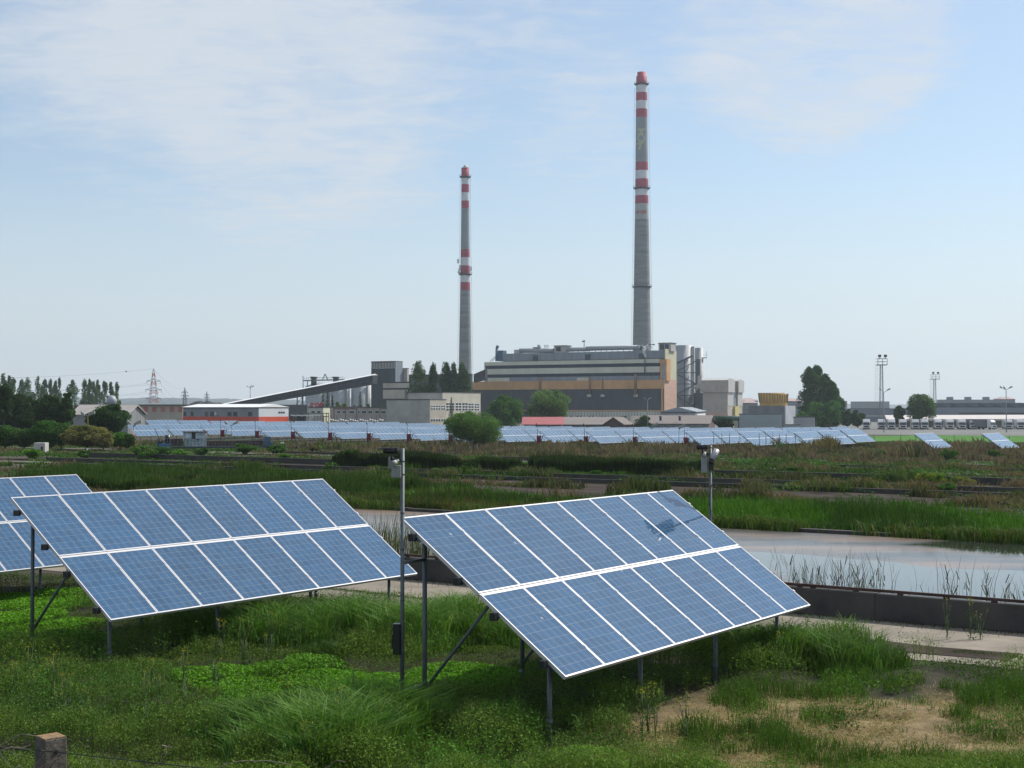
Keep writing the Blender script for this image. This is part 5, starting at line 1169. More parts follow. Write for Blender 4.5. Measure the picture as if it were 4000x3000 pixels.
# hills
mb = []
def hills(name, label, Y, px0, px1, base_py, amp, seed, col):
    xs = np.linspace(px0, px1, 160); rows = []
    for fr, hh in ((0, 0), (.3, .75), (1, 1), (1.6, .2)):
        X = (xs - 2000) / FPX * Y; top = CZ + (1592 - (base_py - amp * (fbm(xs, xs * 0, 260, seed) - .3) - amp * .18 * vnoise(xs, xs * 0, 14, seed))) / FPX * Y
        rows.append(np.stack([X, np.full_like(X, Y + fr * 500), -6 + (top + 6) * hh], 1))
    V = np.concatenate(rows); k = (np.arange(3)[:, None] * 160 + np.arange(159)[None, :]).ravel()
    tag(npmesh(name, V, np.stack([k, k + 1, k + 161, k + 160], 1), mat(name + '_green', col, .95, 0, .3, .01), smooth=True), label, 'hills', kind='structure')
hills('hills', 'low wooded hills on the horizon behind the pylons', 5200, -400, 2400, 1565, 30, 3, (.022, .036, .032))
hills('hills', 'far wooded ridge behind the works on the right', 6500, 2600, 4600, 1584, 14, 9, (.022, .036, .032))
hills('woods', 'flat dark woods before the hills on the left', 2600, 300, 1600, 1586, 12, 5, (.02, .034, .026))

# ---------------------------------------------------------------- masts, pylons, wires
def pylon(name, label, px, Y, py_top, wbase, arms, mats, cat='pylon'):
    c = P(px, 1500, Y); z0 = gzf(c.x, Y); zt_ = P(px, py_top, Y).z; r = thing(name, label, cat, (c.x, Y, z0)); H = zt_ - z0; mbs = [MB()]
    n = 12; w = lambda f: wbase * (1 - f) ** .8 * .5 + .15; th = max(.16, Y / 4200)
    for k in range(n):
        f0, f1 = (k / n), ((k + 1) / n); m = mbs[0]
        for a, b in (((-1, -1), (1, -1)), ((1, -1), (1, 1)), ((1, 1), (-1, 1)), ((-1, 1), (-1, -1))):
            A0 = (c.x + a[0] * w(f0), Y + a[1] * w(f0), z0 + H * f0); A1 = (c.x + a[0] * w(f1), Y + a[1] * w(f1), z0 + H * f1); B0 = (c.x + b[0] * w(f0), Y + b[1] * w(f0), z0 + H * f0); B1 = (c.x + b[0] * w(f1), Y + b[1] * w(f1), z0 + H * f1)
            m.bar(A0, A1, th, mi=k % 2); m.bar(A0, B1, th * .7, mi=k % 2); m.bar(B0, A1, th * .7, mi=k % 2)
    mbs[0].build('lattice', mats, r)
    tips = []
    for (py, half) in arms:
        z = P(px, py, Y).z; mb = MB()
        for sg in (-1, 1):
            t = Vector((c.x + sg * half, Y, z)); mb.bar(t, (c.x, Y, z + 1.2), th * 1.1); mb.bar(t, (c.x, Y, z - .6), th * 1.1); mb.tube(t, t + Vector((0, 0, -1.5)), th * .6, n=5); tips.append(t + Vector((0, 0, -1.5)))
        mb.build('crossarm', dark_steel, r)
    return r, tips, Vector((c.x, Y, zt_))
pr, tips1, top1 = pylon('pylon', 'red and white lattice pylon above the beige hall', 600, 900, 1440, 6.5, [(1488, 4.2), (1522, 5.0), (1556, 4.6)], (mat('pylon_red', (.42, .10, .09), .7, 0, .1, 1), white))
p2, tips2, top2 = pylon('pylon', 'smaller grey pylon right of the red and white one', 722, 1900, 1514, 6, [(1532, 4), (1546, 5), (1556, 4)], (dark_steel, dark_steel))
p3, tips3, top3 = pylon('pylon', 'faint farthest pylon left of the conveyor foot', 808, 3000, 1529, 7, [(1542, 5), (1552, 6)], (dark_steel, dark_steel))
def sag(a, b, drop, n=20):
    a = Vector(a); b = Vector(b); return [a.lerp(b, k / n) - Vector((0, 0, drop * 4 * (k / n) * (1 - k / n))) for k in range(n + 1)]
pw = thing('power_line', 'overhead power lines strung between the pylons', 'power line', tuple(top1)); mb = MB()
ends = [P(-260, 1480, 620)] + [P(-260, 1500 + 22 * k, 620) for k in range(3)]
def wirerun(pts, r_):
    for a, b in zip(pts, pts[1:]): mb.tube(a, b, r_, n=3, caps=False)
wirerun(sag(top1, P(-260, 1476, 700), 2), .05); 
for k, t in enumerate(tips1): wirerun(sag(t, P(-260, (1510, 1512, 1540, 1542, 1572, 1574)[k], 650 + (k % 2) * 12), 3), .045)
for a, b in zip(tips1, tips2): wirerun(sag(a, b, 9), .05)
wirerun(sag(top1, top2, 6), .05)
for a, b in zip(tips2[:4], tips3[:4]): wirerun(sag(a, b, 9), .08)
mb.build('wires', dark_steel, pw)
q = sag(top1, P(-260, 1476, 700), 2)[3]; q = sag(top1, P(-260, 1476, 700), 2); b_ = q[3].lerp(q[4], .1)
mb = MB(); mb.lathe((b_.x, b_.y, b_.z), [(.05, -.5), (.42, -.35), (.55, 0), (.42, .35), (.05, .5)], 12); tag(mb.build('marker_ball', mat('marker_grey', (.12, .10, .12), .6, 0, .05, 1)), 'round warning ball hanging on the highest wire left of the pylon', 'marker ball')
def lattice_mast(label, px, Y, py_top, w, ladder_dx):
    c = P(px, 1500, Y); z0 = gzf(c.x, Y); zt_ = P(px, py_top, Y).z; r = thing('floodlight_mast', label, 'light mast', (c.x, Y, z0)); mb = MB(); n = 26; H = zt_ - z0; th = .16
    for k in range(n):
        f0, f1 = k / n, (k + 1) / n; w0 = w * (1.15 - .5 * f0) / 2; w1 = w * (1.15 - .5 * f1) / 2
        for a, b in (((-1, -1), (1, -1)), ((1, -1), (1, 1)), ((1, 1), (-1, 1)), ((-1, 1), (-1, -1))):
            A0 = (c.x + a[0] * w0, Y + a[1] * w0, z0 + H * f0); A1 = (c.x + a[0] * w1, Y + a[1] * w1, z0 + H * f1); B1 = (c.x + b[0] * w1, Y + b[1] * w1, z0 + H * f1)
            mb.bar(A0, A1, th * .9); mb.bar(A0, B1, th * .4); mb.bar(A1, B1, th * .4)
    mb.build('lattice', steel2, r)
    mb = MB(); pw_ = w * 1.35
    mb.box(c.x - pw_, c.x + pw_, Y - pw_, Y + pw_, zt_, zt_ + .3)
    for z in (1.4, 2.6): mb.bar((c.x - pw_, Y - pw_, zt_ + z), (c.x + pw_, Y - pw_, zt_ + z), .14); mb.bar((c.x - pw_, Y + pw_, zt_ + z), (c.x + pw_, Y + pw_, zt_ + z), .14)
    for x in (-pw_, 0, pw_): mb.bar((c.x + x, Y - pw_, zt_), (c.x + x, Y - pw_, zt_ + 2.6), .16)
    mb.build('platform', dark_steel, r)
    for x in (-pw_ * .35, pw_ * .9):
        mb = MB(); mb.bar((c.x + x, Y, zt_ + 2.4), (c.x + x, Y, zt_ + 3.6), .2); mb.box(c.x + x - .6, c.x + x + .5, Y - .5, Y + .2, zt_ + 3.2, zt_ + 4.2); mb.build('floodlight', dark_steel, r)
    mb = MB(); x = c.x + ladder_dx
    for s_ in (-.5, .5): mb.bar((x + s_, Y, z0 + H * .3), (x + s_, Y, zt_), .05)
    k = z0 + H * .3
    while k < zt_: mb.bar((x - .5, Y, k), (x + .5, Y, k), .04); k += .8
    mb.build('ladder', steel2, r)
lattice_mast('tall steel lattice floodlight mast right of the poplar clump', 3443, 560, 1427, 1.35, -1.9)
lattice_mast('smaller distant lattice floodlight mast behind the round tree', 3651, 800, 1482, 1.6, -2.0)
def lamp(label, px, Y, py_top, heads, name='street_lamp', r0=.11, py_base=None, m=None):
    c = P(px, 1500, Y); z0 = gzf(c.x, Y) if py_base is None else P(px, py_base, Y).z; zt_ = P(px, py_top, Y).z; r = thing(name, label, 'street lamp', (c.x, Y, z0))
    mb = MB(); mb.tube((c.x, Y, z0 - .3), (c.x, Y, zt_), r0 * 1.2, r0 * .8, n=8); mb.build('pole', m or steel2, r)
    for (dx, dz) in heads:
        mb = MB(); mb.tube((c.x, Y, zt_ - .2), (c.x + dx, Y, zt_ + dz), r0 * .6, n=6); mb.build('arm', steel2, r)
        mb = MB(); sg = 1 if dx > 0 else -1; mb.hexa([(c.x + dx - .25, Y - .25, zt_ + dz - .1), (c.x + dx + sg * .75, Y - .25, zt_ + dz + .25), (c.x + dx + sg * .75, Y + .25, zt_ + dz + .25), (c.x + dx - .25, Y + .25, zt_ + dz - .1), (c.x + dx - .2, Y - .2, zt_ + dz + .2), (c.x + dx + sg * .7, Y - .2, zt_ + dz + .65), (c.x + dx + sg * .7, Y + .2, zt_ + dz + .65), (c.x + dx - .2, Y + .2, zt_ + dz + .2)]); mb.build('lamp_head', grey_pl if abs(dx) < .9 else dark_steel, r)
    return r
lamp('two armed street lamp just right of the tall lattice mast', 3452, 430, 1531, [(1.2, .5), (-.6, .6)])
lamp('three headed street lamp near the right edge, behind the lone solar tables', 3930, 430, 1520, [(1.1, .3), (-1.1, .3), (-.1, .2)], r0=.14)
lamp('thin street lamp before the sooty glazing, with two small heads', 2529, 420, 1562, [(.5, .2), (-.3, .2)], r0=.09)
lamp('round headed light mast above the foot of the conveyor', 978, 700, 1512, [(1.0, .1), (-1.0, .1), (.2, .3)], r0=.22)
lamp('curved lamp on the roof line of the arched shed', 2692, 450, 1586, [(.6, .7)], r0=.08)
lamp('short yellow lamp post between the pines and the round tree', 344, 215, 1623, [(.3, .05), (-.3, .05)], r0=.07, m=mat('yellow_post', (.32, .20, .03), .7, 0, .1, 2), py_base=1668)
yl = lamp('cream lamp post with a red base beside the first solar row', 522, 190, 1660, [(.35, .05), (-.1, .05)], r0=.08, m=mat('cream_post', (.45, .36, .28), .7, 0, .1, 2), py_base=1752)
q = P(522, 1752, 190); mb = MB(); mb.lathe((q.x, q.y, q.z), [(.30, -.2), (.30, .9), (.12, 1.8)], 12); mb.build('red_base', mat('red_post_paint', (.36, .02, .03), .6, 0, .1, 2), yl)
lamp('small pole lamp in front of the long single solar row', 905, 245, 1659, [(.45, .05), (-.45, .05)], r0=.05)
lamp('little hooked mast among the far solar rows', 2545, 240, 1672, [(.35, .3)], r0=.09, py_base=1690)
lamp('tall thin pole rising before the tenth solar row', 2652, 190, 1675, [(.15, .05)], r0=.04, py_base=1742)

# switchyard
sw = thing('switchyard', 'outdoor electric switchyard with gantries and insulators before the offices', 'switchyard', (P(1350, 1, 410).x, 410, gzf(-48, 410)))
rust2 = mat('brown_gantry', (.16, .11, .09), .8, .1, .15, 1)
mb = MB()
for px in (1305, 1350, 1394, 1485): q = P(px, 1594, 412); mb.bar((q.x, 412, gzf(q.x, 412)), q, .3)
mb.bar(P(1302, 1595, 412), P(1395, 1594, 412), .25, .5); mb.bar(P(1485, 1595, 412), P(1512, 1594, 412), .25, .5)
for k in range(10): mb.bar(P(1310 + k * 9, 1595, 412), P(1318 + k * 9, 1602 if k % 2 else 1598, 412), .15)
mb.bar(P(1150, 1614, 405), P(1284, 1615, 405), .22); mb.bar(P(1262, 1627, 405), P(1284, 1627, 405), .2)
for px in (1145, 1155, 1205, 1262, 1276, 1284): q = P(px, 1612, 405); mb.bar((q.x, 405, gzf(q.x, 405)), q, .2)
for px in (1295, 1316, 1452, 1470): q = P(px, 1622, 404); mb.bar((q.x, 404, gzf(q.x, 404)), q, .16)
mb.build('gantry', rust2, sw)
mb = MB()
for k in range(20):
    px = 1296 + k * 10.3; Y = 400 + (k % 3); q = P(px, 1648 + 3 * (k % 2), Y); mb.bar((q.x, Y, gzf(q.x, Y)), (q.x, Y, q.z), .5)
for k in range(9): px = 1228 + k * 6; q = P(px, 1632, 402); mb.bar((q.x, 402, q.z - 3.5), (q.x, 402, q.z + .6), .16)
mb.build('insulator', mat('brown_insulator', (.09, .045, .04), .4, 0, .15, 1), sw)
mb = MB()
for k in range(22):
    px = 1292 + k * 9.6; q = P(px, 1640 + (k % 4) * 2, 401); mb.lathe((q.x, 401, q.z), [(.1, -.3), (.35, 0), (.1, .3)], 6)
for k in range(14): px = 1140 + k * 8; q = P(px, 1622 + (k % 3), 403); mb.box(q.x - .3, q.x + .3, 402.8, 403.2, q.z - .15, q.z + .15)
mb.build('bushing', whitew, sw)
mb = MB()
for k in range(6): px = 1140 + k * 10; q = P(px, 1640, 410); mb.box(q.x - .55, q.x + .55, 409, 411, gzf(q.x, 410), q.z + 1.2)
mb.build('transformer', dark_steel, sw)
building('switch_shed', 'long low roof behind the switchyard, left of the white office', 'shed', 1060, 1200, 520, 1583, MATS['mullion_steel'], ang=-3, depth=12, roof_m=greyclad)

# scraper bridge
sb = thing('scraper_bridge', 'old rusty scraper bridge with a pale blue control cabin', 'scraper bridge', (P(760, 1, 184).x, 184, gzf(-41, 184)))
A1, B1 = P(612, 1752, 180), P(1062, 1746, 186)
e_ = (B1 - A1).normalized(); e_.z = 0; e_.normalize(); n_ = Vector((-e_.y, e_.x, 0)); Lb = (Vector((B1.x, B1.y, 0)) - Vector((A1.x, A1.y, 0))).length; zb0 = gzf(A1.x, A1.y)
def sbb(mb, u0, u1, v0, v1, z0, z1):
    o = Vector((A1.x, A1.y, zb0)); mb.hexa([o + e_ * u + n_ * v + Vector((0, 0, z)) for (u, v, z) in ((u0, v0, z0), (u1, v0, z0), (u1, v1, z0), (u0, v1, z0), (u0, v0, z1), (u1, v0, z1), (u1, v1, z1), (u0, v1, z1))])
kx = Lb / 450.0
mb = MB(); sbb(mb, 0, Lb, 0, 1.2, .28, .50); mb.build('deck', darkb, sb)
mb = MB(); sbb(mb, 190 * kx, 420 * kx, .9, 1.1, .55, 1.15); sbb(mb, 60 * kx, 105 * kx, .9, 1.1, .6, 1.5); mb.build('side_girder', rust, sb)
mb = MB(); o_ = Vector((A1.x, A1.y, zb0)); n = 34
for k in range(n + 1): p = o_ + e_ * (Lb * k / n); mb.bar(p + Vector((0, 0, .5)), p + Vector((0, 0, 1.55)), .035)
for z in (.85, 1.2, 1.55): mb.bar(o_ + Vector((0, 0, z)), o_ + e_ * Lb + Vector((0, 0, z)), .03)
mb.build('railing', mat('worn_blue_railing', (.10, .14, .16), .7, .1, .25, 3), sb)
cabm = mat('pale_blue_cabin', (.36, .46, .50), .75, 0, .25, 1.5); 
mb = MB(); sbb(mb, 118 * kx, 192 * kx, .15, 2.0, .52, 1.45); sbb(mb, 112 * kx, 134 * kx, .1, 2.0, 1.46, 2.35); sbb(mb, 150 * kx, 190 * kx, .2, 2.0, 1.46, 2.35); cb = mb.build('cabin', cabm, sb)
mb = MB(); sbb(mb, 108 * kx, 196 * kx, -.05, 2.2, 2.352, 2.43); mb.build('cabin_roof', rust, cb)
mb = MB(); sbb(mb, 134.1 * kx, 149.9 * kx, .35, 1.9, 1.46, 2.35); sbb(mb, 150 * kx, 163 * kx, -.35, .19, 1.38, 1.45); mb.build('cabin_window', win, cb)
mb = MB(); sbb(mb, 8 * kx, 55 * kx, -.2, 1.4, .2, .95); sbb(mb, 425 * kx, 445 * kx, 0, 1.2, .5, 1.7); sbb(mb, 440 * kx, 458 * kx, .1, 1.1, .5, .9); mb.build('drive_housing', blue_p, sb)
mb = MB(); p = o_ + e_ * (44 * kx) + n_ * .5; mb.tube(p + Vector((0, 0, .9)), p + Vector((0, 0, 2.0)), .33, n=14); p = o_ + e_ * (18 * kx) + n_ * .4; mb.tube(p + Vector((0, 0, .9)), p + Vector((-.3, 0, 1.5)), .45, .15, n=12); mb.bar(p + Vector((0, 0, 1.2)), p + Vector((-.8, 0, 2.8)), .08)
for u in (4, 30, 52, 436): q = o_ + e_ * (u * kx); mb.tube(q + n_ * -.1 + Vector((0, 0, .22)), q + n_ * .15 + Vector((0, 0, .22)), .25, n=12)
mb.build('motor', black, sb)
ps_ = P(1102, 1735, 186); mb = MB(); mb.box(ps_.x - .2, ps_.x + .2, 185.8, 186.2, gzf(ps_.x, 186) - .2, gzf(ps_.x, 186) + 1.15); tag(mb.build('concrete_pillar', beigeL, bevel=.03), 'short pale pillar standing right of the scraper bridge', 'pillar')
# little concrete hut front in the bushes
h_ = P(157, 1745, 165); mb = MB(); mb.box(h_.x - .75, h_.x + .55, 165, 166.4, gzf(h_.x, 165) - .2, gzf(h_.x, 165) + 1.15); r = thing('concrete_hut', 'small grey concrete hut half buried in the bushes on the left', 'hut', (h_.x, 165, gzf(h_.x, 165))); mb.build('hut_wall', conc2, r, bevel=.05)
mb = MB(); mb.box(h_.x + .1, h_.x + .3, 164.96, 164.998, gzf(h_.x, 165), gzf(h_.x, 165) + .7); mb.build('crack', mud, r)
h_ = P(341, 1742, 165); r = thing('white_signboard', 'tiny white sign on a stake below the brown shrub', 'sign', (h_.x, 165, gzf(h_.x, 165))); mb = MB(); mb.tube((h_.x, 165, gzf(h_.x, 165)), (h_.x, 165, gzf(h_.x, 165) + .5), .03, n=5); mb.build('stake', steel2, r); mb = MB(); mb.box(h_.x - .1, h_.x + .1, 164.95, 164.99, gzf(h_.x, 165) + .25, gzf(h_.x, 165) + .6); mb.build('board', whitew, r)
# thin wire fence behind the solar field on the right, and in front of the long field
fn = thing('wire_fence', 'thin wire fence on dark posts crossing the green field', 'fence', (55, 232, gzf(55, 232))); mb = MB(); prev = None
for k in range(40):
    x = 36 + k * 4.3; y = 226 + .3 * math.sin(k); mb.tube((x, y, gzf(x, y) - .1), (x, y, gzf(x, y) + 1.7), .05, n=5)
mb.build('post', dark_steel, fn); mb = MB()
for z in (.5, 1.0, 1.6): mb.bar((36, 226, gzf(36, 226) + z), (200, 226, gzf(200, 226) + z), .012)
mb.build('wires', dark_steel, fn)
fn = thing('wire_fence', 'row of dark fence posts before the right solar rows', 'fence', (30, 196, gzf(30, 196))); mb = MB()
for px in (2788, 2820, 2850, 2966, 2992, 3019, 3045, 3071): q = P(px, 1692, 190); mb.tube((q.x, 190, gzf(q.x, 190) - .1), q, .045, n=5)
mb.build('post', dark_steel, fn)
# ---------------------------------------------------------------- trees
def blob_leaves(v, c, rad, n, size, col, cvar=.3, shell=.55, flat=.15, asp=.75):
    d = rng.normal(size=(n, 3)); d /= np.linalg.norm(d, axis=1)[:, None]
    r = (shell + (1 - shell) * rng.random(n)) ** .8
    p = np.asarray(c) + d * r[:, None] * np.asarray(rad)
    v.leaves(p[:, 0], p[:, 1], p[:, 2], size * (.7 + .6 * rng.random(n)), col, cvar, flat, asp)
def tree(kind, label, px, Y, py_top, wpx, col=(.045, .085, .028), group=None, name=None, dens=1.0, py_base=None, cat='tree', col2=None, leaf=None):
    c = P(px, 1500, Y); z0 = gzf(c.x, Y) if py_base is None else P(px, py_base, Y).z
    zt_ = P(px, py_top, Y).z; H = zt_ - z0; w = wpx / FPX * Y; r = thing(name or kind, label, cat, (c.x, Y, z0), 0, group)
    v = Veg(); ls = leaf or max(.09, Y / 1000.0); rr = np.random.default_rng(abs(int(px * 7 + Y))); col = np.array(col) * 2.0; c2 = np.array(col2) * 2.0 if col2 is not None else col
    tk = MB()
    if kind in ('poplar_tree',):
        w = w * 1.15
        nb = int(9 * dens) + 3
        tk.tube((c.x, Y, z0 - .3), (c.x, Y, z0 + H * .8), max(.25, w * .06), .08, n=7)
        for k in range(nb * 4):
            f = rr.random() ** .9; env = (.72 + .28 * f / .3) if f < .3 else (1.0 if f < .62 else max(.14, 1 - ((f - .62) / .38) ** 1.7 * .84))
            a = rr.random() * 6.28; q = rr.random() ** .5 * w * .40 * env
            bw = w * (.12 + .16 * rr.random()) * (.6 + .4 * env); bh = H * (.045 + .07 * rr.random())
            cc = (c.x + q * np.cos(a), Y + q * np.sin(a), z0 + H * (.06 + .88 * f)); 
            if cc[2] + bh > zt_: cc = (c.x + q * np.cos(a) * .4, Y + q * np.sin(a) * .4, zt_ - bh)
            blob_leaves(v, cc, (bw, bw, bh), int(75 * dens), ls, col * (.75 + .5 * rr.random()), .3, .5)
    elif kind == 'spruce_tree':
        tk.tube((c.x, Y, z0 - .3), (c.x, Y, zt_ - .2), max(.12, w * .04), .03, n=7)
        for k in range(int(26 * dens)):
            f = k / (26 * dens); R_ = w * .5 * (1 - f) ** .9 + .1; n = int(60 * (1 - f) + 12); a = rr.random(n) * 6.28; q = R_ * rr.random(n) ** .5 * (.75 + .25 * np.cos(a * 5 + k))
            v.leaves(c.x + q * np.cos(a), Y + q * np.sin(a), z0 + H * (.06 + .92 * f) - q * .28 + rr.random(n) * H * .03, ls * 1.0, col, .3, .4, .5)
    else:   # rounded crowns and bushes
        low = {'round_tree': .16, 'willow_tree': .02, 'shrub': -.05, 'pine_tree': .22}.get(kind, .1)
        tk.tube((c.x, Y, z0 - .3), (c.x + w * .03, Y, z0 + H * .55), max(.05, w * .035), w * .015 + .02, n=8)
        for k in range(6):
            a = k * 1.05; tk.tube((c.x + w * .01, Y, z0 + H * (.18 + .05 * k)), (c.x + w * .30 * math.cos(a), Y + w * .3 * math.sin(a), z0 + H * (.45 + .07 * k)), max(.03, w * .014), .015, n=5)
        nb = int(46 * dens); zc0 = z0 + H * (.5 + low / 2); hh = H * (1 - low) / 2
        for k in range(nb):
            d = rr.normal(size=3); d /= np.linalg.norm(d); q = .42 + .58 * rr.random()
            s = (.10 + .20 * rr.random()) * (1.15 - .35 * (q > .85))
            if kind == 'shrub' or kind == 'willow_tree': d[2] = d[2] * .8 + .12
            taper = 1.0 if kind != 'pine_tree' else 1 - .3 * max(0, d[2])
            cc = np.array([c.x + d[0] * q * w / 2 * taper, Y + d[1] * q * w / 2 * taper, zc0 + d[2] * q * hh])
            rad = np.array([w * s * .80, w * s * .80, min(hh * s * 1.3, w * s * .75)])
            top = cc[2] + rad[2]
            if top > zt_: cc[2] -= top - zt_
            n = int(200 * dens)
            blob_leaves(v, cc, rad, n, ls, (col if rr.random() < .6 else c2) * (.82 + .36 * rr.random()), .28, .45)
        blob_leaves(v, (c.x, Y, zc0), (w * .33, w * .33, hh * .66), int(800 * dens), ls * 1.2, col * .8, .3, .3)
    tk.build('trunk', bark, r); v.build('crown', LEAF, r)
    return r
SHORT = globals().get('QUICK', False)
pl = [(12, 1452, 30), (35, 1463, 22), (53, 1458, 24), (84, 1476, 28), (107, 1468, 36), (149, 1466, 34), (175, 1476, 26), (198, 1478, 26), (216, 1482, 20), (232, 1473, 26), (283, 1482, 44), (332, 1477, 28), (350, 1476, 24), (364, 1482, 26), (381, 1481, 22), (408, 1485, 32), (433, 1491, 24), (457, 1488, 28)]
wd = ['first', 'second', 'third', 'fourth', 'fifth', 'sixth', 'seventh', 'eighth', 'ninth', 'tenth', 'eleventh', 'twelfth', 'thirteenth', 'fourteenth', 'fifteenth', 'sixteenth', 'seventeenth', 'eighteenth']
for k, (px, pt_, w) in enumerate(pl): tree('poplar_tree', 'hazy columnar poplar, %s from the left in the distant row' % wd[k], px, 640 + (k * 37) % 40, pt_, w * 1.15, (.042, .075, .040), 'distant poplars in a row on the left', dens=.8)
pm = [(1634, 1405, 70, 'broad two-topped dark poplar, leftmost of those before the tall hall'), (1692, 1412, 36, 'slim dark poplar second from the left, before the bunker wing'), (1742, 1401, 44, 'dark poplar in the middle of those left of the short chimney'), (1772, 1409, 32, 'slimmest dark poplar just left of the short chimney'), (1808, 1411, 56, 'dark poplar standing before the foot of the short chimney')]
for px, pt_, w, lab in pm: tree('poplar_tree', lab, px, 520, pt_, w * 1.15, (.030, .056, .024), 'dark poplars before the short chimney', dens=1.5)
rp = [(3160, 1430, 62, 'left tall poplar of the big clump right of the cooling tower'), (3190, 1424, 66, 'highest poplar of the big clump right of the cooling tower'), (3222, 1458, 60, 'third poplar from the left in the big clump'), (3248, 1487, 54, 'fourth poplar from the left in the big clump'), (3268, 1520, 44, 'rightmost and lowest poplar of the big clump')]
for px, pt_, w, lab in rp: tree('poplar_tree', lab, px, 520 + px % 7 * 3, pt_, w * 1.3, (.026, .055, .022), 'big poplar clump right of the cooling tower', dens=1.8)
tree('round_tree', 'bright green round tree at the foot of the big poplar clump', 3190, 500, 1566, 70, (.05, .11, .03)); tree('round_tree', 'green bushy tree right under the big poplar clump', 3245, 500, 1562, 74, (.04, .095, .03))
tree('shrub', 'low light green bush left of the big poplar clump', 3135, 495, 1600, 44, (.06, .12, .03)); tree('shrub', 'dark bush right of the big poplar clump', 3308, 520, 1590, 40, (.03, .06, .03)); tree('shrub', 'low dark bush near the tall lattice mast', 3350, 520, 1600, 56, (.03, .06, .028))
tree('round_tree', 'grey green round tree between the two lattice masts', 3598, 520, 1538, 110, (.04, .07, .035), dens=1.2); tree('round_tree', 'small dark tree left of the grey green round one', 3513, 520, 1580, 46, (.03, .055, .03))
tree('round_tree', 'green walnut-like tree left of the pale willow, above the red roof', 1978, 415, 1541, 124, (.035, .075, .02), col2=(.05, .10, .025), dens=1.5)
tree('round_tree', 'pale grey green round willow before the ochre band', 2142, 440, 1522, 150, (.065, .10, .048), col2=(.075, .115, .055), dens=1.8)
tree('willow_tree', 'large bushy willow standing before the long solar field', 1852, 206, 1602, 208, (.045, .085, .035), col2=(.075, .115, .045), dens=2.6, leaf=.16)
tree('spruce_tree', 'slender spruce before the windows of the concrete hall', 1763, 425, 1548, 44, (.015, .032, .018)); tree('shrub', 'dark bush at the foot of the slender spruce', 1756, 420, 1630, 40, (.018, .03, .015))
tree('spruce_tree', 'leftmost dark spruce of three before the wide silos', 1262, 500, 1530, 50, (.013, .03, .018), 'dark spruces before the wide silos'); tree('spruce_tree', 'middle tallest dark spruce before the wide silos', 1279, 502, 1526, 52, (.013, .03, .018), 'dark spruces before the wide silos'); tree('spruce_tree', 'right smaller dark spruce before the wide silos', 1299, 503, 1540, 38, (.013, .03, .018), 'dark spruces before the wide silos')
tree('round_tree', 'yellow green bush right of the three dark spruces', 1328, 500, 1563, 56, (.07, .09, .02)); tree('spruce_tree', 'lone spruce with drooping boughs before the rightmost silo', 1407, 505, 1526, 56, (.013, .03, .02))
for k, px in enumerate((1368, 1388, 1440, 1465, 1490)): tree('shrub', 'low green bush behind the office wing, %s from the left' % wd[k], px, 500, 1577, 30, (.03, .07, .03), 'low bushes behind the office wing', dens=.5)
tree('round_tree', 'dark bushy tree between the brown barrack and the pale block', 2825, 400, 1630, 76, (.014, .028, .018), dens=1.1); tree('shrub', 'small green bush before the annex by the thin street lamp', 2515, 425, 1622, 54, (.03, .055, .02), dens=.7)
# left clump
tree('round_tree', 'dark green round tree left of the corrugated shed end', 426, 222, 1578, 150, (.018, .042, .014), dens=2.4, leaf=.22, py_base=1712)
pn = [(15, 1485, 70), (70, 1535, 110), (130, 1548, 110), (190, 1540, 100), (250, 1560, 90), (35, 1560, 120), (262, 1515, 44), (110, 1590, 120)]
for k, (px, pt_, w) in enumerate(pn): tree('pine_tree', 'dark pine in the shady clump at the left edge, %s in view' % wd[k], px, 228 + 5 * (k % 3), pt_, w, (.024, .040, .018) if k != 6 else (.03, .06, .02), 'dark pines at the left edge', dens=1.3, py_base=1705, leaf=.26)
bs = [(20, 1660, 110, (.03, .065, .018), 'green bush at the left edge behind the concrete hut'), (95, 1672, 90, (.028, .06, .018), 'green bush just left of the concrete hut'), (180, 1640, 120, (.03, .07, .018), 'tall green bush over the concrete hut'), (240, 1650, 100, (.028, .06, .018), 'green bush between the hut and the brown shrub'), (470, 1688, 80, (.045, .10, .02), 'bright green bush right of the brown shrub'), (500, 1695, 52, (.03, .06, .02), 'small bush at the foot of the cream lamp post'), (-40, 1650, 120, (.03, .06, .018), 'bush cut by the left edge'),]
for px, pt_, w, cl, lab in bs: tree('shrub', lab, px, 185, pt_, w, cl, dens=1.7, leaf=.20, py_base=1750)
tree('shrub', 'large faded brown shrub in flower at the left', 340, 176, 1660, 170, (.12, .10, .055), col2=(.085, .085, .04), dens=2.4, leaf=.18, py_base=1750); tree('shrub', 'second brown faded shrub, lower, right of the large one', 405, 174, 1690, 80, (.13, .11, .065), col2=(.10, .09, .05), dens=1.2, leaf=.18, py_base=1752)

# ---------------------------------------------------------------- middle ground plants
def scatter_mid(n, y0, y1, power=1.0, xr=1.15):
    y = y0 * (y1 / y0) ** rng.random(n); x = (rng.random(n) * 2 - 1) * y * .36 * xr; return x, y
def zone(x, y):
    s, t = st(x, y); return s, t
clear = lambda t: ((t > 78.2) & (t < 81.2)) | ((t > 113.8) & (t < 117.4)) | ((t > 143.2) & (t < 147.2)) | ((t > 28.2) & (t < 44.0))
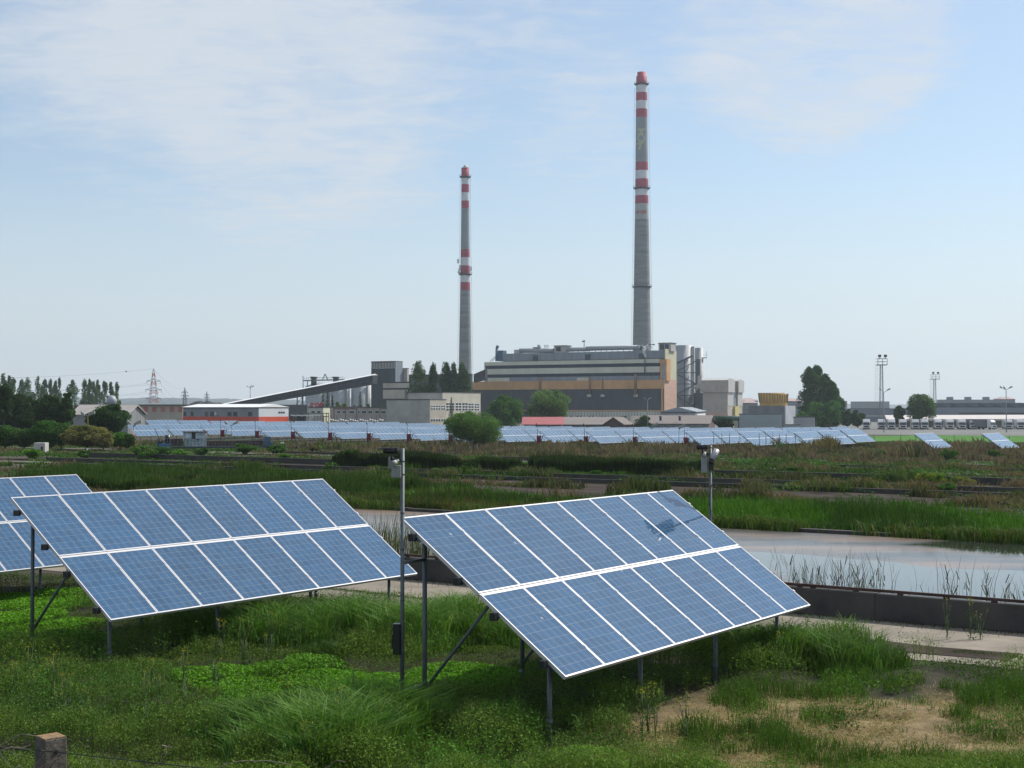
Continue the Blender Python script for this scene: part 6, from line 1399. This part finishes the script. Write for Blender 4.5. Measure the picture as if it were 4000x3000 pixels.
# --- grass and weeds of the fields between the basins
v = Veg(); x, y = scatter_mid(620000, 40, 262); s, t = zone(x, y)
nz = fbm(x, y, 7, 31); nz2 = fbm(x, y, 22, 33); nz3 = vnoise(x, y, 2.2, 35)
keep = (t > 44.3) & ~(clear(t) & (nz3 < .80)) & (y < 250)
mudz = ((t > 62) & (t < 77)) | ((t > 84.5) & (t < 94))
keep &= ~((s < -59) & (t > 51) & (t < 66) & (nz3 < .85)); keep &= ~(mudz & (nz3 + nz * .6 < .92 - .25 * (x < 0)))
bare = .5 * fbm(x, y, 5, 37) + .5 * fbm(s / 5, t, 2.5, 39); keep &= ~((t > 96.5) & (t < 165) & (bare < .49)); keep &= ~((t > 50) & (t < 96) & (bare < .54))
# bright field and the front of the solar tables stay lower
x, y, t, s, nz, nz2 = x[keep], y[keep], t[keep], s[keep], nz[keep], nz2[keep]
far_t = sstep(125, 150, t)
h = (.22 + .45 * nz) * (1 + .9 * far_t * (nz2 > .35)); cd, _cx1, _cy1, cr_ = cells(x, y, 2.6, 3); h = h * (.35 + 1.5 * cr_[0] ** 1.5 * np.clip(1.1 - cd, .2, 1)); h = np.where((t > 50) & (t < 62), h * 1.2, h); h = np.where(y > 215, np.minimum(h, .45), h); lw_ = (x < -14) & (y > 118) & (y < 200); h = np.where(lw_, h * .35, h)
green = np.array([.058, .108, .026]); green2 = np.array([.038, .068, .024]); brown = np.array([.185, .125, .135]); purple = np.array([.17, .115, .15]); yel = np.array([.11, .13, .02])
stk = fbm(s / 5, t, 3.0, 47); mixb = sstep(.37, .51, .5 * nz2 + .5 * stk + .08 * far_t * (x > -20) + .02)[:, None]
c = green * (1 - mixb) + brown * mixb; dk = sstep(.45, .6, fbm(x, y, 4, 41))[:, None]; c = c * (1 - .6 * dk) + green2 * .6 * dk
pz = (far_t * (fbm(x, y, 15, 44) > .48))[:, None] * .75; c = c * (1 - pz) + purple * pz
br_ = ((t > 86) & (t < 92.5) & (x < 14))[:, None]; c = np.where(br_, np.array([.065, .125, .018]), c)
px1 = y / 1421.0
v.blades(x, y, gz(x, y) - .05, h * (.6 + .8 * rng.random(len(x))), px1 * (1.1 + 1.0 * rng.random(len(x))), .30, c, .3)
tag(v.build('field_weeds', LEAF), 'green and brown weeds covering the old basins up to the solar field', 'weeds', kind='stuff')
# --- leafy low ground cover
v = Veg(); x, y = scatter_mid(330000, 42, 240); s, t = zone(x, y); nz = fbm(x, y, 6, 51); nz3 = vnoise(x, y, 2.0, 53)
keep = (t > 44.3) & ~(clear(t)) & (nz > .50) & ~((((t > 62) & (t < 77)) | ((t > 84.5) & (t < 94))) & (nz3 < .72)); x, y, nz, t = x[keep], y[keep], nz[keep], t[keep]
c = np.array([.05, .115, .022]) * (.6 + .8 * fbm(x, y, 3, 55))[:, None]
hz_ = .1 + .9 * (nz - .46) * (1 + rng.random(len(x))); hz_ = np.where((x < -14) & (y > 118) & (y < 200), hz_ * .4, hz_)
v.leaves(x, y, gz(x, y) + hz_ * rng.random(len(x)) ** .6, y / 700 + .02, c, .3, .4, .7)
tag(v.build('leafy_weeds', LEAF), 'patches of leafy green weeds between the old basins', 'weeds', kind='stuff')
# --- reeds behind the flooded basin
def reeds(name, label, n, sr, tr, hh, col, cols2, wid=1.2, top=0, dn=None):
    v = Veg(); s = sr[0] + (sr[1] - sr[0]) * rng.random(n); t = tr[0] + (tr[1] - tr[0]) * rng.random(n); nz = fbm(s, t, 3.5, 61)
    if dn is not None: k = rng.random(n) < dn(s, t); s, t, nz = s[k], t[k], nz[k]
    x, y = xy(s, t); ok = (np.abs(x) < y * .44) & (y > 22); x, y, nz, s, t = x[ok], y[ok], nz[ok], s[ok], t[ok]; n = len(x)
    q = sstep(.42, .6, fbm(x, y, 4, 63))[:, None]; c = np.array(col) * q + np.array(cols2) * (1 - q)
    H = hh(s, t) * (.55 + .75 * nz) * (.7 + .5 * rng.random(n))
    v.blades(x, y, gz(x, y) - .02, H, y / 1421 * wid * (.7 + .7 * rng.random(n)), .16, c, .35, .2)
    # narrow leaves half way up
    m = n // 2; i = rng.integers(0, n, m); v.blades(x[i], y[i], gz(x[i], y[i]) + H[i] * .45, H[i] * .5, y[i] / 1421 * wid, .7, c[i] * 1.15, .3, .5)
    return tag(v.build(name, LEAF), label, 'reeds', kind='stuff')
sx_of = lambda s, t: (lambda p: p[0] / p[1])(xy(s, t))
reeds('green_reeds', 'dense bright green reeds along the far wall of the flooded basin', 60000, (-44, 16), (44.1, 50.5), lambda s, t: .85 + .25 * sstep(45, 48, t), (.070, .155, .024), (.045, .090, .024), 1.1, dn=lambda s, t: .15 + .85 * sstep(.08, .15, sx_of(s, t)) * (1 - .7 * sstep(.27, .31, sx_of(s, t))))
reeds('brown_reeds', 'brown and green reeds behind the left part of the flooded basin', 52000, (-52, -24), (44.1, 50), lambda s, t: .78 + .2 * sstep(46, 52, t), (.10, .085, .05), (.045, .07, .025), 1.1, dn=lambda s, t: .2 + .8 * (sx_of(s, t) < .12))
reeds('green_reeds', 'tall grey green reeds behind the deep blue tables on the left', 60000, (-66, -44), (47, 60), lambda s, t: .55 + .8 * cells(s, t, 3.0, 6)[3][0], (.055, .095, .03), (.045, .07, .03), 1.0)
reeds('dry_reeds', 'pale dry reed tops before the right end of the solar field', 20000, (-118, -70), (170, 176), lambda s, t: 2.3 + 0 * s, (.20, .15, .12), (.14, .10, .085), 1.0, dn=lambda s, t: sstep(.20, .235, sx_of(s, t)) * (1 - sstep(.27, .29, sx_of(s, t))))
reeds('brown_hedge', 'dark hedge-like weeds along the wall behind the black sludge bed', 34000, (-83, -48), (92.2, 94.8), lambda s, t: .35 + 1.1 * cells(s, t, 2.2, 4)[3][0], (.028, .045, .02), (.035, .055, .02), 1.4)
# dry stalks inside the flooded basin, along the near wall
v = Veg(); n = 950; s = rng.choice([0, 1, 2], n, p=[.36, .26, .38]); s = np.where(s == 0, rng.uniform(-14, -11.2, n), np.where(s == 1, rng.uniform(-11.3, -8.4, n), rng.uniform(-8.5, -5, n))); t = 28.8 + rng.exponential(.55, n)
dens_ = np.clip(.35 + 1.2 * (vnoise(s, t * 0, 1.1, 71) - .35), .05, 1); k = rng.random(n) < dens_; s, t = s[k], t[k]; x, y = xy(s, t); n = len(x)
c = np.where(rng.random((n, 1)) < .55, np.array([.09, .07, .05]), np.array([.04, .06, .02])); H = .18 + 1.0 * rng.random(n) ** 1.4
v.blades(x, y, np.full(n, .3), H, .012, .22, c, .3, .1); i = rng.integers(0, n, int(n * .8)); v.blades(x[i], y[i], .3 + H[i] * (.3 + .4 * rng.random(len(i))), H[i] * .35, .02, .75, c[i], .3, .5)
tag(v.build('dry_reeds', DRY), 'sparse dry reed stalks standing in the water along the near wall', 'reeds', kind='stuff')
v = Veg(); n = 5200; s = rng.uniform(-40, -17, n); t = 28.9 + rng.exponential(1.1, n); x, y = xy(s, t); k = (x / y > -.14) & (x / y < -.03); x, y = x[k], y[k]; n = len(x)
v.blades(x, y, np.full(n, .3), .4 + .9 * rng.random(n), .014, .15, np.where(rng.random((n, 1)) < .4, np.array([.15, .12, .08]), np.array([.06, .085, .035])), .3, .2); tag(v.build('basin_reeds', LEAF), 'reeds standing in the water behind the left camera pole', 'reeds', kind='stuff')
# grass hanging over the far wall of the basin
v = Veg(); n = 30000; s = rng.uniform(-48, 16, n); t = 43.75 + rng.normal(size=n) * .28; k = rng.random(n) < sstep(.35, .6, fbm(s, s * 0, 2.6, 77)); s, t = s[k], t[k]; x, y = xy(s, t); n = len(x)
v.blades(x, y, np.full(n, .34), .15 + .45 * rng.random(n) * (.5 + fbm(s, t, 2, 78)), .028, .6, np.where(rng.random((n, 1)) < .3, np.array([.14, .12, .07]), np.array([.065, .125, .028])), .35, .5); tag(v.build('bank_grass', LEAF), 'ragged grass hanging over the far wall of the flooded basin', 'grass', kind='stuff')
# single bushes of the middle ground
bush_px = [(130, 1795, 80, 1), (330, 1790, 60, 0), (560, 1795, 110, 0), (640, 1790, 90, 0), (790, 1780, 60, 0), (700, 1792, 70, 1), (960, 1775, 90, 0), (1080, 1775, 80, 0), (1110, 1800, 50, 1), (1225, 1765, 50, 2), (1360, 1790, 70, 0), (1240, 1760, 40, 1), (2260, 1750, 60, 2), (2870, 1770, 60, 0), (2975, 1752, 36, 0), (3060, 1775, 80, 0), (3190, 1835, 50, 1), (3090, 1850, 50, 0), (3450, 1790, 60, 0), (3620, 1790, 50, 0), (3700, 1800, 90, 0), (3880, 1795, 70, 0), (3640, 1900, 110, 3), (3760, 1905, 90, 3), (3700, 1925, 70, 0), (1290, 1838, 60, 0), (1700, 1850, 40, 1), (2030, 1855, 60, 0), (2330, 1862, 46, 0), (3250, 1840, 36, 1), (440, 1830, 50, 3), (590, 1860, 60, 3)]
lbl = ['dark green bush', 'bright green bush', 'brownish bush', 'yellow flowering bush']
order = sorted(range(len(bush_px)), key=lambda q: bush_px[q][0]); TENS = wd + ['nineteenth', 'twentieth', 'twenty-first', 'twenty-second', 'twenty-third', 'twenty-fourth', 'twenty-fifth', 'twenty-sixth', 'twenty-seventh', 'twenty-eighth', 'twenty-ninth', 'thirtieth', 'thirty-first', 'thirty-second', 'thirty-third', 'thirty-fourth']
for k, (px, py, w, kd) in enumerate(bush_px):
    x, y = ground_at(px, py); cl = [(.035, .075, .02), (.055, .12, .02), (.09, .07, .05), (.06, .10, .02)][kd]
    tree('shrub', '%s, %s from the left of the low bushes among the old basins' % (lbl[kd], TENS[order.index(k)]), px, y, py - w * .55, w, cl, 'bushes among the old basins', dens=.45, leaf=max(.07, y / 900), col2=(.12, .12, .02) if kd == 3 else None, cat='bush')

# ---------------------------------------------------------------- near meadow
def to_px(x, y, z):
    X = x; Y = CP * y + SP * (z - CZ); Zc = -SP * y + CP * (z - CZ); return 2000 + FPX * X / Y, 1500 - FPX * Zc / Y
def ell(px, py, cx, cy, rx, ry): return np.exp(-((((px - cx) / rx) ** 2 + ((py - cy) / ry) ** 2) ** 1.5))
def near_pts(n):
    y = rng.uniform(13.0, 40, n) ; y = 13 + 24 * rng.random(n) ** 1.25; x = (rng.random(n) * 2 - 1) * (y * .40 + .6)
    s, t = st(x, y); edge = 24.3 + 1.1 * (vnoise(s, s * 0, 1.6, 81) - .45); k = t < edge; return x[k], y[k], t[k]
def masks(x, y):
    px, py = to_px(x, y, gz(x, y)); j = 60 * (vnoise(x, y, .7, 83) - .5); px = px + j; py = py + j
    T = ell(px, py, 1500, 2520, 620, 110) + ell(px, py, 3200, 2600, 330, 105) + ell(px, py, 900, 2480, 260, 60) + ell(px, py, 1300, 2920, 620, 120) + .9 * ell(px, py, 3600, 2680, 150, 80) + ell(px, py, 2900, 2560, 200, 60) + .8 * ell(px, py, 3950, 2750, 90, 80)
    C = ell(px, py, 130, 2420, 260, 150) + 1.1 * ell(px, py, 1250, 2700, 420, 90) + .9 * ell(px, py, 1850, 2660, 420, 70) + .9 * ell(px, py, 2400, 3000, 420, 120) + .6 * ell(px, py, 800, 2700, 250, 80)
    D = ell(px, py, 3450, 2880, 800, 210) * 1.6
    Wd = .75 * np.ones_like(px) + .6 * ell(px, py, 2150, 2890, 500, 110) + .5 * ell(px, py, 350, 2780, 500, 160) + .3 * ell(px, py, 2700, 2780, 300, 150)
    return px, py, T, C, D, Wd
def species(x, y, size=.95):
    """which plant owns each spot: clumps decide, so the meadow is uneven"""
    d, cx, cy, ra = cells(x, y, size, 1)
    px, py, T, C, D, Wd = masks(cx, cy)
    sc = np.stack([T + .35 * ra[0], C + .30 * ra[1], Wd * .8 + .45 * ra[2] - .25 * (C > .6)]); sp = np.argmax(sc, 0)
    dome = np.sqrt(np.clip(1 - (d * .98) ** 2, .015, 1))
    return sp, d, dome, ra, T, C, D
def bare_spots(x, y, D):
    return (D > .25) & (fbm(x, y, .8, 107) < .72)
# 1 tall grass
v = Veg(); x, y, t = near_pts(560000); sp, d, dome, ra, T, C, D = species(x, y); k = (sp == 0) & ~bare_spots(x, y, D) & (rng.random(len(x)) < .9); x, y, dome, ra0, T = x[k], y[k], dome[k], ra[0][k], T[k]; n = len(x)
c = np.where(rng.random((n, 1)) < .22, np.array([.16, .22, .11]), np.array([.085, .165, .042])) * (.45 + .95 * ra0[:, None])
v.blades(x, y, gz(x, y), (.20 + .50 * ra0 ** 1.3) * dome * (.75 + .5 * rng.random(n)) * (1 + .6 * np.clip(T, 0, 1)), .011 + .010 * rng.random(n), .50, c, .3, .55)
tag(v.build('tall_grass', LEAF), 'clumps of tall dark green grass in the near meadow', 'grass', kind='stuff')
# 2 bright leafy ground cover
v = Veg(); x, y, t = near_pts(1150000); sp, d, dome, ra, T, C, D = species(x, y); k = (sp == 1) & ~bare_spots(x, y, D); x, y, dome, C, ra1 = x[k], y[k], dome[k], C[k], ra[1][k]; n = len(x)
hm = (.05 + .17 * ra1) * dome + .05 * fbm(x, y, .25, 97); cc = sstep(.2, .8, C)[:, None]; col_ = (np.array([.070, .150, .024]) * (1 - cc) + np.array([.120, .27, .022]) * cc) * (.65 + .6 * fbm(x, y, .6, 98)[:, None])
v.leaves(x, y, gz(x, y) + hm * (1 - .9 * rng.random(n) ** 1.4), .034 + .026 * rng.random(n), col_, .35, .40, .75)
tag(v.build('low_leafy_weeds', LEAF), 'low bright green leafy weeds carpeting the near meadow', 'weeds', kind='stuff')
# 3 bushy weeds with pale seed heads
v = Veg(); x, y, t = near_pts(1250000); sp, d, dome, ra, T, C, D = species(x, y); k = (sp == 2) & ~bare_spots(x, y, D); x, y, dome, r2_, r1_ = x[k], y[k], dome[k], ra[2][k], ra[1][k]; n = len(x)
hm = (.10 + .55 * r2_ ** 1.4) * dome * (.8 + .4 * fbm(x, y, .3, 99)); z = gz(x, y)
q = rng.random(n) < .50
pale = (r1_ > .35)[:, None]
lc = np.array([.080, .150, .032]) * (.40 + 1.15 * r2_[:, None]) * np.where(pale, np.array([1.25, 1.05, 1.1]), np.array([.8, .95, .85]))
v.leaves(x[q], y[q], z[q] + hm[q] * (1 - .95 * rng.random(q.sum()) ** 1.3), .022 + .030 * rng.random(q.sum()), lc[q], .35, .25, .45)
f_ = ~q & pale[:, 0]; m_ = f_.sum(); v.leaves(x[f_], y[f_], z[f_] + hm[f_] * (.80 + .42 * rng.random(m_)), .012 + .008 * rng.random(m_), np.array([.17, .22, .075]), .35, .1, .6)
b_ = ~q & (rng.random(n) < .12); m_ = b_.sum(); v.blades(x[b_], y[b_], z[b_] + hm[b_] * .2, hm[b_] * (.7 + .45 * rng.random(m_)), .006, .25, np.array([.10, .145, .045]), .3, .2)
tag(v.build('seeding_weeds', LEAF), 'bushy weeds with pale green seed heads in the near meadow', 'weeds', kind='stuff')
# 3b taller leafy stems standing in the clumps
v = Veg(); x, y, t = near_pts(17000); px, py = to_px(x, y, gz(x, y)); sp, d, dome, ra, T, C, D = species(x, y)
f = ell(px, py, 250, 2820, 420, 130) + ell(px, py, 1050, 2500, 260, 70) + ell(px, py, 2350, 2800, 420, 110) + ell(px, py, 3150, 2600, 330, 80) + ell(px, py, 900, 2880, 360, 110) + .6 * ell(px, py, 1900, 2950, 500, 90) + .6 * ell(px, py, 500, 2560, 300, 60)
k = (rng.random(len(x)) < np.clip(f, 0, .8) * (.25 + ra[1])) & ~bare_spots(x, y, D); x, y = x[k], y[k]; n = len(x); hh = .30 + .45 * rng.random(n); z = gz(x, y)
v.blades(x, y, z, hh, .007, .15, np.array([.08, .13, .04]), .2, .1); m = 34; X = np.repeat(x, m); Y2 = np.repeat(y, m); fr = rng.random(n * m); Z2 = np.repeat(z, m) + np.repeat(hh, m) * (.1 + .9 * fr); a = rng.random(n * m) * 6.28; q = (.02 + .10 * (1 - .5 * fr)) * rng.random(n * m) ** .6
tint = np.repeat(.45 + .9 * rng.random(n), m)[:, None] * np.array([.075, .15, .04])
v.leaves(X + q * np.cos(a), Y2 + q * np.sin(a), Z2, .030 + .030 * rng.random(n * m), tint, .3, .25, .35)
tag(v.build('tall_weeds', LEAF), 'tangled tall leafy weeds standing in the near meadow', 'weeds', kind='stuff')
# 4 straw
v = Veg(); x, y, t = near_pts(420000); d_ = dryness(x, y); k = rng.random(len(x)) < np.clip(d_ * 1.1, .0, 1); x, y = x[k], y[k]; n = len(x)
v.blades(x, y, gz(x, y) + .0, .02 + .05 * rng.random(n), .007, 2.6, np.where(rng.random((n, 1)) < .25, np.array([.46, .38, .22]), np.array([.26, .19, .10])), .35, .05)
m_ = 14000; i = rng.integers(0, n, m_); v.leaves(x[i], y[i], gz(x[i], y[i]) + .012, .012 + .04 * rng.random(m_) ** 3, np.where(rng.random((m_, 1)) < .6, np.array([.075, .055, .04]), np.array([.36, .30, .22])), .4, .5, .8)
tag(v.build('dry_straw', DRY), 'flattened dry straw on the right of the near meadow', 'straw', kind='stuff')
# 5 short green tufts growing through the straw
v = Veg(); x, y, t = near_pts(300000); px, py, T, C, D, Wd = masks(x, y); tn = fbm(x, y, .9, 107); k = (D > .25) & (rng.random(len(x)) < sstep(.56, .64, tn)); x, y, tn = x[k], y[k], tn[k]; n = len(x)
v.blades(x, y, gz(x, y), (.05 + .9 * (tn - .50)) * (.6 + .7 * rng.random(n)), .009, .35, np.array([.07, .13, .028]), .35, .3); i = rng.integers(0, n, n); v.leaves(x[i], y[i], gz(x[i], y[i]) + (.03 + .9 * (tn[i] - .50)) * rng.random(n), .03, np.array([.065, .135, .022]), .35, .3, .6)
tag(v.build('green_tufts', LEAF), 'short green tufts growing through the dry straw', 'grass', kind='stuff')
# 6 moss and grass in the cracks of the path
v = Veg(); n = 26000; s = rng.uniform(-40, 30, n); t = 25.6 + .45 * (vnoise(s, s * 0, 2.2, 111) - .5) + rng.normal(size=n) * .10; k = vnoise(s, s * 0, 1.5, 113) > .48; s, t = s[k], t[k]; x, y = xy(s, t)
v.blades(x, y, np.zeros(len(x)), .02 + .05 * rng.random(len(x)), .014, .5, np.array([.05, .10, .02]), .3, .3); n = 9000; s = rng.uniform(-40, 30, n); t = 28.35 - rng.exponential(.12, n); x, y = xy(s, t); v.blades(x, y, np.zeros(n), .03 + .07 * rng.random(n), .012, .5, np.array([.06, .06, .035]), .3, .3)
tag(v.build('crack_grass', LEAF), 'thin grass growing in the cracks of the concrete path', 'grass', kind='stuff')
# 7 flowering plants, one by one
flower_m = mat('yellow_petals', (.55, .45, .02), .6, 0, .1, 30)
def rape(h, seed):
    r_ = np.random.default_rng(seed); r = thing('flowering_weed', 'w', 'flowering weed')
    v = Veg(); k = 5; tips = []
    mb = MB()
    for i in range(k):
        a = r_.random() * 6.28; l = .12 * r_.random(); hh = h * (.75 + .3 * r_.random()); p0 = Vector((0, 0, h * .15 * i / k)); p1 = Vector((l * math.cos(a) * .5, l * math.sin(a) * .5, hh * .6)); p2 = Vector((l * math.cos(a), l * math.sin(a), hh)); mb.tube(p0, p1, .005, .004, n=4); mb.tube(p1, p2, .004, .002, n=4); tips.append(p2)
    mb.build('stem', mat('green_stem', (.06, .10, .03), .7, 0, .1, 10), r, world=False)
    n = 90; q = r_.random(n); x = r_.normal(size=n) * .05; y = r_.normal(size=n) * .05; v.leaves(x, y, q * h * .8, .05 * (1 - .5 * q), np.array([.04, .085, .03]), .3, .2, .4); v.build('leaves', LEAF, r)
    vv = Veg()
    for p in tips: n = 8; vv.leaves(p.x + r_.normal(size=n) * .012, p.y + r_.normal(size=n) * .012, p.z + r_.normal(size=n) * .016, .013, np.array([.42, .36, .02]), .15, .4, .9)
    vv.build('yellow_flowers', LEAF, r); return r
fpos = [(60, 2640), (115, 2620), (130, 2650), (190, 2620), (215, 2690), (240, 2700), (250, 2660), (265, 2720), (330, 2680), (595, 2600), (720, 2690), (750, 2650), (625, 2690), (835, 2560), (850, 2570), (860, 2480), (950, 2480), (975, 2490), (1040, 2480), (1060, 2470), (1100, 2510), (1210, 2750), (1225, 2770), (1270, 2820), (1220, 2840), (1320, 2850), (1290, 2860), (1190, 2940), (1380, 2720), (2530, 2740), (2510, 2790), (2560, 2760), (2680, 2780), (3040, 2520), (3700, 2440), (3830, 2445), (3790, 2425), (570, 2760), (1125, 2680), (1150, 2880)]
FLG = 'yellow flowering weeds in the near meadow'
protos = [rape(.62, 3), rape(.75, 4), rape(.5, 5)]; used = [False] * 3
for k, (px, py) in enumerate(fpos):
    i = k % 3; o = protos[i] if not used[i] else copy_tree(protos[i]); used[i] = True
    hb = 60; x, y = ground_at(px, py + 130 if py > 2450 and px < 3500 else py + 40)
    if px > 3600: x, y = ground_at(px, 2500)
    o.location = (x, y, gzf(x, y)); o.rotation_euler = (0, 0, rnd.random() * 6); sc_ = rnd.uniform(.95, 1.35); o.scale = (sc_,) * 3
    o['group'] = FLG; o['label'] = 'green weed with small yellow flower heads in the near meadow'
    if px > 3600: o['label'] = 'yellow flowering weed before the dark wall, %s of three' % ['left', 'right', 'middle'][(px != 3700) + (px == 3790)]; o['group'] = 'flowering weeds at the wall'
    if 2500 < px < 2700: o['label'] = 'yellow flowering weed below the front edge of the pale table, %s' % {2530: 'tallest', 2510: 'leftmost', 2560: 'between the two taller ones', 2680: 'rightmost and alone'}[px]
# leafy stems standing above the tall grass on the right
for k, (px, py, h) in enumerate(((3120, 2500, .55), (3150, 2490, .7), (3185, 2500, .6), (3215, 2520, .5), (3320, 2570, .5), (2960, 2500, .55), (3545, 2640, .45), (3265, 2540, .4))):
    x, y = ground_at(px, py + 60); r = thing('leafy_weed', 'leafy weed standing above the grass by the path, %s from the left' % wd[[1, 2, 3, 4, 6, 0, 7, 5][k]], 'weed', (x, y, gzf(x, y)), 0, 'leafy weeds along the concrete path')
    MB().tube((x, y, 0), (x + .03, y, h), .006, .003, n=5).build('stem', MATS['green_stem'], r); v = Veg(); n = 120; q = rng.random(n); a = rng.random(n) * 6.28; l = .10 * (1 - .5 * q) * rng.random(n)
    v.leaves(x + l * np.cos(a), y + l * np.sin(a), gz(x, y) + q * h, .055, np.array([.05, .11, .04]), .25, .3, .35); v.build('leaves', LEAF, r)
# rust-brown dry tuft and scraps on the path behind the pole
x, y = ground_at(1885, 2300); v = Veg(); n = 500; a = rng.random(n) * 6.28; q = .14 * rng.random(n); v.blades(x + q * np.cos(a), y + q * np.sin(a), np.zeros(n), .06 + .1 * rng.random(n), .01, .6, np.array([.30, .13, .05]), .3, .4); tag(v.build('dry_tuft', DRY), 'rust brown dry tuft on the path beside the wall', 'dry tuft')

# ---------------------------------------------------------------- steam and air
def steam(name, label, pts, dens, col=(.9, .92, .95)):
    mb = MB(); c0 = pts[0][0]
    for k, (c, r_) in enumerate(pts): pass
    prof = pts; n = 14; k0 = 0
    for c, r_ in pts:
        for i in range(n): an = 2 * math.pi * i / n; mb.v.append((c.x + r_ * math.cos(an), c.y + r_ * math.sin(an) , c.z + r_ * .25 * math.sin(an * 2)))
    for q in range(len(pts) - 1):
        for i in range(n): j = (i + 1) % n; mb.f.append((q * n + i, q * n + j, (q + 1) * n + j, (q + 1) * n + i)); mb.m.append(0); mb.sm.append(True)
    mb.f.append(tuple(range(n))); mb.m.append(0); mb.sm.append(False); mb.f.append(tuple((len(pts) - 1) * n + i for i in range(n))); mb.m.append(0); mb.sm.append(False)
    m = bpy.data.materials.new(name + '_vapour'); m.use_nodes = True; n_ = m.node_tree.nodes; l_ = m.node_tree.links; n_.remove(n_['Principled BSDF']); pv = n_.new('ShaderNodeVolumePrincipled'); pv.inputs['Color'].default_value = (*col, 1)
    g_ = n_.new('ShaderNodeNewGeometry'); t_ = n_.new('ShaderNodeTexNoise'); t_.inputs['Scale'].default_value = .35; t_.inputs['Detail'].default_value = 4; l_.new(g_.outputs['Position'], t_.inputs['Vector']); r_ = n_.new('ShaderNodeMapRange'); r_.inputs[1].default_value = .45; r_.inputs[2].default_value = .7; r_.inputs[4].default_value = dens; l_.new(t_.outputs['Fac'], r_.inputs[0]); l_.new(r_.outputs[0], pv.inputs['Density']); l_.new(pv.outputs[0], n_['Material Output'].inputs['Volume'])
    return tag(mb.build(name, m), label, 'steam', kind='stuff')
steam('steam', 'small white puff of steam over the right end of the hall roof', [(P(2519, 1393, 696), .5), (P(2519, 1380, 696), 1.2), (P(2525, 1366, 696), 2.0), (P(2536, 1355, 696), 2.6), (P(2545, 1346, 696), 1.6)], .9)
hb = MB(); hb.box(-6800, 6800, -180, 7600, -9, 330)
hm_ = bpy.data.materials.new('air'); hm_.use_nodes = True; n_ = hm_.node_tree.nodes; n_.remove(n_['Principled BSDF']); pv = n_.new('ShaderNodeVolumePrincipled'); pv.inputs['Color'].default_value = HZC; pv.inputs['Density'].default_value = HZD; pv.inputs['Anisotropy'].default_value = HZA
hm_.node_tree.links.new(pv.outputs[0], n_['Material Output'].inputs['Volume'])
tag(hb.build('haze', hm_), 'thin morning haze over the whole plain', 'haze', kind='stuff')
